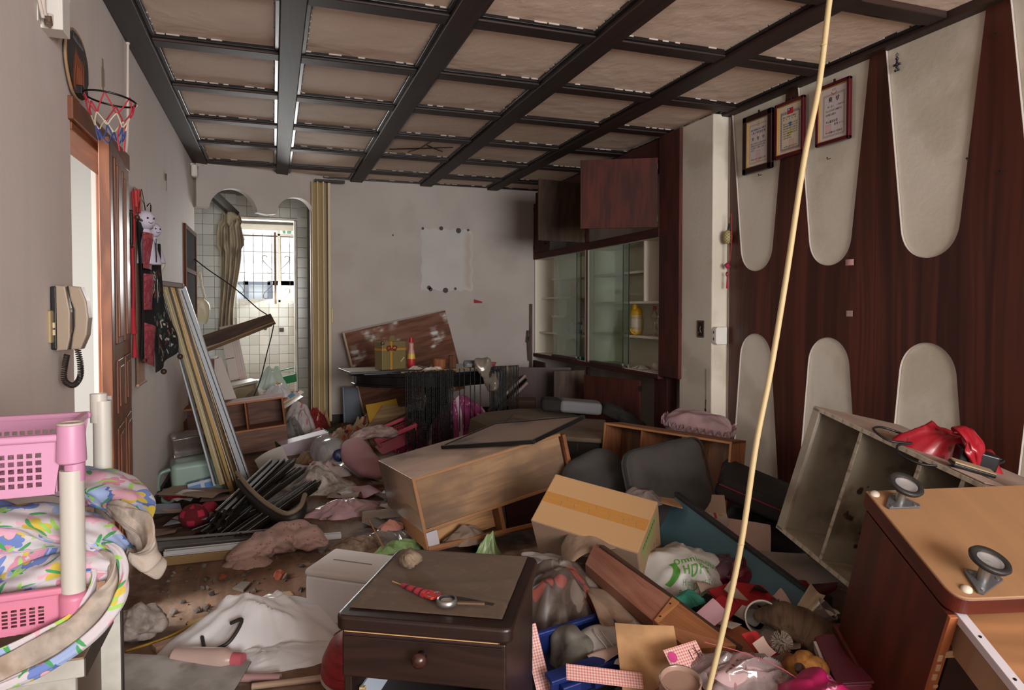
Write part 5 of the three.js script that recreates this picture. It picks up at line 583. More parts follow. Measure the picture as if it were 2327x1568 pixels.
{ // oval black table and what stands on it
  const T = thing('oval_table', 'glossy black oval pedestal table near the back wall', 'table', [1.38, 0, -6.38]);
  const ell = (rx, rz, t, b) => { const s = new THREE.Shape(); s.absellipse(0, 0, rx, rz, 0, PI * 2); const g = new THREE.ExtrudeGeometry(s, { depth: t, bevelEnabled: true, bevelSize: b, bevelThickness: b, bevelSegments: 3, curveSegments: 48 }); g.rotateX(PI / 2); return g; };
  const lac = flat(0x0c0b0c, .22); part(T, 'tabletop', ell(.74, .5, .02, .008), lac, [0, .715, 0]); part(T, 'apron', ell(.69, .455, .085, .004), lac, [0, .685, 0]); part(T, 'apron_bead', ell(.70, .465, .012, .006), lac, [0, .61, 0]); part(T, 'pedestal', lathe([[0, 0], [.3, 0], [.32, .02], [.3, .05], [.14, .08], [.1, .14], [.12, .3], [.1, .45], [.14, .56], [.2, .6], [0, .6]], 32), lac, [.1, 0, 0]);
  const bd = thing('black_framed_board', 'pale board with a black rim lying on the left end of the table', 'board', [.98, .738, -6.22], [0, .12, 0]); part(bd, 'board_sheet', at(bx(.74, .008, .46, .001), 0, .004, 0), flat(0xa8968a, .6)); for (const z of [-1, 1]) part(bd, 'rim_bar', at(bx(.78, .02, .02, .003), 0, 0, z * .23), M.black); for (const x of [-1, 1]) part(bd, 'rim_bar', at(bx(.02, .02, .46, .003), x * .38, 0, 0), M.black); 
  solo('black_tray', bx(.7, .012, .4, .004), M.black, 'thin black board lying under the pale rimmed board on the table', 'board', [1.08, .722, -6.18], [0, .05, 0]);
  const gb = thing('gift_box', 'gold gift carrier box with a ribbon bow standing on the table', 'box', [.995, .876, -6.12], [0, .42, 0]); const gold = flat(0x7f7048, .45, { metalness: .25 }); part(gb, 'box_body', bx(.25, .25, .12, .004), gold); part(gb, 'ribbon', merge(at(bx(.254, .018, .124, .001), 0, .055, 0), at(bx(.02, .254, .124, .001), -.03, 0, 0)), flat(0xb07c2c, .45)); part(gb, 'bow', merge(at(lathe([[0, 0], [.03, .03], [.012, .055], [0, .05]], 10), -.03, .055, .065, 0, 0, 1.2), at(lathe([[0, 0], [.03, .03], [.012, .055], [0, .05]], 10), -.03, .055, .065, 0, 0, -1.2), at(new THREE.SphereGeometry(.012, 10, 8), -.03, .055, .07)), flat(0x7a3a22, .4)); part(gb, 'carry_tab', at(ext((() => { const s = new THREE.Shape(); s.moveTo(-.035, 0); s.lineTo(-.035, .02); s.absarc(0, .025, .03, PI, 0, true); s.lineTo(.035, 0); const o = new THREE.Path(); o.absarc(0, .028, .008, 0, 7); s.holes.push(o); return s; })(), .004), .02, .122, -.002), gold); part(gb, 'cord', tube([[-.1, .11, .061], [-.13, .1, .06], [-.125, .125, .05], [-.1, .12, .06]], .004), M.black); part(gb, 'dotted_print', merge(...[0, 1, 2, 3].map((i) => at(bx(.009, .009, .002, 0), .075 + i * .009, -.055 + i * .01, .0605))), flat(0xc8c4b8, .6));
  const sb = thing('squeeze_bottle', 'pink squeeze bottle with a red cap behind the gold box', 'bottle', [1.2, .735, -6.2]); part(sb, 'bottle_body', lathe([[0, 0], [.035, 0], [.037, .1], [.028, .17], [.02, .2], [.024, .23], [.02, .245], [0, .25]], 22), mat({ map: ctex(64, 128, (g) => { g.fillStyle = '#c08a80'; g.fillRect(0, 0, 64, 128); g.fillStyle = '#b02a2a'; g.fillRect(0, 92, 64, 24); g.fillStyle = '#d0b040'; g.fillRect(0, 80, 64, 12); g.fillStyle = '#4a6aa0'; g.fillRect(10, 100, 14, 20); }), roughness: .4 })); part(sb, 'cap', at(cyl(.019, .021, .04, 16), 0, .27, 0), flat(0xb01c20, .45));
  solo('wood_tub', at(lathe([[0, 0], [.06, 0], [.062, .1], [.055, .1], [.053, .01], [0, .01]], 24), 0, 0, 0), M.oakRed, 'small round wooden tub on the table', 'tub', [1.44, .73, -6.1]); solo('wood_offcut', ext([[-.03, 0], [.035, 0], [.035, .12], [.02, .135], [-.025, .132]], .03, .002), mat({ ...grn(0x5a3620, 0x74492c, { rep: 2, seed: 231 }), roughness: .7 }), 'upright brown wood offcut beside the small tub', 'wood', [1.54, .73, -6.06], [0, .3, 0]);
  const wb = thing('water_bottle', 'clear water bottle with a blue cap lying on the table', 'bottle', [1.78, .772, -6.12], [0, .25, PI / 2 - .08]); part(wb, 'bottle_body', at(lathe([[0, -.1], [.034, -.1], [.036, -.06], [.034, -.05], [.036, -.04], [.034, -.02], [.036, 0], [.035, .05], [.02, .085], [.014, .095], [0, .096]], 24), 0, 0, 0, PI), matp({ color: 0xdce4ec, roughness: .1, transmission: .85, thickness: .008 })); part(wb, 'bottle_label', at(cyl(.037, .037, .05, 24, true), 0, -.01, 0), flat(0x6a86b8, .5)); part(wb, 'cap', at(cyl(.017, .017, .022, 16), 0, -.106, 0), flat(0x24489c, .5));
  solo('bowl', lathe([[0, 0], [.03, 0], [.034, .008], [.062, .05], [.058, .05], [.03, .012], [0, .01]], 26), flat(0xa8525a, .4), 'small pink red bowl behind the water bottle', 'bowl', [1.94, .735, -6.12]); solo('small_bag', heap({ rx: .1, rz: .05, h: .05, seed: 31, folds: 7, rag: .3 }), matp({ color: 0xc9bcb0, roughness: .35 }), 'crumpled clear bag on the table in front of the wooden tub', 'bag', [1.36, .732, -5.98]); solo('small_bag', heap({ rx: .07, rz: .04, h: .03, seed: 33, folds: 7, rag: .3 }), matp({ color: 0xb8a898, roughness: .4 }), 'flat scrap of clear film beside the gold box', 'film', [1.2, .75, -6.03]);
  const hb = thing('hanging_clear_bag', 'clear plastic bag slumped over the table edge', 'bag', [1.80, .72, -5.88]); part(hb, 'bag_film', at(pillow(.16, .12, .16, { wr: .14, seed: 12 }), 0, .05, 0, .2, 0, .3), matp({ color: 0xb5a898, roughness: .2, transmission: .6, thickness: .01 })); part(hb, 'bag_tail', at(pillow(.13, .22, .05, { wr: .3, seed: 13 }), .06, -.07, .02, PI / 2 - .1, .2, .4), matp({ color: 0x9a8d7e, roughness: .25, transmission: .5, thickness: .01 }));
  // bead curtain draped over the front edge
  const bc = thing('bead_curtain', 'black bead curtain on a wooden rod hanging over the table front', 'bead curtain', [0, 0, 0]); part(bc, 'rod', bar([1.03, .745, -5.80], [2.14, .765, -5.90], .014, .02, .002), flat(0x7a5c34, .7)); const st = [], q = rng(22), bead = (x, y0, z, y1) => { const pts = []; let y = y1; while (y < y0) { pts.push([.003, y], [.0062, y + .006], [.003, y + .012]); y += .0125; } return at(lathe(pts, 5), x, 0, z); };
  const put = (x, l) => { const t = (x - 1.03) / 1.11, z = lerp(-5.79, -5.89, t) + rr(.012, .03, q); st.push(bead(x + rr(-.004, .004, q), .745 + t * .02, z, l)); };
  for (let i = 0; i < 42; i++) put(1.07 + i * .0105 + rr(-.003, .003, q), rr(.05, .16, q)); for (const x of [1.56, 1.6, 1.66, 1.7, 1.76]) put(x, rr(.14, .24, q)); for (let i = 0; i < 18; i++) put(1.85 + i * .0095, rr(.12, .3, q)); for (let i = 0; i < 8; i++) put(2.04 + i * .013, rr(.18, .4, q));
  const sp = part(bc, 'bead_strands', merge(st), flat(0x12100f, .22)); sp.userData.kind = 'stuff';
}
{ // sheet of plywood leaning on the back wall
  const p = thing('plywood_panel', 'brown plywood panel with white scuffs leaning tilted on the back wall', 'panel', [1.422, .69, -7.64], [-.157, .116, .225]); part(p, 'panel_board', bx(1.225, .95, .016, .002, 'x'), mat({ map: dtex(1024, (u, v) => { let c = mix3(hex(0x5f3a28), hex(0x7d5340), sst(.3, .7, fbm(u, v, 26, 3, 4, 241))); const top = sst(.3, .42, u); const a = fbm(u, v, 6, 4, 4, 243); c = mix3(c, hex(0xa89a92), sst(.52, .72, a) * sst(.4, .6, fbm(u, v, 50, 3, 2, 245)) * (.25 + top) * .9 + sst(.6, .68, a) * (.15 + top) * .55); return c; }, [.8, 1.05]), roughness: .8 })); part(p, 'edge_lath', at(bx(.02, .96, .03, .003, 'y'), -.612, 0, .0), flat(0xb8a68c, .7)); part(p, 'edge_lath', at(bx(1.22, .006, .02, .001, 'x'), 0, .475, 0), M.chip);
  const s = thing('torn_back_strip', 'broken brown strip of board standing at the back wall beside the showcase', 'board', [3.0, .9, -7.8]); part(s, 'strip_board', bx(.03, .9, .012, .002, 'y'), M.umber); part(s, 'splinter', merge(at(bx(.03, .3, .012, .002, 'y'), -.03, -.1, 0, 0, 0, .05), at(bx(.025, .15, .012, .002, 'y'), -.045, .05, 0, 0, 0, -.1)), M.umber);
}
{ // dark sofa pieces and cushions
  const felt = mat({ ...spk(0x2e2b29, 0x3b3734, { rep: 1.2, f: 5, stain: 0x5a524b, stainAmt: .45, seed: 251 }), roughness: .92 }), feltD = mat({ ...spk(0x1c1a19, 0x262321, { rep: 2, f: 8 }), roughness: .9 });
  const big = thing('dark_cushion', 'large square charcoal sofa cushion standing on edge behind the carton', 'cushion', [1.945, .36, -3.05], [1.35, .12, -.08], 'charcoal sofa cushions behind the carton'); part(big, 'cushion_body', pillow(.52, .47, .13, { e: 7, wr: .02, seed: 3 }), felt); part(big, 'piping', tube(Array.from({ length: 48 }, (_, i) => { const a = i / 48 * 2 * PI, c = Math.cos(a), s = Math.sin(a), q = Math.pow(Math.pow(Math.abs(c), 7) + Math.pow(Math.abs(s), 7), -1 / 7) * .985; return [c * q * .26, .03, s * q * .235]; }), .005, 160, 6, true), feltD);
  const sm = thing('round_cushion', 'rounded charcoal sofa bolster behind the carton', 'cushion', [1.66, .36, -3.3], [.9, .3, .2], 'charcoal sofa cushions behind the carton'); part(sm, 'cushion_body', pillow(.36, .34, .16, { e: 3, wr: .02, seed: 5 }), felt);
  const st = thing('striped_cushion', 'black and grey banded foam seat piece behind the fallen cabinet', 'cushion', [2.35, .50, -5.0], [0, -.35, -.08]); for (const [x, w, m] of [[-.24, .16, feltD], [0, .34, flat(0x77777a, .9)], [.27, .2, feltD]]) part(st, 'band', at(bx(w, .1, .22, .03), x, m === feltD && x > 0 ? -.02 : 0, 0, 0, 0, x > .2 ? -.3 : 0), m); part(st, 'foam_end', at(pillow(.3, .24, .12, { e: 5, seed: 7 }), .42, -.1, .02, 0, 0, -.5), feltD);
  const bt = thing('black_box_table', 'low black covered sofa block with a dusty flat top behind the mirror panel', 'sofa', [1.92, .23, -4.55], [0, -.5, -.03]); part(bt, 'block_body', bx(.72, .36, .78, .02), feltD); part(bt, 'block_top', at(bx(.74, .035, .8, .015), 0, .195, 0), mat({ ...spk(0x6a5c4f, 0x786858, { f: 5, stain: 0x4a4038, stainAmt: .5, seed: 257 }), roughness: .85 })); part(bt, 'piping', at(bx(.006, .34, .006, .002), .2, 0, .391), flat(0x6e1c22, .7)); part(bt, 'side_fold', at(pillow(.7, .3, .06, { e: 6, wr: .2, seed: 9 }), 0, -.02, .39, PI / 2), feltD);
  const ar = thing('sofa_arm', 'grey felt covered sofa arm lying beyond the framed panel', 'sofa', [1.85, .36, -5.35], [0, .1, 0]); part(ar, 'arm_body', ext([[-.35, -.14], [.42, -.14], [.42, .05], [.1, .07], [-.22, .06], [-.32, .02]], .5, .02), mat({ color: 0x6f6152, roughness: .9 }));
  const sf = thing('black_sofa_piece', 'black sofa piece with red piping jammed behind the white shelf unit', 'sofa', [2.60, .25, -3.02], [.1, -.72, -.28]); part(sf, 'seat_body', bx(.62, .12, .4, .03), feltD); part(sf, 'piping', merge(bar([-.3, .02, .203], [.3, .02, .203], .007, .006), bar([-.312, .02, .2], [-.312, .02, -.18], .007, .006)), flat(0x7c1c28, .6)); part(sf, 'lower_fold', at(pillow(.5, .3, .18, { e: 4, wr: .06, seed: 14 }), .05, -.18, .06, .3), feltD);
  const pl = thing('ruffled_pillow', 'pale pink ruffled pillow lying on top of the bookcase by the wall', 'pillow', [2.80, .47, -4.02], [.1, -.75, -.06]); const pk = mat({ ...spk(0xa38488, 0xb5969a, { rep: 2, f: 5, stain: 0x8f7070, stainAmt: .4 }), roughness: .9 }); part(pl, 'pillow_body', pillow(.46, .3, .2, { e: 4, wr: .04, seed: 15 }), pk); part(pl, 'ruffle', sheet((s, t) => { const a = s * 2 * PI, c = Math.cos(a), q = Math.sin(a), k = Math.pow(Math.pow(Math.abs(c), 4) + Math.pow(Math.abs(q), 4), -.25) * (1 + t * .14); return [c * k * .222, .012 * Math.sin(a * 34) * (1 + t) + t * .02, q * k * .145]; }, 160, 4, .003), pk);
  const tp = thing('teal_board', 'teal painted board with a dark edge lying slanted behind the carton', 'board', [0, 0, 0]); { const A = [1.98, .32, -3.18], B = [2.05, .10, -2.12], g = sheet((s, t) => { const x = lerp(lerp(1.78, 1.95, s), lerp(1.93, 2.035, s), t), z = lerp(-3.0, -2.12, s) - t * .07 * (1 - s), y = lerp(lerp(.13, .1, s), lerp(.355, .13, s), t); return [x, y, z]; }, 8, 8, .012); part(tp, 'board_face', g, flat(0x42616c, .5)); part(tp, 'board_edge', bar([1.94, .365, -3.07], [2.05, .125, -2.1], .035, .022, .003), flat(0x26272a, .5)); }
}

// ---------------------------------------------------------------- clutter
function sweep(pts, ra, rb, { seed = 1, wr = .12, ns = 60, na = 36, roll = 0, twist = 0 } = {}) {
  const c = new THREE.CatmullRomCurve3(pts.map(V3), false, 'centripetal'), f = rng(seed * 31 + 5), ph = Array.from({ length: 6 }, () => f() * 6.28), pos = [], uv = [], idx = [], L = c.getLength(), up = new THREE.Vector3(0, 1, 0);
  const rv = (r, t) => { if (!Array.isArray(r)) return r; const k = t * (r.length - 1), i = Math.min(r.length - 2, Math.floor(k)), q = k - i; return lerp(r[i], r[i + 1], q * q * (3 - 2 * q)); };
  for (let i = 0; i <= ns; i++) { const t = i / ns, p = c.getPointAt(t), T = c.getTangentAt(t), S = new THREE.Vector3().crossVectors(T, up).normalize(), N = new THREE.Vector3().crossVectors(S, T).normalize(), cap = Math.sqrt(Math.max(0, 1 - Math.pow(Math.abs(2 * t - 1), 14)));
    for (let j = 0; j < na; j++) { const a = j / na * 2 * PI + roll + twist * t, w = 1 + wr * (Math.sin(3 * a + ph[0] + t * L * 18) * .5 + Math.sin(5 * a + ph[1] - t * L * 31 + 2 * Math.sin(t * L * 23 + ph[3])) * .45 + Math.sin(9 * a + ph[2] + t * L * 52) * .22 + Math.sin(t * L * 70 + ph[4] + 2 * a) * .3), A = rv(ra, t) * w * cap, B = rv(rb, t) * w * cap, q = p.clone().addScaledVector(S, Math.cos(a) * A).addScaledVector(N, Math.sin(a) * B); pos.push(q.x, q.y, q.z); uv.push(t * L, j / na * 2 * PI * (rv(ra, t) + rv(rb, t)) / 2); } }
  for (let i = 0; i < ns; i++) for (let j = 0; j < na; j++) { const a = i * na + j, b = i * na + (j + 1) % na; idx.push(a, b + na, b, a, a + na, b + na); }
  const g = new THREE.BufferGeometry(); g.setAttribute('position', new THREE.Float32BufferAttribute(pos, 3)); g.setAttribute('uv', new THREE.Float32BufferAttribute(uv, 2)); g.setIndex(idx); g.computeVertexNormals(); return g;
}
const pageGeo = (w, d, curl = .02, seed = 1, th = .0012) => { const f = rng(seed), a = f() * 6, b = rr(.4, 1, f); return sheet((s, t) => [lerp(-w / 2, w / 2, s), curl * (Math.sin(s * 3 * b + a) * .5 + .5) + curl * .6 * Math.sin(t * 4 + a * 2) * s + curl * .5, lerp(d / 2, -d / 2, t)], 10, 10, th, w, d); };
const HP = (name, label, cat, pos, o, m, rot, group) => solo(name, heap(o), m, label, cat, pos, rot, group);
const PG = (name, label, cat, pos, rot, w, d, m, curl, seed, group, th) => solo(name, pageGeo(w, d, curl, seed, th), m, label, cat, pos, rot, group);
const film = (c, o = {}) => matp({ color: c, roughness: .3, transmission: .25, thickness: .004, ...o });
const clear = (c) => matp({ color: c, roughness: .12, transmission: .75, thickness: .003, specularIntensity: 1 });
const clothMap = dtex(256, (u, v) => { const k = .78 + .22 * sst(.25, .75, fbm(u, v, 8, 8, 5, 401)), d = sst(.55, .78, fbm(u, v, 4, 4, 5, 403)) * .25; return [k * (1 - d * .8), k * (1 - d), k * (1 - d * 1.2)]; }, 4), clothBump = bumpTex(24, 3, 6, 405);
const cloth = (a, b) => { const m = mat({ color: b, roughness: .95, bumpMap: clothBump, bumpScale: .001 }); m.map = clothMap; return m; };
const print = (bg, cols, n, rmax, rep = 3, seed = 1) => mat({ map: ctex(256, 256, (g) => { g.fillStyle = bg; g.fillRect(0, 0, 256, 256); const f = rng(seed); for (let i = 0; i < n; i++) { g.fillStyle = cols[(f() * cols.length) | 0]; const x = f() * 256, y = f() * 256, r = rmax * (.4 + .6 * f()); for (const dx of [-256, 0, 256]) for (const dy of [-256, 0, 256]) { g.beginPath(); g.ellipse(x + dx, y + dy, r, r * (.4 + .5 * f()), f() * 3, 0, 7); g.fill(); } } }, rep), roughness: .9 });
const C = { paperTan: flat(0x9b8574, .9), paperPink: flat(0xb39a90, .9), paperWhite: flat(0xc8c2bc, .85), paperBlue: flat(0x9aa2b4, .85), kraft: mat({ ...spk(0x9f7650, 0xb0875e, { rep: 2, f: 5, seed: 301 }), roughness: .85 }), whiteFilm: film(0xd6d2cc), pinkFilm: film(0xc6a0a4), greyFilm: clear(0xb8b0a8), alu: flat(0x8d8f92, .5, { metalness: .6 }), aluGold: flat(0x8a6c3a, .4, { metalness: .55 }), aluDark: flat(0x3a332b, .36, { metalness: .6 }), aluYellow: flat(0x85764e, .5, { metalness: .4 }), red: flat(0x9a141c, .7), crim: flat(0x8a1a28, .6) };
const lattice = mat({ map: ctex(128, 128, (g) => { g.fillStyle = '#cdb6b0'; g.fillRect(0, 0, 128, 128); g.strokeStyle = '#b8483e'; g.lineWidth = 5; for (let i = 0; i < 4; i++) for (let j = 0; j < 4; j++) { const x = i * 32 + 16, y = j * 32 + 16; g.beginPath(); g.moveTo(x - 9, y - 9); g.lineTo(x + 9, y + 9); g.moveTo(x + 9, y - 9); g.lineTo(x - 9, y + 9); g.stroke(); g.fillStyle = '#b8483e'; for (const [a, b] of [[0, -11], [0, 11], [-11, 0], [11, 0]]) g.fillRect(x + a - 3, y + b - 3, 6, 6); } }, 28), roughness: .6 });

const said = new Set();
// --- left foreground: desk, pink rack, quilt
{
  const D = thing('white_desk', 'small white laminate desk with a stained brown top in the lower left corner', 'desk', [-.54, 0, -1.6]); const wl = mat({ ...spk(0xc4c3b8, 0xbcbbb1, { rep: 2, f: 5, stain: 0x8a8272, stainAmt: .5, seed: 311 }), roughness: .5 });
  part(D, 'desk_top', at(bx(.42, .034, .24, .003, 'x'), 0, .643, .07), wl); part(D, 'top_laminate', at(bx(.416, .003, .235, .001, 'x'), 0, .6615, .071), mat({ ...spk(0x8a6c54, 0x9d7d62, { rep: 2, f: 4, stain: 0x6a5a4a, stainAmt: .5, seed: 313 }), roughness: .5 })); part(D, 'dark_edge', at(bx(.003, .036, .24, .001), .211, .643, .07), flat(0x3b322a, .6)); part(D, 'front_panel', at(bx(.4, .6, .016, .002, 'y'), -.01, .32, .16), wl); part(D, 'side_panel', at(bx(.016, .62, .2, .002, 'y'), .18, .31, .06), flat(0x5c4c40, .6)); part(D, 'back_leg_panel', at(bx(.26, .655, .018, .002, 'y'), .095, .328, -.045), wl); part(D, 'panel_edge', at(bx(.003, .655, .02, .001), .2265, .328, -.045), flat(0x2e2a26, .6)); part(D, 'nail_head', at(cyl(.004, .004, .004, 10), .07, .645, .191, PI / 2), M.rust);
  const pink = flat(0xb882a0, .42), pinkD = flat(0xbb6f88, .42), pvc = flat(0xb3b0a7, .4);
  const R = thing('pink_basket_rack', 'two tier pink plastic basket rack on white pipes, standing on the desk', 'basket rack', [-.33, 0, -1.36], [0, .08, 0]);
  // wall of a basket with square holes, lying in the xy plane
  const grid = (w, h, nx, ny, m = .02, taper = 0) => { const s = new THREE.Shape(); s.moveTo(0, 0); s.lineTo(-w, 0); s.lineTo(-w, -h); s.lineTo(-taper, -h); s.closePath(); const px = .0125, py = (h - .03) / ny; for (let i = 0; i < nx; i++) for (let j = 0; j < ny; j++) { const x = -.036 - i * px * 1.02, y = -.018 - (j + .5) * py, a = .0042, b = py * .32, o = new THREE.Path(); o.moveTo(x - a, y - b); o.lineTo(x - a, y + b); o.lineTo(x + a, y + b); o.lineTo(x + a, y - b); o.closePath(); s.holes.push(o); } return ext(s, .0025); };
  const basket = (y, m, h, ny, nm) => { const b = new THREE.Group(); b.name = nm; R.add(b); b.position.set(-.012, y, .012); part(b, 'basket_front', at(grid(.36, h, 22, ny, .02, .014), 0, 0, .0), m); part(b, 'basket_back', at(grid(.36, h, 22, ny, .02, .014), 0, 0, -.26), m); part(b, 'basket_side', at(bx(.003, h, .25, .001), -.012, -h / 2, -.13), m); const lat = []; for (let i = 0; i < 26; i++) lat.push(at(bx(.004, .003, .26, 0), -.02 - i * .0135, -h, -.13)); for (let k = 0; k < 14; k++) lat.push(at(bx(.35, .003, .004, 0), -.19, -h - .002, -.01 - k * .019)); part(b, 'basket_floor', merge(lat), m); part(b, 'basket_rim', merge(at(bx(.37, .014, .014, .005), -.18, .004, .004), at(bx(.37, .014, .014, .005), -.18, .004, -.264), at(bx(.014, .014, .27, .005), -.006, .004, -.13)), m); return b; };
  basket(1.075, pink, .092, 5, 'upper_basket'); basket(.812, pinkD, .062, 5, 'lower_basket');
  part(R, 'pipe', at(cyl(.0185, .0185, .215, 28), 0, .915, .016), pvc); part(R, 'pipe', at(cyl(.0175, .0175, .30, 28), .01, .955, -.27), pvc); part(R, 'pipe_stub', at(cyl(.016, .016, .06, 24, true), .004, 1.09, -.27), pvc);
  part(R, 'upper_socket', merge(at(lathe([[.0, .034], [.019, .034], [.021, .03], [.023, -.03], [.019, -.034], [0, -.034]], 28), 0, 1.068, .016), at(cyl(.0165, .016, .034, 8), .004, 1.02, .016)), pink); part(R, 'lower_socket', at(lathe([[0, .022], [.021, .022], [.022, .01], [.021, -.045], [.014, -.05], [0, -.05]], 28), 0, .79, .016), pinkD); part(R, 'socket_rim', at(new THREE.TorusGeometry(.019, .0025, 8, 28), 0, 1.102, .016, PI / 2), flat(0xb0a59c, .5));
  solo('pink_bag', sweep([[-.6, .885, -1.5], [-.5, .90, -1.46], [-.42, .895, -1.44]], [.03, .05, .03], [.02, .03, .02], { seed: 3, wr: .25 }), film(0xb0607c), 'crumpled magenta plastic bag inside the pink rack', 'bag');
  // floral quilt
  const floral = mat({ map: ctex(1024, 1024, (g) => { g.fillStyle = '#b4aeb2'; g.fillRect(0, 0, 1024, 1024); const f = rng(17), blob = (x, y, r, c) => { g.fillStyle = c; for (let k = 0; k < 5; k++) { const a = k * 1.257 + x; g.beginPath(); g.ellipse(x + Math.cos(a) * r * .62, y + Math.sin(a) * r * .62, r * .55, r * .42, a, 0, 7); g.fill(); } }; const cols = ['#c496a6', '#b67a8e', '#5f74ac', '#485d9c', '#b8a440', '#8a9cc0', '#b4aeb2']; for (let i = 0; i < 96; i++) { const x = f() * 1024, y = f() * 1024, r = 44 + f() * 50, c = cols[(f() * 7) | 0]; for (const dx of [-1024, 0, 1024]) for (const dy of [-1024, 0, 1024]) blob(x + dx, y + dy, r, c); } for (let i = 0; i < 46; i++) { g.fillStyle = f() < .5 ? '#3f8a52' : '#8cb858'; g.save(); g.translate(f() * 1024, f() * 1024); g.rotate(f() * 6); g.beginPath(); g.ellipse(0, 0, 52, 12, 0, 0, 7); g.fill(); g.restore(); } }, 3.6), roughness: .9 });
  const lining = cloth(0xb3a698, 0xa89c90, 321, { stain: 0x94866f, stainAmt: .4 });
  const Q = thing('floral_quilt', 'flowered quilt in pink, blue and yellow stuffed through the pink basket rack', 'quilt', [0, 0, 0]);
  part(Q, 'quilt_body', sweep([[-.72, .86, -1.5], [-.6, .875, -1.5], [-.48, .875, -1.48], [-.38, .87, -1.48], [-.31, .87, -1.46]], [.09, .11, .1, .08, .05], [.05, .07, .065, .05, .035], { seed: 5, wr: .14, ns: 110, na: 72 }), floral); part(Q, 'quilt_fold', sweep([[-.48, .93, -1.66], [-.38, .945, -1.6], [-.31, .935, -1.54], [-.26, .91, -1.47], [-.235, .885, -1.42]], [.05, .07, .065, .045, .02], [.018, .024, .026, .024, .014], { seed: 6, wr: .16, ns: 90, na: 56 }), floral); part(Q, 'quilt_fold', sweep([[-.5, .915, -1.46], [-.42, .92, -1.44], [-.35, .90, -1.42], [-.29, .87, -1.41], [-.25, .845, -1.40]], [.03, .045, .05, .04, .02], [.02, .024, .026, .026, .016], { seed: 16, wr: .18, ns: 90, na: 48 }), floral); part(Q, 'quilt_fold', sweep([[-.46, .80, -1.42], [-.38, .825, -1.40], [-.31, .84, -1.38], [-.265, .835, -1.36]], [.03, .04, .035, .02], [.03, .03, .03, .02], { seed: 26, wr: .16, ns: 80, na: 48 }), floral);
  part(Q, 'torn_lining', sweep([[-.30, .925, -1.46], [-.255, .91, -1.41], [-.225, .885, -1.38], [-.215, .855, -1.36], [-.235, .832, -1.36]], [.006, .009, .01, .011, .01], [.01, .02, .028, .032, .036], { seed: 7, wr: .34, ns: 80, na: 40 }), lining); part(Q, 'lining_fold', sweep([[-.30, .865, -1.38], [-.275, .845, -1.36], [-.27, .815, -1.34], [-.285, .785, -1.33], [-.315, .755, -1.32], [-.38, .725, -1.31], [-.45, .705, -1.30], [-.53, .69, -1.29]], [.006, .008, .009, .009, .008, .007, .006, .005], [.012, .02, .024, .026, .026, .024, .02, .014], { seed: 8, wr: .2, ns: 130, na: 48 }), lining);
  part(Q, 'quilt_border', sweep([[-.30, .885, -1.385], [-.262, .865, -1.355], [-.25, .83, -1.335], [-.258, .79, -1.322], [-.285, .752, -1.312], [-.345, .712, -1.302], [-.43, .685, -1.294], [-.53, .668, -1.284]], [.005, .007, .007, .006, .006, .005, .005, .004], [.006, .01, .011, .01, .01, .009, .008, .007], { seed: 9, wr: .2, ns: 120, na: 24 }), floral); part(Q, 'quilt_border', sweep([[-.33, .86, -1.375], [-.30, .835, -1.352], [-.305, .80, -1.335], [-.33, .772, -1.325], [-.39, .748, -1.315], [-.46, .73, -1.30], [-.53, .715, -1.29]], .004, [.005, .008, .008, .007, .006, .005], { seed: 10, wr: .2, ns: 110, na: 24 }), floral);
}
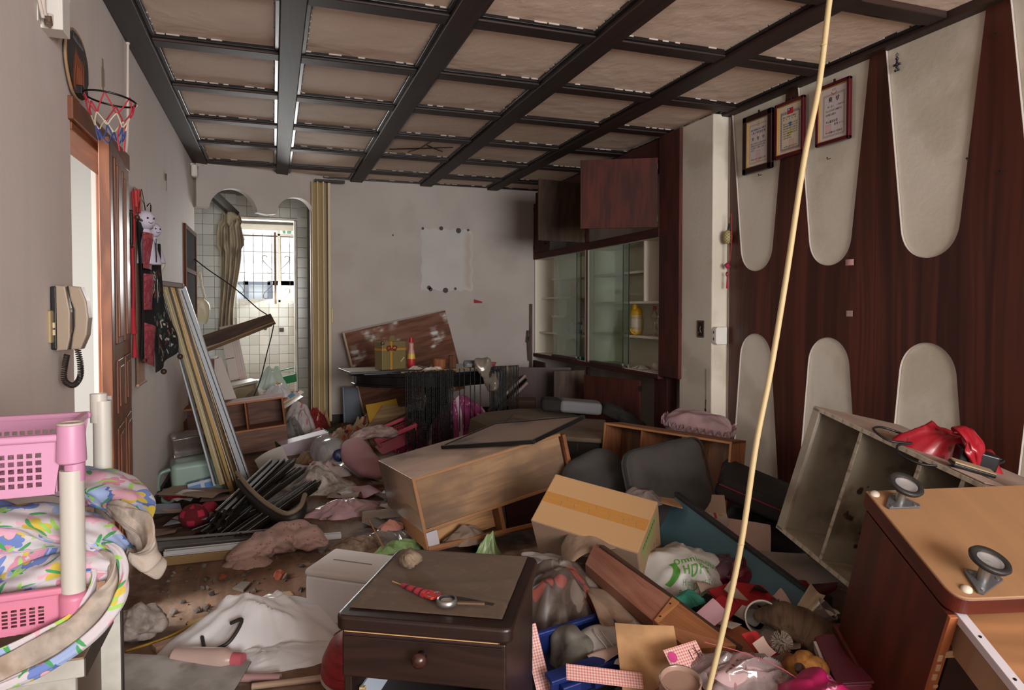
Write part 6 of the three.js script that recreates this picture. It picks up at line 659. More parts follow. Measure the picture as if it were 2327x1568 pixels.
// --- left middle
{
  const B = thing('aluminium_frame_bundle', 'bundle of long aluminium window profiles leaning on the left wall', 'window profile', [0, 0, 0]);
  const prof = [[C.alu, -.695, -.375, .02, .04], [C.aluYellow, -.672, -.33, .036, .05], [C.aluDark, -.652, -.30, .02, .05], [C.aluGold, -.635, -.27, .036, .05], [C.aluDark, -.612, -.245, .02, .05], [C.aluGold, -.604, -.225, .018, .05], [C.alu, -.578, -.18, .05, .05]];
  prof.forEach(([m, xt, xb, w, d], i) => { part(B, 'profile', bar([xb, .015 + (i > 5 ? .09 : i < 2 ? .1 : .02), -4.9 - i * .02], [xt, 1.44 + (i === 0 ? -.02 : 0), -5.0 - i * .006], w, d, .003), m); part(B, 'profile_groove', bar([xb + .006, .13, -4.873 - i * .02], [xt + .004, 1.42, -4.973 - i * .006], .006, .006, .001), i % 2 ? M.chip : M.black); });
  part(B, 'end_wrap', at(bx(.14, .035, .08, .01), -.63, 1.455, -5.0, 0, 0, -.12), flat(0x6a615a, .7));
  solo('window_rail', merge(bar([-.66, .045, -3.95], [.02, .05, -3.90], .03, .06, .003), bar([-.66, .08, -3.96], [.02, .085, -3.91], .012, .012, .002)), flat(0x6f6c68, .45, { metalness: .5 }), 'long grey window rail lying on the floor under the black frames', 'rail');
  { const r = thing('window_track', 'white topped window track with a golden side lying in front of the grey rail', 'rail', [0, 0, 0]); part(r, 'track_top', merge(bar([-.53, .052, -3.79], [.34, .05, -3.78], .006, .05, .002), bar([-.53, .065, -3.77], [.34, .063, -3.76], .02, .006, .001), bar([-.53, .065, -3.8], [.34, .063, -3.79], .02, .006, .001)), flat(0xa9a7a6, .45)); part(r, 'track_side', bar([-.53, .026, -3.765], [.1, .025, -3.755], .045, .008, .002), flat(0x7b5f38, .5)); }
  const bars = [[-.34, .05, -4.05, .17, .13, -5.1, .05, .03], [-.30, .09, -4.08, .10, .2, -5.05, .045, .035], [-.27, .14, -4.12, .02, .22, -5.0, .05, .03], [-.25, .03, -3.9, .24, .1, -4.75, .06, .03], [-.36, .02, -3.95, .0, .12, -4.7, .04, .03], [-.18, .06, -3.92, .25, .15, -4.6, .035, .03], [-.40, .03, -4.1, .12, .06, -4.6, .04, .05]];
  const blab = ['long black window profile on top of the black pile, pointing at the jug', 'black profile with a pale groove beside the topmost one', 'short black profile sticking up at the back of the black pile', 'wide black profile at the right side of the black pile', 'thin black profile at the bottom left of the black pile', 'black profile lying closest to the pink spotted rag', 'black hollow profile whose open end faces the doorway'];
  bars.forEach((b, i) => { const o = thing('black_profile', blab[i], 'window profile', [0, 0, 0], null, 'black window profiles in the pile'); part(o, 'profile_wall', merge(bar([b[0], b[1], b[2]], [b[3], b[4], b[5]], b[6] * 1.7, .006, .001), at(bar([b[0], b[1], b[2]], [b[3], b[4], b[5]], .006, b[7] * 1.6, .001), -b[6] * .85, 0, 0), at(bar([b[0], b[1], b[2]], [b[3], b[4], b[5]], .006, b[7] * 1.6, .001), b[6] * .85, 0, 0), at(bar([b[0], b[1], b[2]], [b[3], b[4], b[5]], .02, b[7] * 1.4, .001), 0, .004, 0)), C.aluDark); part(o, 'bright_edge', merge(...[-1, 1].map((k) => bar([b[0] + k * b[6] * .85, b[1] + b[7] * .8, b[2]], [b[3] + k * b[6] * .85, b[4] + b[7] * .8, b[5]], .005, .005, 0))), C.alu); });
  { const v = thing('bumper_strip', 'curved dark plastic bumper strip lying across the black profiles', 'strip', [0, 0, 0]); const pts = [[-.22, .24, -4.5], [-.13, .17, -4.3], [-.02, .11, -4.13], [.07, .09, -4.03], [.13, .11, -4.05], [.17, .15, -4.18]]; part(v, 'strip_body', sweep(pts, [.015, .025, .03, .03, .02], [.02, .03, .038, .04, .03], { wr: 0, seed: 2 }), flat(0x24211e, .5)); part(v, 'strip_lip', tube(pts.map(([x, y, z]) => [x, y + .045, z + .01]), .014, 50, 8), flat(0x7b6a55, .7)); part(v, 'lip_clip', at(bx(.03, .012, .09, .003), -.02, .04, -3.9, .3, .5, .3), flat(0x93825f, .7)); }
  solo('spotted_rag', merge(sweep([[-.24, .02, -3.70], [-.14, .05, -3.72], [-.02, .065, -3.78], [.1, .075, -3.80], [.2, .06, -3.76], [.27, .03, -3.74]], [.05, .08, .1, .11, .1, .05], [.02, .045, .06, .075, .06, .025], { seed: 41, wr: .16, ns: 90, na: 48 }), heap({ rx: .11, rz: .1, h: .05, seed: 42, folds: 2 }).translate(-.13, 0, -3.68)), print('#a88c82', ['#a8343e', '#b04a50'], 22, 9, 6, 2), 'pink rag with red spots crumpled over the window track', 'rag');
  HP('brown_rag', 'dusty brown knitted rag on the floor right of the spotted one', 'rag', [.41, 0, -3.73], { rx: .16, rz: .1, h: .06, seed: 43, folds: 7 }, cloth(0x6a5848, 0x85715e, 43), [0, .3, 0]);
  HP('pink_film_bag', 'flat crumpled pink plastic bag on the floor before the fallen cabinet', 'bag', [.43, 0, -4.40], { rx: .25, rz: .15, h: .09, seed: 45, folds: 4, sharp: 2 }, C.pinkFilm, [0, .2, 0]);
  HP('white_rag', 'white crumpled cloth lying behind the black profiles', 'rag', [.33, 0, -5.05], { rx: .22, rz: .24, h: .17, seed: 47, folds: 3, peak: [-.04, -.05, 3] }, cloth(0xb0a298, 0xc4b8ae, 47), [0, 0, 0]);
  HP('pink_print_bag', 'white bag with pink flower print lying next to the water jug', 'bag', [.36, 0, -5.45], { rx: .21, rz: .15, h: .12, seed: 49, folds: 3 }, print('#bdb0ac', ['#b8607a', '#c07f94', '#a84868'], 26, 20, 3, 4));
  HP('torn_paper_bag', 'flattened torn white paper bag right of the white cloth', 'paper', [.52, 0, -4.85], { rx: .16, rz: .12, h: .035, seed: 51, folds: 5, rag: .35 }, flat(0xb5a898, .9));
  PG('folded_white_card', 'large white folded card standing behind the black profiles', 'card', [.02, .08, -5.45], [.5, .3, .5], .22, .3, C.paperWhite, .05, 53);
  { const j = thing('water_jug', 'large ribbed clear water jug with a dark blue cap lying on the floor', 'jug', [.43, .13, -5.66], [PI / 2 - .02, .1, -.25]); const pr = [[0, -.21], [.12, -.21], [.15, -.19]]; for (let i = 0; i < 7; i++) pr.push([.15, -.17 + i * .026], [.138, -.158 + i * .026]); pr.push([.15, .02], [.15, .1], [.135, .16], [.09, .19], [.05, .2], [.038, .21], [.038, .235], [0, .236]); part(j, 'jug_body', lathe(pr, 48).scale(.8, .8, .8), matp({ color: 0xf2f4f4, roughness: .12, transmission: .8, thickness: .006 })); part(j, 'cap', at(lathe([[0, .03], [.04, .028], [.05, .0], [.045, -.02], [0, -.02]], 28), 0, .205, 0), flat(0x1d2650, .45)); part(j, 'carry_wire', tube([[-.05, .21, 0], [-.09, .24, .02], [-.1, .22, .06], [-.06, .2, .08]], .004), M.metal); part(j, 'cap_print', at(bx(.02, .002, .03, 0), 0, .237, 0), flat(0x8a90a8, .5)); }
  { const b = thing('long_paper_box', 'long white box with green ends lying on the floor before the shelf', 'box', [.25, .075, -6.35], [.1, .32, .12]); part(b, 'box_body', bx(.44, .13, .12, .003), flat(0xb5a8b0, .6)); part(b, 'box_end', at(bx(.006, .14, .15, .002), -.222, 0, -.01), flat(0x3a5a1e, .6)); part(b, 'box_end', at(bx(.006, .14, .15, .002), .222, 0, -.01), flat(0x4a6a26, .6)); }
  const ff = print('#a08a70', ['#9a3c26', '#c0603a', '#4a5a34', '#c9b8a0', '#6a2c1c', '#b04a30'], 46, 22, 3, 6);
  HP('patterned_cloth', 'red, cream and green patterned cloth heaped in the middle of the floor', 'cloth', [.68, 0, -6.45], { rx: .26, rz: .3, h: .22, seed: 55, folds: 3 }, ff); HP('patterned_cloth', 'patterned cloth end twisted up towards the slanting board', 'cloth', [.88, .05, -6.75], { rx: .2, rz: .16, h: .24, seed: 56, folds: 3 }, ff); HP('green_print_cloth', 'green and rust printed cloth spread before the back wall', 'cloth', [.85, 0, -7.35], { rx: .36, rz: .3, h: .1, seed: 57, folds: 3 }, print('#3c3a22', ['#5a5a2c', '#6a3c20', '#2c3a22', '#7a5530'], 60, 14, 4, 7)); HP('tan_cloth', 'tan printed rag under the corner of the long white box', 'rag', [.35, 0, -5.98], { rx: .2, rz: .13, h: .12, seed: 58, folds: 4 }, print('#8c7458', ['#a03c28', '#7d6a4a', '#b89a70', '#4c5038'], 24, 18, 3, 8));
  { const p = thing('pink_cushion_cover', 'dusty pink pillow bent over beside the fallen cabinet', 'pillow', [0, 0, 0]); const pk = flat(0xb48a90, .92); part(p, 'pillow_body', sweep([[.60, .22, -5.55], [.62, .14, -5.38], [.68, .09, -5.2], [.75, .05, -5.05]], [.1, .13, .12, .06], [.07, .085, .08, .04], { seed: 11, wr: .022 }), pk); part(p, 'pillow_cover', sweep([[.58, .23, -5.6], [.7, .27, -5.62], [.86, .27, -5.65], [.98, .24, -5.68]], [.05, .08, .08, .05], [.03, .045, .05, .035], { seed: 12, wr: .12 }), cloth(0xa8908a, 0xb89f98, 60)); }
  { const b = thing('pink_basket', 'pink plastic basket lying on its side under the slanting board', 'basket', [.98, .21, -5.82], [.3, .3, .22]); const pm = flat(0xb04a58, .5), bars2 = []; for (let i = 0; i < 16; i++) bars2.push(at(bx(.006, .004, .15, 0), -.15 + i * .02, .03, .0)); for (let k = 0; k < 5; k++) bars2.push(at(bx(.32, .004, .006, 0), 0, .03, -.07 + k * .035)); part(b, 'basket_wall', merge(bars2), flat(0xa03a48, .55)); part(b, 'basket_rim', merge(at(bx(.36, .035, .02, .006), 0, .06, .085), at(bx(.36, .03, .02, .006), 0, .06, -.085), at(bx(.02, .03, .18, .006), .17, .06, 0), at(bx(.02, .03, .18, .006), -.17, .06, 0)), pm); part(b, 'basket_end', at(bx(.012, .14, .16, .004), .17, -.02, 0), pm); part(b, 'basket_base', at(bx(.34, .01, .16, .004), 0, -.09, 0), pm); part(b, 'handle', at(cyl(.016, .016, .1, 16), -.19, .05, .09, .2, 0, .3), flat(0xb5606c, .5)); }
  solo('slanting_board', prism([[.787, .1, -6.475], [1.05, .12, -6.56], [1.247, .36, -6.29], [1.0, .36, -6.60]], .02), mat({ ...grn(0, 0xbfa07c), roughness: .8 }), 'pale plywood board slanting up to the table foot', 'board'); PG('yellow_envelope', 'yellow envelope sticking out behind the slanting board', 'envelope', [1.0, .3, -6.6], [.9, .1, .2], .3, .2, flat(0xb58a2c, .7), .02, 61);
  HP('pink_blanket', 'magenta and white checked blanket piled under the table', 'blanket', [1.62, 0, -5.98], { rx: .32, rz: .2, h: .5, seed: 63, folds: 1, pow: 3, amp: .2 }, mat({ map: ctex(256, 256, (g) => { g.fillStyle = '#8a3462'; g.fillRect(0, 0, 256, 256); g.strokeStyle = '#5a1c3c'; g.lineWidth = 4; for (let i = 0; i < 120; i += 18) { g.beginPath(); g.moveTo(i, 0); g.lineTo(i, 120); g.moveTo(0, i); g.lineTo(120, i); g.stroke(); } const f = rng(9); g.fillStyle = '#cfa8bc'; for (let i = 0; i < 50; i++) g.fillRect(f() * 256, 120 + f() * 136, 6, 6); g.fillStyle = '#c9b0bc'; g.fillRect(190, 0, 40, 256); }, 4), roughness: .9 })); HP('pink_blanket', 'smaller magenta flowered cloth left of the checked blanket under the table', 'cloth', [1.2, 0, -6.15], { rx: .2, rz: .16, h: .3, seed: 64, folds: 3 }, print('#8a2a5a', ['#b87898', '#6a1c40', '#c9a0b0'], 40, 12, 4, 11));
  { const c = thing('blue_grey_board', 'blue grey curved panel leaning on the back wall left of the plywood', 'panel', [.78, .22, -7.45], [-.25, -.1, .05]); part(c, 'panel_shell', sheet((s, t) => [lerp(-.06 - .03 * (1 - t), .09 + .03 * (1 - t), s), lerp(-.2, .21, t) + .02 * (1 - s) * t, .02 * Math.sin(s * 3)], 12, 12, .02), flat(0x6b7480, .7)); part(c, 'panel_rim', bar([-.075, -.2, .012], [-.06, .23, .012], .012, .03), flat(0x7a86a0, .6)); }
  solo('cardboard_flap', ext([[-.03, 0], [.09, 0], [.06, .12], [.04, .2], [.02, .1], [0, .09]], .006), C.kraft, 'torn brown cardboard flap at the foot of the folding door', 'cardboard', [.5, 0, -7.6], [-.2, 0, 0]);
  // shelf units by the left wall
  const S = thing('fallen_shelf', 'red brown wooden shelf lying on its side at the end of the left wall', 'shelf', [-.32, .265, -6.5], [0, 0, .1]); const sh = M.oakRed, shd = mat({ ...grn(0x553222, 0x6a4230, { rep: 1, seed: 341 }), roughness: .65 });
  part(S, 'front_board', at(bx(.84, .2, .016, .002, 'x'), 0, -.15, .14), mat({ ...grn(0x6a4430, 0x7d5540, { rep: 1, seed: 343 }), roughness: .6 })); part(S, 'back_board', at(bx(.84, .44, .012, .001, 'x'), 0, -.02, -.13), shd); part(S, 'side_board', at(bx(.84, .015, .28, .002, 'x'), 0, .2, 0), sh); part(S, 'side_board', at(bx(.84, .015, .28, .002, 'x'), 0, -.05, 0), sh); part(S, 'side_board', at(bx(.84, .015, .28, .002, 'x'), 0, -.24, 0), sh); for (const x of [-.41, .41]) part(S, 'end_board', at(bx(.016, .45, .28, .002, 'y'), x, -.02, 0), sh); for (const x of [.1, -.2]) part(S, 'partition', at(bx(.014, .24, .26, .002, 'y'), x, .075, 0), sh); part(S, 'edge_strip', merge(at(bx(.84, .018, .006, .001), 0, .2, .142), at(bx(.84, .014, .006, .001), 0, -.05, .15)), flat(0x9a6038, .6));
  const S2 = thing('dark_wall_shelf', 'dark brown shelf standing in the corner behind the aluminium bundle', 'shelf', [-.62, .42, -7.0]); for (const y of [-.4, -.1, .16, .4]) part(S2, 'shelf_board', at(bx(.22, .018, .5, .002, 'z'), 0, y, 0), shd); part(S2, 'back_board', at(bx(.01, .82, .5, 0, 'y'), -.1, 0, 0), shd); part(S2, 'side_board', at(bx(.22, .82, .018, .002, 'y'), 0, 0, -.25), shd); part(S2, 'side_board', at(bx(.22, .82, .018, .002, 'y'), 0, 0, .25), shd);
  { const b = thing('white_backed_door', 'white cupboard door with brown rim leaning above the fallen shelf', 'cupboard door', [-.47, .62, -6.75], [-.1, 0, .32]); part(b, 'door_face', at(bx(.1, .42, .018, .002, 'y'), .04, 0, .01), flat(0xb8ada4, .6)); part(b, 'door_rim', at(bx(.03, .43, .03, .002, 'y'), -.035, 0, 0), M.oakRed); part(b, 'dark_back', at(bx(.16, .4, .014, .002, 'y'), -.1, -.02, -.01), shd); }
  solo('leaning_carton', bx(.18, .66, .03, .003, 'y'), mat({ map: ctex(128, 256, (g) => { g.fillStyle = '#b8ada4'; g.fillRect(0, 0, 128, 256); g.strokeStyle = '#b09a98'; g.lineWidth = 6; for (const x of [80, 94, 108]) { g.beginPath(); g.moveTo(x, 0); g.lineTo(x, 256); g.stroke(); } g.fillStyle = '#4a4644'; g.fillRect(0, 90, 70, 3); g.fillRect(0, 180, 80, 3); }, [5, 1.4]), roughness: .8 }), 'tall flattened white carton leaning in the balcony doorway', 'carton', [-.42, .78, -8.2], [-.12, 0, .18]);
  // junk in the kitchen doorway
  HP('kitchen_rubbish', 'grey brown heap of rubbish filling the kitchen doorway', 'rubbish', [-.1, 0, -8.3], { rx: .42, rz: .42, h: .42, seed: 71, folds: 3, amp: .35 }, cloth(0x7d7068, 0x9a8d84, 71));
  { const b = thing('clear_bin', 'dusty clear plastic bin on the kitchen rubbish', 'bin', [-.30, .40, -7.65], [0, .3, .18]); part(b, 'bin_body', at(bx(.26, .2, .22, .03), 0, 0, 0), clear(0xb3a890)); part(b, 'bin_lid', at(bx(.28, .03, .24, .012), 0, .11, 0), film(0xb5ada0)); }
  HP('rice_bag', 'green and red printed plastic rice bag on the kitchen rubbish', 'bag', [-.02, .38, -7.95], { rx: .19, rz: .12, h: .27, seed: 73, folds: 3, pow: 3, peak: [.02, 0, 1.5] }, mat({ map: ctex(256, 256, (g) => { g.fillStyle = '#a9b8ac'; g.fillRect(0, 0, 256, 256); g.fillStyle = '#b8807a'; g.fillRect(130, 60, 30, 30); g.fillRect(170, 66, 30, 30); g.fillRect(128, 100, 34, 30); g.fillRect(170, 106, 30, 30); g.fillStyle = '#a04a44'; g.beginPath(); g.ellipse(60, 40, 40, 14, 0, 0, 7); g.fill(); g.strokeStyle = '#b89a70'; g.lineWidth = 8; g.beginPath(); g.arc(60, 160, 30, 0, 5); g.stroke(); }, 3), roughness: .4 }));
  { const b = thing('green_basket', 'green plastic basket tilted at the right of the balcony doorway', 'basket', [.13, .52, -8.1], [.5, 0, .25]); const gm = flat(0x2f7a50, .5), l = []; for (let i = 0; i < 9; i++) l.push(at(bx(.006, .1, .004, 0), -.1 + i * .025, 0, .07)); for (const y of [-.04, -.015, .01]) l.push(at(bx(.22, .008, .004, 0), 0, y, .071)); part(b, 'basket_wall', merge(l, at(bx(.22, .1, .003, 0), 0, 0, .066), at(bx(.003, .1, .14, 0), .11, 0, 0), at(bx(.003, .1, .14, 0), -.11, 0, 0)), gm); part(b, 'basket_rim', merge(at(bx(.24, .012, .014, .004), 0, .05, .07), at(bx(.24, .012, .014, .004), 0, .05, -.07), at(bx(.014, .012, .14, .004), .115, .05, 0), at(bx(.014, .012, .14, .004), -.115, .05, 0)), gm); part(b, 'basket_base', at(bx(.22, .006, .14, .002), 0, -.05, 0), gm); }
  HP('white_bag', 'knotted white plastic bag on the cardboard box in the kitchen', 'bag', [.05, .36, -7.55], { rx: .15, rz: .1, h: .16, seed: 75, folds: 4, sharp: 2 }, film(0xdad8da)); HP('white_wrapper', 'white paper wrapper left of the knotted bag', 'wrapper', [-.17, .36, -7.75], { rx: .13, rz: .1, h: .09, seed: 76, folds: 5, rag: .3 }, C.paperWhite);
  { const b = thing('open_carton', 'open brown cardboard box in the kitchen doorway', 'box', [.1, .28, -7.75], [0, -.2, 0]); for (const [x, z, w, d] of [[0, .13, .32, .006], [0, -.13, .32, .006], [.16, 0, .006, .26], [-.16, 0, .006, .26]]) part(b, 'box_wall', at(bx(w, .2, d, .001), x, 0, z), C.kraft); part(b, 'box_base', at(bx(.32, .006, .26, .001), 0, -.1, 0), C.kraft); part(b, 'box_flap', at(bx(.05, .003, .24, .001), .18, .1, 0, 0, 0, -.5), C.paperPink); }
  solo('pink_tray', bx(.14, .05, .1, .01), flat(0xb0506a, .5), 'pink plastic box on the kitchen rubbish left of the rice bag', 'box', [-.2, .47, -8.05], [.2, .2, 0]);
  HP('printed_bag', 'clear bag with red print slumped at the right of the fallen shelf', 'bag', [.24, .0, -7.25], { rx: .13, rz: .22, h: .34, seed: 77, folds: 2, pow: 3, amp: .3 }, print('#b5aca8', ['#a04050', '#b8707c', '#cfc8c4'], 22, 14, 4, 13), [0, .5, 0]); HP('red_wrapping', 'crumpled red and gold wrapping in front of the arch end', 'wrapping', [.4, .0, -7.55], { rx: .15, rz: .18, h: .26, seed: 78, folds: 4, sharp: 2 }, print('#7a1c20', ['#b03a30', '#b8782c', '#3a2a30', '#c9b0ac'], 40, 12, 5, 14)); HP('grey_sack', 'grey fabric bag between the shelf and the printed bag', 'bag', [.17, 0, -6.95], { rx: .12, rz: .14, h: .24, seed: 79, folds: 3 }, cloth(0x68635f, 0x7d7772, 79));
  PG('magazine', 'bright coloured magazine lying on the grey sack', 'magazine', [.17, .33, -7.4], [.3, .4, .35], .22, .16, mat({ map: ctex(64, 64, (g) => { g.fillStyle = '#c9c2c0'; g.fillRect(0, 0, 64, 64); g.fillStyle = '#b86a50'; g.fillRect(4, 4, 30, 20); g.fillStyle = '#5a90a8'; g.fillRect(38, 10, 20, 20); g.fillStyle = '#c09a50'; g.fillRect(8, 34, 44, 10); }, 5), roughness: .4 }), .02, 80);
  HP('white_tissue', 'bright white crumpled paper in the light before the arch', 'paper', [.3, 0, -6.75], { rx: .22, rz: .16, h: .09, seed: 81, folds: 5, rag: .3 }, C.paperWhite); HP('white_tissue', 'smaller bright white crumpled paper by the long white box', 'paper', [.2, 0, -6.62], { rx: .16, rz: .1, h: .06, seed: 82, folds: 5, rag: .3 }, C.paperWhite); PG('pink_card', 'pale pink triangular card standing in the white crumpled paper', 'card', [.38, .06, -6.8], [.9, .4, .3], .14, .12, flat(0xb89a8e, .8), .01, 83);
  // tub, papers, ball
  { const t = thing('green_tub', 'upturned pale green translucent tub against the left wall', 'tub', [-.50, .13, -5.2], [0, .15, .06]); part(t, 'tub_body', bx(.36, .25, .3, .04), film(0x8fa89a, { transmission: .15, roughness: .45 })); part(t, 'tub_rim', tube([[-.18, .1, .16], [-.24, .08, .17], [-.25, -.08, .17], [-.2, -.12, .17], [-.17, -.1, .16]], .014, 40), film(0x7f9c8c)); }
  { const t = thing('clear_box', 'crushed clear plastic box on top of the green tub', 'box', [-.56, .33, -5.35], [.05, .2, .1]); part(t, 'box_shell', bx(.26, .14, .2, .01), clear(0x9a8d84)); part(t, 'contents', at(pillow(.2, .15, .08, { seed: 17 }), 0, -.03, 0), flat(0x4a3430, .8)); }
  solo('plank_end', bx(.14, .05, .05, .003), flat(0xa8927c, .8), 'pale wooden plank end sticking out beside the clear box', 'wood', [-.36, .32, -5.3], [0, .1, -.1]);
  solo('corner_block', bx(.06, .22, .06, .004), flat(0xb5aca4, .7), 'upright white block at the left wall beneath the dark shelf', 'block', [-.68, .16, -6.25]);
  const PL = ['large tan sheet on top of the paper pile by the left wall', 'long tan strip folded over the paper pile', 'tan envelope under the red ball', 'pale printed page at the wall side of the paper pile', 'blue grey leaflet at the back of the paper pile', 'tan sheet with a dark frame at the front of the paper pile', 'pale blue booklet under the tan envelope', 'pinkish sheet at the right end of the paper pile', 'tan page tucked below the black profiles', 'white slip in the middle of the paper pile', 'buff folder at the back of the paper pile', 'small cream note on the paper pile'];
  const PP = [[-.5, .06, -4.88, .4, .24, C.paperTan], [-.6, .05, -4.55, .3, .12, C.paperPink], [-.45, .03, -4.45, .2, .16, C.paperTan], [-.64, .03, -4.62, .2, .26, C.paperBlue], [-.64, .045, -4.95, .22, .2, C.paperBlue], [-.63, .012, -4.27, .22, .2, flat(0x8d6f66, .85)], [-.48, .012, -4.38, .24, .14, C.paperBlue], [-.34, .04, -4.82, .22, .2, C.paperPink], [-.3, .025, -4.55, .24, .2, C.paperTan], [-.52, .07, -4.82, .14, .1, C.paperWhite], [-.42, .035, -5.02, .26, .16, C.paperTan], [-.55, .055, -4.72, .1, .08, C.paperWhite]];
  PP.forEach(([x, y, z, w, d, m], i) => PG(i < 10 ? 'paper_sheet' : 'paper_note', PL[i], 'paper', [x, y, z], [rr(-.06, .06), rr(-.6, .6), rr(-.06, .06)], w, d, m, .025, 90 + i, 'papers piled by the left wall'));
  { const b = thing('red_checked_ball', 'dark red and pink checked stuffed ball on the papers', 'ball', [-.45, .075, -4.36], [0, .3, 0]); part(b, 'ball_body', at(new THREE.SphereGeometry(.078, 32, 22).scale(1.05, .9, 1), 0, 0, 0), mat({ map: ctex(128, 64, (g) => { g.fillStyle = '#5c0c18'; g.fillRect(0, 0, 128, 64); g.fillStyle = '#a8203e'; for (let i = 0; i < 8; i++) for (let j = 0; j < 4; j++) if ((i + j) % 2) g.fillRect(i * 16 + 2, j * 16 + 2, 11, 11); }), roughness: .95 })); part(b, 'ball_tail', sweep([[.05, .03, 0], [.1, .04, 0], [.13, .0, .02]], [.03, .035, .01], [.03, .03, .01], { seed: 13 }), flat(0x7a1426, .95)); }
  solo('milk_packet', bx(.16, .08, .05, .004), mat({ map: ctex(64, 32, (g) => { g.fillStyle = '#a9b0bc'; g.fillRect(0, 0, 64, 32); g.fillStyle = '#4a7ab0'; g.fillRect(0, 6, 40, 26); }, 8), roughness: .5 }), 'blue and white packet in front of the green tub', 'packet', [-.47, .10, -4.98], [0, .2, .15]); HP('red_wrapper', 'small red and yellow wrapper by the wall behind the papers', 'wrapper', [-.64, .02, -5.05], { rx: .09, rz: .05, h: .05, seed: 101 }, print('#8a1420', ['#b8862c', '#a82030'], 20, 12, 8, 15));
  solo('dusty_board', ext([[-.3, -.08], [.16, -.08], [.2, -.02], [.34, .1], [-.2, .12]], .03, .003).rotateX(-PI / 2), flat(0x5a4436, .8), 'flat dusty brown board under the front of the paper pile', 'board', [-.48, 0, -4.1]);
}
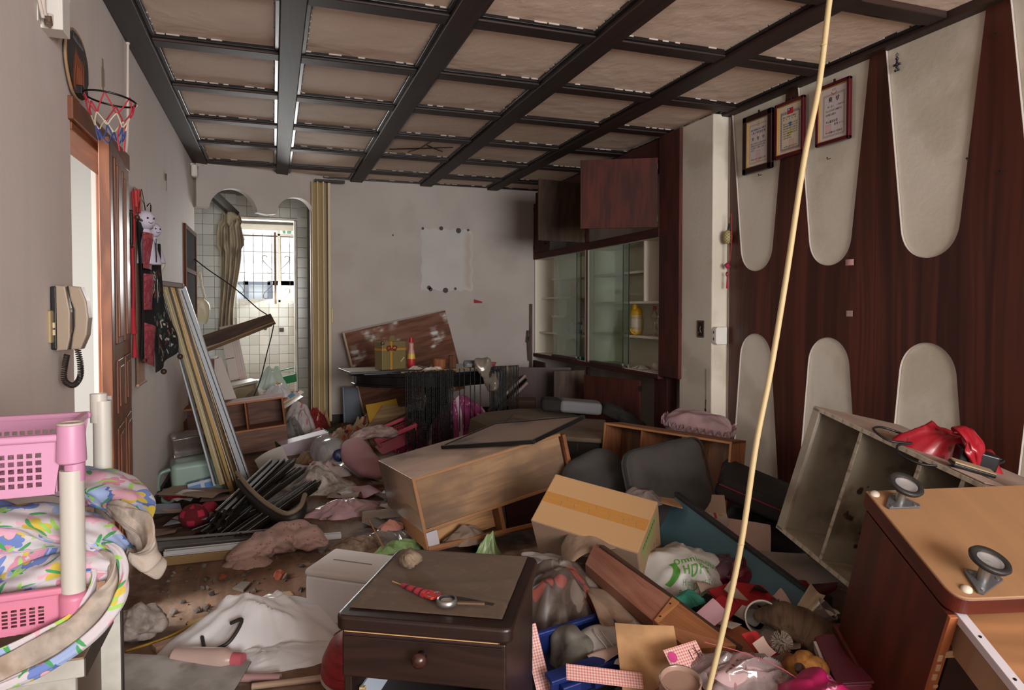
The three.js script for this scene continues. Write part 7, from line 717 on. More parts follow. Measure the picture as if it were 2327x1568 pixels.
// --- bare floor, foreground left
{
  const chip = [rock(.012, 1, .6, 1), rock(.012, 2, .5, 1), rock(.012, 3, .6, 1)], gm = [flat(0x5c544d, .95), flat(0x6f665e, .95), flat(0x453e39, .95)], bm = flat(0x8d4a30, .95), f = rng(55);
  const dust = []; for (let i = 0; i < 150; i++) { const x = -.5 + f() * .85, z = -3.0 - f() * .72, s = i < 40 ? .9 + f() * f() * 1.2 : .3 + f() * .5; if (i >= 40) { dust.push(at(chip[i % 3].clone().scale(s, s, s), x, .005 * s, z, f() * 3, f() * 6, f() * 3)); continue; } solo('rubble_chip', chip[i % 3], gm[(f() * 3) | 0], 'grey crumb of rubble on the bare floor beyond the white plastic sack', 'rubble', [x, .005 * s, z], [f() * 3, f() * 6, f() * 3], 'grey rubble crumbs on the bare floor').scale.setScalar(s); } solo('rubble_grit', merge(dust), gm[0], 'fine grey grit scattered over the bare floor beyond the white plastic sack', 'grit').userData.kind = 'stuff';
  [[-.28, -3.18, 'brick red chip near the concrete lump', .9], [-.24, -3.5, 'brick red chip nearest the window track', 1.2], [.02, -3.42, 'larger red brick flake below the spotted rag', 1.8], [-.05, -3.7, 'small orange chip beside the window track', .8], [.2, -3.25, 'tiny red brick crumb near the foam box', .7]].forEach(([x, z, l, s], i) => solo('brick_chip', chip[i % 3], bm, l, 'brick', [x, .008 * s, z], [.3, i, .2], 'brick chips on the bare floor').scale.setScalar(s * 1.3));
  [[-.13, -3.02, .05, 'flat grey slate flake near the white bag'], [-.15, -3.36, .05, 'long grey stone flake in the middle of the bare floor'], [.2, -3.62, .07, 'flat brown tile shard below the spotted rag'], [-.08, -3.12, .03, 'small dark flake beyond the white bag'], [.05, -3.2, .035, 'pale tan wood flake on the bare floor']].forEach(([x, z, s, l], i) => solo('stone_flake', ext([[-s, -s * .5], [s * .8, -s * .6], [s, s * .3], [-s * .4, s * .6]], .008, .002).rotateX(-PI / 2), i === 4 ? flat(0x9a7c60, .9) : i === 2 ? flat(0x5c4436, .9) : gm[1], l, i === 4 ? 'wood' : 'stone', [x, 0, z], [0, i * 1.3, 0]));
  solo('concrete_lump', rock(.085, 61, .75, 5, true), mat({ ...spk(0x7d7068, 0x9c9088, { rep: 8, f: 14, seed: 351 }), roughness: .95 }), 'lump of concrete on the floor beside the desk', 'concrete', [-.5, .055, -2.98], [0, .4, 0]);
  solo('yellow_stick', tube([[-.53, .02, -2.83], [-.4, .02, -2.9], [-.26, .03, -3.02]], .005), flat(0xa8842c, .6), 'thin yellow stick lying from the desk to the yellow papers', 'stick'); solo('wood_batten', merge(bx(.17, .025, .04, .002)), M.oakTop, 'short pale wooden batten near the concrete lump', 'wood', [-.36, .014, -2.87], [0, .5, 0]);
  PG('yellow_booklet', 'yellow booklet with a red edge half under the white bag', 'booklet', [-.27, .01, -2.98], [.05, .3, .02], .12, .1, flat(0xa88a3c, .7), .01, 111); PG('yellow_note', 'small pale yellow note beside the white bag corner', 'paper', [-.27, .006, -2.88], [0, .2, 0], .08, .03, flat(0xb8b06a, .8), .006, 112); PG('grey_note', 'grey printed scrap next to the yellow booklet', 'paper', [-.31, .008, -2.93], [0, .5, 0], .09, .05, flat(0x8f8a82, .8), .008, 113);
  const wb = film(0xf0f0f2, { roughness: .35, transmission: .12 });
  { const b = thing('white_plastic_sack', 'big crumpled white plastic sack with a black triangle print on the floor', 'bag', [0, 0, 0]); part(b, 'sack_body', heap({ rx: .31, rz: .23, h: .21, seed: 121, folds: 1.3, amp: .34, sharp: 1.6, pow: 1.8, shape: [1, .9, .8, 1, 1.05, .9, .9, 1.1] }), wb, [-.06, 0, -2.82], [0, .1, 0]); part(b, 'sack_fold', heap({ rx: .3, rz: .1, h: .05, seed: 123, folds: 3, sharp: 2 }), wb, [.0, 0, -2.62], [0, -.05, 0]); const P3 = [[-.26, .075, -2.735], [-.235, .06, -2.655], [-.165, .08, -2.645], [-.12, .135, -2.7], [-.16, .12, -2.715]]; part(b, 'triangle_print', tube(P3, .007, 50, 6), flat(0x2e2a28, .5)); }
  { const b = thing('foam_box', 'white polystyrene box behind the nightstand', 'box', [.305, .115, -2.88], [.03, -.62, .0]); part(b, 'box_body', bx(.3, .19, .24, .014), flat(0xd0cece, .85)); part(b, 'box_lid', at(bx(.305, .03, .245, .012), 0, .105, 0), flat(0xc9c3be, .85)); part(b, 'lid_groove', at(bx(.18, .003, .006, .001), 0, .121, 0), flat(0x7d746c, .9)); }
  { const b = thing('pink_bottle', 'pink translucent shampoo bottle lying on the floor', 'bottle', [-.24, .045, -2.62], [0, -.45, -PI / 2 + .05]); part(b, 'bottle_body', lathe([[0, -.12], [.036, -.12], [.04, -.11], [.04, .05], [.038, .08], [.024, .105], [.02, .11], [0, .11]], 28), film(0xd2b4aa, { roughness: .3 })); part(b, 'cap', at(cyl(.022, .024, .04, 20), 0, .125, 0), flat(0xc0606c, .45)); part(b, 'red_lettering', merge(...[0, 1, 2, 3, 4].map((i) => at(bx(.004, .012, .012, .001), .012, -.06 + i * .022, .038))), flat(0xb84a5a, .5)); }
  solo('pink_tube', merge(at(cyl(.014, .014, .2, 18, true), 0, 0, 0, 0, 0, PI / 2)), flat(0xb08a8a, .5), 'pale pink rolled tube lying beyond the bottle cap', 'tube', [-.08, .016, -2.49], [0, -.35, 0]); solo('wooden_dowel', merge(at(cyl(.011, .011, .3, 14), 0, 0, 0, 0, 0, PI / 2), at(cyl(.012, .012, .006, 14), .07, 0, 0, 0, 0, PI / 2)), flat(0xb0947c, .5), 'cream rod with a gold ring lying before the white sack', 'rod', [.07, .013, -2.42], [0, -.12, 0]);
  { const s = thing('red_stool', 'red and black upholstered stool seat behind the nightstand', 'stool', [.27, 0, -2.08]); part(s, 'seat', lathe([[0, .31], [.08, .305], [.12, .28], [.14, .24], [.145, .2], [.14, .19], [0, .19]], 36), mat({ ...spk(0x8d2028, 0x9c2c32, { rep: 4, f: 8, stain: 0x8a5a50, stainAmt: .6, seed: 371 }), roughness: .55 })); part(s, 'black_band', at(cyl(.138, .13, .08, 36), 0, .14, 0), flat(0x1c1918, .6)); part(s, 'white_piping', merge(at(new THREE.TorusGeometry(.141, .006, 8, 40), 0, .188, 0, PI / 2), at(new THREE.TorusGeometry(.131, .006, 8, 40), 0, .1, 0, PI / 2)), flat(0xa8988c, .6)); part(s, 'lower_red', at(cyl(.128, .12, .1, 36), 0, .05, 0), flat(0x8a1c26, .55)); }
  HP('brown_cushion', 'brown cushion corner wedged between foam box and nightstand', 'cushion', [.33, 0, -2.35], { rx: .12, rz: .1, h: .32, seed: 125, folds: 1, amp: .2 }, flat(0x6a4c3c, .9));
  PG('grey_board', 'grey stained sheet of board on the floor at the lower left', 'board', [-.37, .03, -2.5], [.04, -.35, -.02], .5, .3, mat({ ...spk(0x8d8a86, 0xaaa7a2, { rep: 2, f: 4, stain: 0x6f655a, stainAmt: .7, seed: 373 }), roughness: .8 }), .015, 127, null, .006); HP('pink_tissue', 'pink tissue paper scrap by the stool', 'paper', [.12, 0, -2.28], { rx: .08, rz: .05, h: .03, seed: 129 }, C.pinkFilm); HP('dark_rag', 'dark striped rag under the red stool', 'rag', [.1, 0, -2.15], { rx: .1, rz: .06, h: .05, seed: 130 }, cloth(0x2c2624, 0x6a4a34, 130));
  // between the floor and the fallen cabinet
  HP('green_rag', 'bright green cloth trailing behind the nightstand', 'rag', [.62, .015, -3.55], { rx: .2, rz: .06, h: .07, seed: 131, folds: 5 }, cloth(0, 0x83a266), [0, .45, 0]); HP('striped_rag', 'tan striped towel behind the nightstand', 'towel', [.57, 0, -3.42], { rx: .13, rz: .1, h: .05, seed: 133, folds: 3 }, mat({ map: ctex(64, 64, (g) => { g.fillStyle = '#7d6552'; g.fillRect(0, 0, 64, 64); g.fillStyle = '#4c3a2e'; for (let i = 0; i < 64; i += 9) g.fillRect(i, 0, 2, 64); }, 8), roughness: .95 }), [0, .6, 0]); HP('silver_wrapper', 'silvery clear bag with pink paper beside the green cloth', 'bag', [.62, 0, -3.78], { rx: .15, rz: .1, h: .08, seed: 135, folds: 6, sharp: 2 }, C.greyFilm); HP('salmon_paper', 'salmon pink crumpled paper in the silvery bag', 'paper', [.62, .06, -3.8], { rx: .08, rz: .05, h: .05, seed: 137 }, flat(0xb07868, .9)); HP('green_bag', 'pale green knotted plastic bag in front of the fallen cabinet', 'bag', [1.02, 0, -3.28], { rx: .12, rz: .08, h: .18, seed: 139, folds: 4, sharp: 2, pow: 1.2, peak: [.02, 0, 4] }, film(0x90ac70)); HP('brown_paper', 'crumpled brown paper in the open compartment of the fallen cabinet', 'paper', [.95, .07, -3.42], { rx: .13, rz: .07, h: .09, seed: 141, folds: 4 }, flat(0x7d6a5c, .9)); solo('orange_pencil', bar([.55, .02, -3.5], [.5, .1, -3.9], .007, .007), flat(0xa0603a, .6), 'orange stick lying across the silvery bag', 'stick');
  const wr = ['red and white striped wrapper under the fallen cabinet', 'dark wrapper strip next to the striped wrapper', 'clear torn wrapper left of the fallen cabinet', 'pale leaf of paper under the end of the fallen cabinet', 'pink paper scrap left of the fallen cabinet', 'reddish leaflet behind the pink film bag', 'dusty sheet of paper beside the pink film bag']; [[.9, -3.3, C.crim, .1], [1.0, -3.36, M.black, .07], [.6, -4.0, C.greyFilm, .14], [.62, -4.15, C.paperTan, .16], [.7, -4.35, C.paperPink, .12], [.6, -4.75, C.crim, .14], [.45, -4.72, C.paperTan, .14]].forEach(([x, z, m, s], i) => PG('paper_scrap', wr[i], 'paper', [x, .01, z], [0, i, rr(-.1, .1)], s * 1.5, s, m, .02, 150 + i));
  const sc = rng(66), sm = [C.paperTan, C.paperPink, C.paperWhite, flat(0x7d6c60, .9)]; const near = (x, z, list) => list.reduce((b, l) => Math.hypot(x - l[0], z - l[1]) < Math.hypot(x - b[0], z - b[1]) ? l : b)[2]; const LM = [[.4, -4.4, 'beside the flat pink plastic bag'], [.33, -5.05, 'by the white crumpled cloth'], [.36, -5.45, 'by the pink flowered bag'], [.75, -5.1, 'under the dusty pink pillow'], [.7, -4.4, 'against the end of the fallen cabinet'], [.52, -4.85, 'by the flattened white paper bag']], CN = ['tan', 'pinkish', 'white', 'brown'], AD = ['dusty', 'torn', 'creased', 'curled', 'dirty', 'thin', 'stained']; for (let i = 0; i < 34; i++) { const x = rr(.25, .75, sc), z = rr(-4.3, -5.5, sc); const lb = CN[i % 4] + ' paper scrap on the floor ' + near(x, z, LM); if (said.has(lb)) continue; said.add(lb); PG('litter_scrap', lb, 'paper', [x, .003 + i * .0006, z], [rr(-.1, .1, sc), rr(0, 6, sc), rr(-.1, .1, sc)], rr(.06, .15, sc), rr(.04, .1, sc), sm[i % 4], .015, 200 + i, 'paper scraps on the floor left of the fallen cabinet'); }
}
// --- right foreground heap
{
  HP('mixed_rubbish', 'dark mixed rubbish at the bottom of the right hand heap', 'rubbish', [1.55, 0, -2.35], { rx: .75, rz: .65, h: .1, seed: 171, folds: 3, na: 96, nr: 40 }, print('#2a2422', ['#4a3c36', '#1c1817', '#5c4a40', '#3a2c30', '#6a5a50', '#50242a'], 60, 16, 2.2, 23));
  HP('dark_bin_bag', 'dusty dark translucent bag with red papers inside, right of the nightstand', 'bag', [1.05, .02, -2.42], { rx: .22, rz: .27, h: .31, seed: 173, folds: 1.5, amp: .3, pow: 2.6 }, mat({ map: print('#473c36', ['#5a3a34', '#6a5e56', '#3a302c', '#7a4038', '#544840'], 40, 26, 2.5, 25).map, roughness: .4 }), [0, .3, 0]);
  { const s = thing('grey_sack_roll', 'silvery white woven sack bent over below the rubber mat', 'sack', [0, 0, 0]); part(s, 'sack_body', sweep([[.98, .115, -2.1], [1.05, .12, -2.09], [1.15, .11, -2.06], [1.26, .09, -2.02]], [.07, .085, .085, .06], [.06, .072, .07, .045], { seed: 21, wr: .05, ns: 80 }), mat({ ...spk(0x97928c, 0xb3aea8, { rep: 4, f: 6, stain: 0x5c564e, stainAmt: .5, seed: 375 }), roughness: .4 })); const rib = []; for (const x of [1.04, 1.065, 1.13, 1.2]) rib.push(tube(Array.from({ length: 9 }, (_, i) => { const a = -.3 + i * .35; return [x + .012 * Math.sin(i), .116 + Math.sin(a) * .075, -2.075 + Math.cos(a) * .088]; }), .0022, 24, 5)); part(s, 'sack_crease', merge(rib), flat(0xb8b4ae, .4)); part(s, 'mouldy_end', at(pillow(.17, .18, .12, { wr: .1, seed: 22 }), .97, .105, -2.11, .2, .3, 1.2), mat({ ...spk(0x3e3a34, 0x6a665e, { rep: 6, f: 8, stain: 0x8a867e, stainAmt: .7, seed: 377 }), roughness: .8 })); }
  { const N = new THREE.CatmullRomCurve3([[1.34, .295, -2.5], [1.24, .30, -2.49], [1.171, .285, -2.49], [1.10, .255, -2.45], [1.072, .215, -2.43], [1.095, .19, -2.40], [1.17, .18, -2.39], [1.3, .15, -2.36]].map(V3)); const loop = sheet((s, t) => { const p = N.getPoint(s); return [p.x + .09 * t, p.y + .05 * t, p.z - .22 * t]; }, 50, 8, .006, .6, .3), fl = sheet((s, t) => { const k = Math.max(0, s - .75) * Math.max(0, .3 - t) * 3.4, a = lerp(1.13, 1.055, s), b = lerp(1.31, 1.285, s); return [lerp(a, b, t) + k * .12, lerp(lerp(.215, .185, s), lerp(.165, .135, s), t) + .015 * Math.sin(s * 4 + t * 3), lerp(lerp(-2.37, -2.03, s), lerp(-2.26, -1.93, s), t) - k * .18]; }, 20, 16, .006, .35, .25); solo('rubber_mat', merge(loop, fl), mat({ ...spk(0, 0x98806c, { rep: 3 }), roughness: .7 }), 'tan rubber mat curling in a loop under the drawer box', 'mat'); }
  solo('clear_film', sweep([[1.0, .24, -2.72], [1.1, .22, -2.66], [1.2, .21, -2.58], [1.27, .18, -2.5]], [.02, .05, .05, .02], [.012, .02, .02, .01], { seed: 23, wr: .3 }), film(0xb5b0ac), 'grey white film twisted at the foot of the carton', 'film');
  { const d = thing('drawer_box', 'long narrow reddish wooden drawer box lying diagonally on the heap', 'drawer', [0, 0, 0]), A = [1.16, .285, -2.415], B = [1.242, .325, -2.503], Cc = [1.249, .20, -2.052], D = [1.364, .24, -2.115], E = [1.307, .15, -1.925], F = [1.429, .185, -1.834], mid = (p, q, t) => p.map((x, i) => lerp(x, q[i], t)); const C2 = mid(Cc, E, .03), D2 = mid(D, F, .03), up = (p) => [p[0] + .001, p[1] + .003, p[2] + .001];
    part(d, 'drawer_face', prism([A, Cc, D, B], .05), mat({ map: woodTex(0x714636, 0x835544, { rep: 1.2, seed: 381, dust: 0x947466, dustAmt: .5 }), roughness: .6 })); part(d, 'drawer_side', prism([C2, E, F, D2].map(up), .055), mat({ map: woodTex(0x7f4f2e, 0x925e3c, { rep: 1.2, seed: 383 }), roughness: .55 })); part(d, 'joint_block', prism([Cc, mid(Cc, E, .12), mid(D, F, .12), D].map((p) => up(up(p))), .05), flat(0x9a663e, .6)); part(d, 'drawer_edge', bar([B[0] + .03, B[1] - .02, B[2]], [F[0] + .03, F[1] - .03, F[2] - .02], .03, .03, .002), flat(0x3c2218, .6)); for (const p of [mid(Cc, D, .2), mid(Cc, D, .75)]) part(d, 'nail_head', at(cyl(.0035, .0035, .003, 8), p[0] + .006, p[1] + .006, p[2] + .012), M.darkMetal); }
  const bagTex = ctex(512, 512, (g) => { g.fillStyle = '#c2beb8'; g.fillRect(0, 0, 512, 512); g.fillStyle = '#5a9a40'; g.font = 'bold 44px sans-serif'; g.save(); g.translate(236, 312); g.rotate(-.12); g.fillText('Omnimobil', -60, 0); g.font = 'bold 54px sans-serif'; g.fillText('HDPE', -30, 52); g.font = '26px sans-serif'; g.fillStyle = '#4a7a3a'; g.fillText('High Density', -34, 86); g.fillText('Polyethylene', -50, 114); g.restore(); g.fillStyle = '#4f9038'; g.beginPath(); g.arc(150, 350, 50, -1, 1.4); g.arc(128, 345, 40, 1.4, -1, true); g.fill(); }); bagTex.wrapS = bagTex.wrapT = THREE.ClampToEdgeWrapping; bagTex.repeat.set(2.2, -2.2); bagTex.offset.set(.5, .5);
  solo('white_carrier_bag', heap({ rx: .21, rz: .2, h: .16, seed: 175, folds: 1.2, sharp: 1.4, amp: .24, pow: 2.6, shape: [1, 1, .9, .95, 1, .9, .95, 1] }), matp({ map: bagTex, roughness: .38, transmission: .12, thickness: .004 }), 'open white carrier bag with green lettering right of the carton', 'bag', [1.70, .10, -2.56], [.42, -.35, .0]);
  { const t = thing('dark_red_jug', 'dark crimson glass jug lying under the grey sheet', 'jug', [1.9, .12, -2.42], [0, .3, PI / 2]); part(t, 'jug_body', lathe([[0, -.07], [.045, -.07], [.055, -.02], [.05, .03], [.03, .06], [.035, .09], [.03, .09], [0, .06]], 26), matp({ color: 0x5a1422, roughness: .15, clearcoat: .6 })); part(t, 'jug_handle', tube([[.04, .05, 0], [.09, .03, 0], [.085, -.03, 0], [.05, -.04, 0]], .008), matp({ color: 0x5a1422, roughness: .15 })); }
  PG('grey_sheet', 'large grey white curved sheet of card in front of the white shelf unit', 'card', [2.12, .10, -2.47], [.18, -.35, .08], .44, .34, flat(0x8f8680, .75), .06, 177, null, .003); { const r = thing('red_roll', 'crimson rolled poster tube lying below the white shelf unit', 'roll', [2.2, .075, -2.33], [0, .42, PI / 2 - .1]); part(r, 'roll_outside', cyl(.05, .05, .36, 30, true), flat(0x7d0e1a, .5)); part(r, 'roll_inside', cyl(.044, .044, .35, 30, true), flat(0x6a3a66, .6)); }
  solo('red_packet', ext([[-.13, -.06], [.12, -.08], [.15, .02], [.03, .08], [-.12, .06]], .006, .002).rotateX(-PI / 2), C.red, 'bright red paper packet under the carrier bag', 'packet', [1.80, .12, -2.28], [.25, .1, -.05]); solo('red_packet', ext([[-.07, -.05], [.07, -.05], [.08, .03], [-.06, .05]], .006, .002).rotateX(-PI / 2), C.red, 'smaller red paper packet nearest the drawer box', 'packet', [1.62, .13, -2.18], [.2, .5, .1]);
  { const c = thing('foam_cup', 'large white foam cup lying on the heap', 'cup', [1.74, .12, -2.10], [1.0, .3, .5]); part(c, 'cup_body', lathe([[0, -.085], [.042, -.085], [.045, -.08], [.062, .08], [.066, .085], [.062, .088], [.058, .08], [.04, -.075], [0, -.075]], 36), flat(0xbdb4aa, .5)); }
  solo('brown_paper_sack', sweep([[1.68, .15, -2.06], [1.76, .16, -2.0], [1.84, .12, -1.93], [1.90, .06, -1.84]], [.03, .09, .12, .06], [.02, .05, .06, .04], { seed: 31, wr: .1, ns: 70 }), mat({ ...grn(0x4a3a2c, 0x66523e, { rep: 3, seed: 385, streak: 8 }), roughness: .85 }), 'torn brown paper sack lying across the foam cup', 'sack'); solo('orange_folder', ext([[-.08, -.2], [.06, -.2], [.08, .18], [-.02, .22], [-.09, .1]], .004, .001).rotateX(-PI / 2), flat(0xa8664a, .7), 'orange cardboard folder beside the drawer box', 'folder', [1.60, .10, -1.99], [.1, .35, -.1]); solo('red_card', ext([[-.04, -.05], [.04, -.06], [.03, .04], [-.03, .05]], .003).rotateX(-PI / 2), flat(0xb02a2e, .6), 'small red card at the end of the drawer box', 'card', [1.53, .17, -1.85], [.5, .2, 0]);
  const kf = PG('kraft_sheet', 'tan kraft cardboard sheet standing in the foreground before the sack', 'cardboard', [1.12, .16, -1.86], [.75, -.25, .12], .2, .26, C.kraft, .012, 179, null, .004);
  { const t = thing('blue_tray', 'dark blue plastic crate edge sticking out at the bottom', 'crate', [.985, .075, -1.99], [.2, .1, .06]); const bm = flat(0x1b2c66, .35); part(t, 'crate_rim', merge(at(bx(.34, .02, .05, .005), 0, .06, 0), at(bx(.02, .02, .22, .005), .17, .06, -.1), at(bx(.34, .02, .02, .005), 0, .06, -.2)), bm); part(t, 'crate_wall', merge(at(bx(.33, .08, .006, .002), 0, .02, .01), at(bx(.33, .1, .006, .002), 0, .01, -.2)), flat(0x16245a, .4)); for (const x of [-.1, .02, .12]) part(t, 'crate_socket', at(bx(.07, .05, .03, .006), x, .02, .025), bm); part(t, 'crate_floor', at(bx(.33, .006, .22, .001), 0, -.03, -.1), flat(0x101a3c, .6)); }
  const strip = (l, p, r, w, d) => solo('patterned_card_strip', bx(w, .004, d, .001, 'z'), lattice, l, 'card', p, r, 'red lattice patterned card strips'); strip('red lattice patterned card strip standing beside the nightstand', [.81, .14, -2.05], [1.1, .1, .15], .05, .22); strip('red lattice patterned card strip in front of the blue crate', [.95, .17, -1.84], [.5, 1.25, .1], .05, .24); { const o = solo('patterned_card_strip', bx(.13, .004, .075, .001, 'x'), lattice, 'red lattice patterned card with handwriting below the drawer box', 'card', [1.205, .21, -1.79], [.75, .1, -.05], 'red lattice patterned card strips'); const ink = merge(bar([.035, .004, -.02], [.06, .004, .02], .002, .001), bar([.03, .004, 0], [.062, .004, -.005], .002, .001), bar([.045, .004, -.025], [.045, .004, .022], .002, .001), bar([.02, .004, -.015], [.02, .004, .015], .002, .001)); part(o, 'ink_writing', ink, flat(0x241c20, .6)); part(o, 'pink_spot', at(cyl(.016, .016, .002, 18), -.045, .003, -.01), flat(0xb83a78, .6)); }
  { const z = thing('zip_bags', 'clear zip lock bags with pinkish contents in the bottom foreground', 'bag', [0, 0, 0]); part(z, 'bag_film', heap({ rx: .19, rz: .12, h: .12, seed: 33, folds: 2.6, sharp: 2.5, amp: .5, pow: 2, nr: 34, na: 110 }), matp({ color: 0xd0bcbc, roughness: .1, transmission: .75, thickness: .002 }), [1.36, .15, -1.68], [.25, -.2, -.1]); part(z, 'zip_line', tube([[1.24, .275, -1.74], [1.32, .262, -1.68], [1.4, .24, -1.6], [1.46, .2, -1.54]], .0014), flat(0xa84a54, .5)); part(z, 'contents', at(pillow(.2, .1, .06, { seed: 24, wr: .2 }), 1.32, .2, -1.68), print('#a58a8a', ['#7a2a3a', '#b8a0a0', '#8f5a64'], 20, 16, 8, 27)); }
  { const b = thing('pink_shop_bag', 'hot pink shop bag with white lettering at the bottom edge', 'bag', [1.46, .13, -1.50], [.5, .35, .0]); const tx = ctex(256, 256, (g) => { g.fillStyle = '#a81c58'; g.fillRect(0, 0, 256, 256); g.fillStyle = '#c08aa0'; g.font = 'bold 40px serif'; g.save(); g.translate(20, 150); g.rotate(-.25); g.fillText('Fashion Shop', 0, 0); g.restore(); }); tx.repeat.set(4, -4); tx.offset.set(.5, .5); part(b, 'bag_body', heap({ rx: .14, rz: .12, h: .13, seed: 181, folds: 2, amp: .3, pow: 3 }), mat({ map: tx, roughness: .4 })); }
  { const c = thing('orange_pumpkin_toy', 'worn orange ribbed gourd shaped toy near the pink bag', 'toy', [1.60, .13, -1.70], [.2, .4, .9]); const g = new THREE.SphereGeometry(.07, 40, 24), p = g.attributes.position; for (let i = 0; i < p.count; i++) { const x = p.getX(i), y = p.getY(i), z = p.getZ(i), a = Math.atan2(z, x), k = 1 - .14 * Math.pow(Math.abs(Math.cos(a * 3)), 8); p.setXYZ(i, x * k, y * 1.35, z * k); } g.computeVertexNormals(); part(c, 'toy_body', g, mat({ ...spk(0xa0662a, 0xb57c3c, { rep: 3, f: 5, stain: 0x5c3a1c, stainAmt: .5, seed: 387 }), roughness: .7 })); part(c, 'toy_stem', at(cyl(.012, .018, .03, 12), 0, .1, 0), M.umber); }
  { const f = thing('fur_pompom', 'fluffy grey fur pompom above the orange toy', 'pompom', [1.575, .195, -1.79]); const l = [], q = rng(71); for (let i = 0; i < 260; i++) { const a = q() * 6.28, b = Math.acos(2 * q() - 1); l.push(at(bx(.0016, .03, .0016, 0), 0, .022, 0).applyMatrix4(new THREE.Matrix4().makeRotationFromEuler(new THREE.Euler(b, a, 0, 'YXZ')))); } part(f, 'fur', merge(l), flat(0x8a7c70, 1)).userData.kind = 'stuff'; part(f, 'pompom_core', new THREE.SphereGeometry(.02, 14, 10), flat(0x6f6258, 1)); part(f, 'cord_end', at(cyl(.01, .012, .02, 12), .01, -.03, 0), flat(0xa0764a, .6)); }
  { const c = thing('pink_case', 'open dull pink plastic case beside the upturned chest', 'case', [1.77, .10, -1.72], [.1, -.5, .2]); const pm = flat(0x7d3848, .4); part(c, 'case_tray', merge(at(bx(.1, .08, .26, .006), 0, 0, 0)), pm); part(c, 'case_lid', at(bx(.012, .13, .28, .004), .08, .02, .02, 0, 0, -.5), flat(0x8a4656, .4)); part(c, 'case_rim', at(bx(.11, .01, .27, .003), 0, .045, 0), flat(0x6a2a3a, .4)); part(c, 'white_edge', bar([-.06, .03, -.1], [-.06, .0, .15], .01, .04), C.paperWhite); }
  { const j = thing('clear_jar', 'clear plastic jar rim at the bottom edge of the picture', 'jar', [1.10, .17, -1.66], [.2, 0, .1]); part(j, 'jar_body', lathe([[.055, -.1], [.06, .04], [.056, .05], [.058, .06], [.06, .066], [.054, .066], [.05, .05], [.054, .03], [.05, -.1]], 40), film(0xa88a7a, { roughness: .25 })); part(j, 'jar_lid', at(cyl(.052, .052, .006, 36), 0, .05, 0), flat(0x96786a, .5)); }
  { const c = thing('cup_lid_stack', 'clear plastic cups wedged against the upturned chest', 'cup', [1.93, .13, -2.05], [.6, 0, -.5]); for (const [x, y, z] of [[0, 0, 0], [-.05, .03, .05]]) part(c, 'clear_cup', at(lathe([[.03, -.06], [.042, .06], [.046, .06], [.034, -.064], [0, -.064]], 28), x, y, z), clear(0x9a8a88)); } HP('dark_green_lid', 'dark green round lid with a translucent cup by the chest', 'lid', [1.86, .12, -1.94], { rx: .055, rz: .05, h: .04, seed: 183, folds: 1, rag: .02, pow: 5, amp: .05 }, flat(0x1e2620, .4)); PG('curled_card', 'curled cream card with a torn end above the green lid', 'card', [1.9, .17, -2.02], [.5, .5, .6], .13, .06, flat(0xa8957c, .8), .04, 185);
  solo('black_folder', bx(.34, .05, .2, .006), flat(0x1c1816, .6), 'flat black case behind the foam cup', 'case', [1.98, .08, -2.2], [.05, .4, .02]); PG('paper_scrap', 'pink slip of paper between drawer box and orange folder', 'paper', [1.53, .16, -2.1], [.3, .3, .2], .1, .08, flat(0xb38a92, .85), .01, 187); PG('paper_scrap', 'white printed page sticking out behind the brown sack', 'paper', [1.92, .12, -2.0], [.2, .3, -.3], .12, .1, C.paperWhite, .03, 189); PG('paper_scrap', 'grey beige card below the foam cup', 'paper', [1.66, .1, -1.93], [.1, .6, .1], .15, .1, flat(0x7d6e64, .85), .01, 191); PG('paper_scrap', 'white folded slip in front of the fur pompom', 'paper', [1.51, .18, -1.8], [.8, .3, .1], .05, .06, C.paperPink, .01, 193); HP('teal_wrapper', 'teal plastic wrapper under the carrier bag', 'wrapper', [1.55, .12, -2.3], { rx: .08, rz: .05, h: .05, seed: 195 }, flat(0x2c7a68, .5)); HP('clear_violet_film', 'violet tinted clear film right of the carrier bag', 'film', [1.9, .12, -2.5], { rx: .12, rz: .09, h: .09, seed: 196, folds: 5, sharp: 2 }, matp({ color: 0x6a4a5c, roughness: .15, transmission: .4, thickness: .003 }));
  const lit = rng(91), lm = [C.paperPink, C.paperTan, flat(0x5c2a30, .7), C.paperWhite, flat(0x3a322e, .8), flat(0x6f5a4c, .9)]; const near = (x, z, list) => list.reduce((b, l) => Math.hypot(x - l[0], z - l[1]) < Math.hypot(x - b[0], z - b[1]) ? l : b)[2]; const LM = [[1.74, -2.1, 'beside the white foam cup'], [1.25, -2.2, 'under the diagonal drawer box'], [1.7, -2.5, 'at the foot of the carrier bag'], [1.85, -1.95, 'by the torn brown sack'], [1.0, -2.0, 'by the blue crate'], [1.15, -1.85, 'behind the kraft sheet'], [1.05, -2.4, 'at the dark bin bag'], [1.5, -1.8, 'beside the fur pompom'], [1.6, -2.0, 'on the orange folder'], [2.0, -2.3, 'under the grey curved card'], [1.4, -2.4, 'between drawer box and carrier bag']], CN = ['pinkish', 'tan', 'dark red', 'white', 'black', 'brown']; for (let i = 0; i < 48; i++) { const x = rr(.95, 2.0, lit), z = lerp(-2.55, -1.7, lit()); const lb = CN[i % 6] + ' scrap in the right hand heap ' + near(x, z, LM); if (said.has(lb)) continue; said.add(lb); PG('heap_scrap', lb, 'paper', [x, .07 + lit() * .045, z], [rr(-.4, .4, lit), rr(0, 6, lit), rr(-.4, .4, lit)], rr(.05, .14, lit), rr(.04, .1, lit), lm[i % 6], .03, 300 + i, 'scraps in the right hand heap'); }
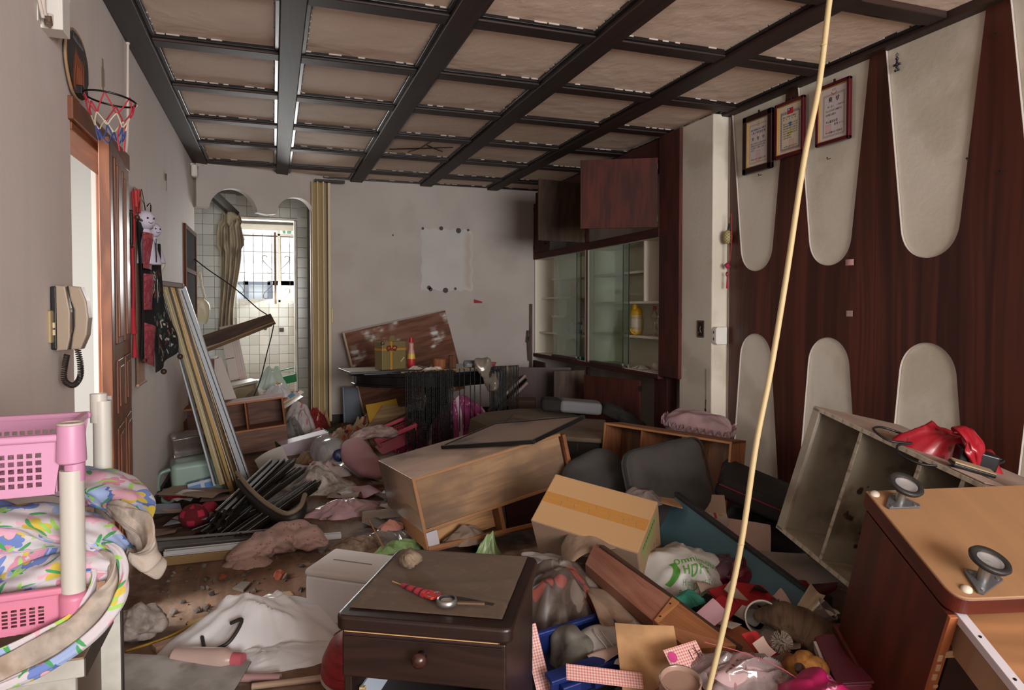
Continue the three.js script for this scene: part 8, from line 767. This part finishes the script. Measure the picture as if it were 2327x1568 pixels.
  // behind the carton
  { const b = thing('small_printed_box', 'small white and red printed box behind the teal board', 'box', [2.13, .16, -2.98], [.2, -.5, .1]); part(b, 'box_body', bx(.2, .15, .13, .003), mat({ map: ctex(128, 128, (g) => { g.fillStyle = '#b5a8a0'; g.fillRect(0, 0, 128, 128); g.fillStyle = '#3a2c28'; for (let i = 0; i < 7; i++) { g.beginPath(); g.arc(20 + i * 14, 40 - (i % 3) * 6, 5, 0, 7); g.fill(); } g.fillStyle = '#a03030'; g.fillRect(0, 90, 50, 10); g.fillStyle = '#b0944c'; g.fillRect(10, 66, 20, 16); }, 6), roughness: .6 })); part(b, 'box_flap', at(bx(.2, .003, .12, .001), 0, .1, -.05, .5), C.paperTan); }
  solo('cardboard_flap', bx(.22, .006, .13, .001), C.kraft, 'tan cardboard flap between the teal board and the cushion', 'cardboard', [1.83, .34, -2.96], [.1, -.35, -.22]); HP('clear_wrap', 'clear crinkled wrapping behind the carton corner', 'wrapping', [1.72, .33, -2.95], { rx: .11, rz: .08, h: .09, seed: 197, folds: 4, sharp: 2 }, matp({ color: 0x8a7c78, roughness: .15, transmission: .4, thickness: .004 })); PG('dark_sheet', 'white sheet with a red line under the black sofa piece', 'paper', [2.24, .14, -2.8], [.5, -.6, .1], .22, .2, C.paperPink, .02, 199);
  { const l = thing('beams_by_table', 'stack of pale laths leaning between the table and the cabinet doors', 'laths', [0, 0, 0]); for (const [i, y] of [.0, .035, .07].entries()) part(l, 'lath', bar([2.0, .22 + y, -6.3 - i * .03], [2.55, .5 + y, -6.75 - i * .03], .025, .02, .002), i === 1 ? M.black : flat(0xa8968a, .7)); } { const b = thing('brown_carton', 'brown carton with a round mark beside the bead curtain', 'box', [2.33, .2, -6.3], [0, -.4, 0]); part(b, 'carton_body', bx(.26, .4, .26, .004), flat(0x5c4638, .85)); part(b, 'round_mark', at(new THREE.TorusGeometry(.04, .006, 6, 24), 0, .05, .131), flat(0x3a3a3c, .8)); }
  // red bag on the white shelf
  { const s = thing('red_carrier_bag', 'translucent red carrier bag with black lettering on the white shelf unit', 'bag', [2.42, .735, -1.88], [.17, -.7, -.2]); part(s, 'bag_body', heap({ rx: .17, rz: .1, h: .13, seed: 201, folds: 2.6, sharp: 1.8, amp: .42, pow: 2.6 }), matp({ map: print('#9c1626', ['#86101e', '#ab2232', '#5a0c16'], 30, 10, 5, 33).map, roughness: .28, transmission: .2, thickness: .003 })); part(s, 'bag_knot', sweep([[-.02, .11, .04], [.0, .13, .08], [.04, .09, .12], [.06, .03, .14]], [.02, .035, .045, .02], [.014, .02, .02, .01], { seed: 35, wr: .3 }), matp({ color: 0xa01828, roughness: .3, transmission: .2, thickness: .003 })); }
  { const a = thing('black_adapter', 'black power adapter with cable sticking out of the red bag', 'adapter', [0, 0, 0]); part(a, 'adapter_body', at(bx(.13, .06, .07, .008), 2.41, .755, -1.755, .1, -.6, -.2), flat(0x121114, .35)); part(a, 'adapter_cable', merge(tube([[2.36, .79, -1.96], [2.26, .83, -2.02], [2.19, .83, -2.0], [2.19, .80, -1.93], [2.27, .79, -1.90]], .0045, 60), tube([[2.27, .79, -1.90], [2.2, .785, -1.9], [2.15, .765, -1.84], [2.17, .745, -1.78], [2.25, .74, -1.74], [2.34, .745, -1.73]], .0045, 60), tube([[2.5, .74, -1.83], [2.58, .73, -1.82], [2.62, .72, -1.8], [2.55, .72, -1.77], [2.46, .735, -1.76]], .0045, 40)), flat(0x141314, .5)); }
  { const c = thing('clipboard_charger', 'flat tan topped black pad on the edge of the white shelf unit', 'pad', [2.29, .742, -1.68], [.17, -.55, -.2]); part(c, 'pad_body', bx(.14, .012, .05, .004), flat(0x1c1a1a, .4)); part(c, 'pad_top', at(bx(.135, .006, .048, .002), 0, .009, 0), flat(0x9a8666, .5)); }
}
// --- pole across the view
solo('bamboo_pole', merge(tube([[1.36, 2.70, -1.30], [1.315, 2.35, -1.30], [1.267, 2.039, -1.3], [1.237, 1.827, -1.3], [1.199, 1.667, -1.3], [1.145, 1.362, -1.3], [1.103, 1.145, -1.3], [1.067, .991, -1.3], [1.02, .726, -1.3], [.938, .421, -1.3], [.85, .15, -1.3]], .0068, 120, 12), at(new THREE.TorusGeometry(.0068, .0012, 6, 20), 1.25, 1.93, -1.3, PI / 2, .1), at(new THREE.TorusGeometry(.0068, .0012, 6, 20), 1.025, .75, -1.3, PI / 2, .1)), flat(0xad9a70, .55), 'thin bent bamboo pole standing in the foreground up to the ceiling', 'pole');
renderer.render(scene, camera);
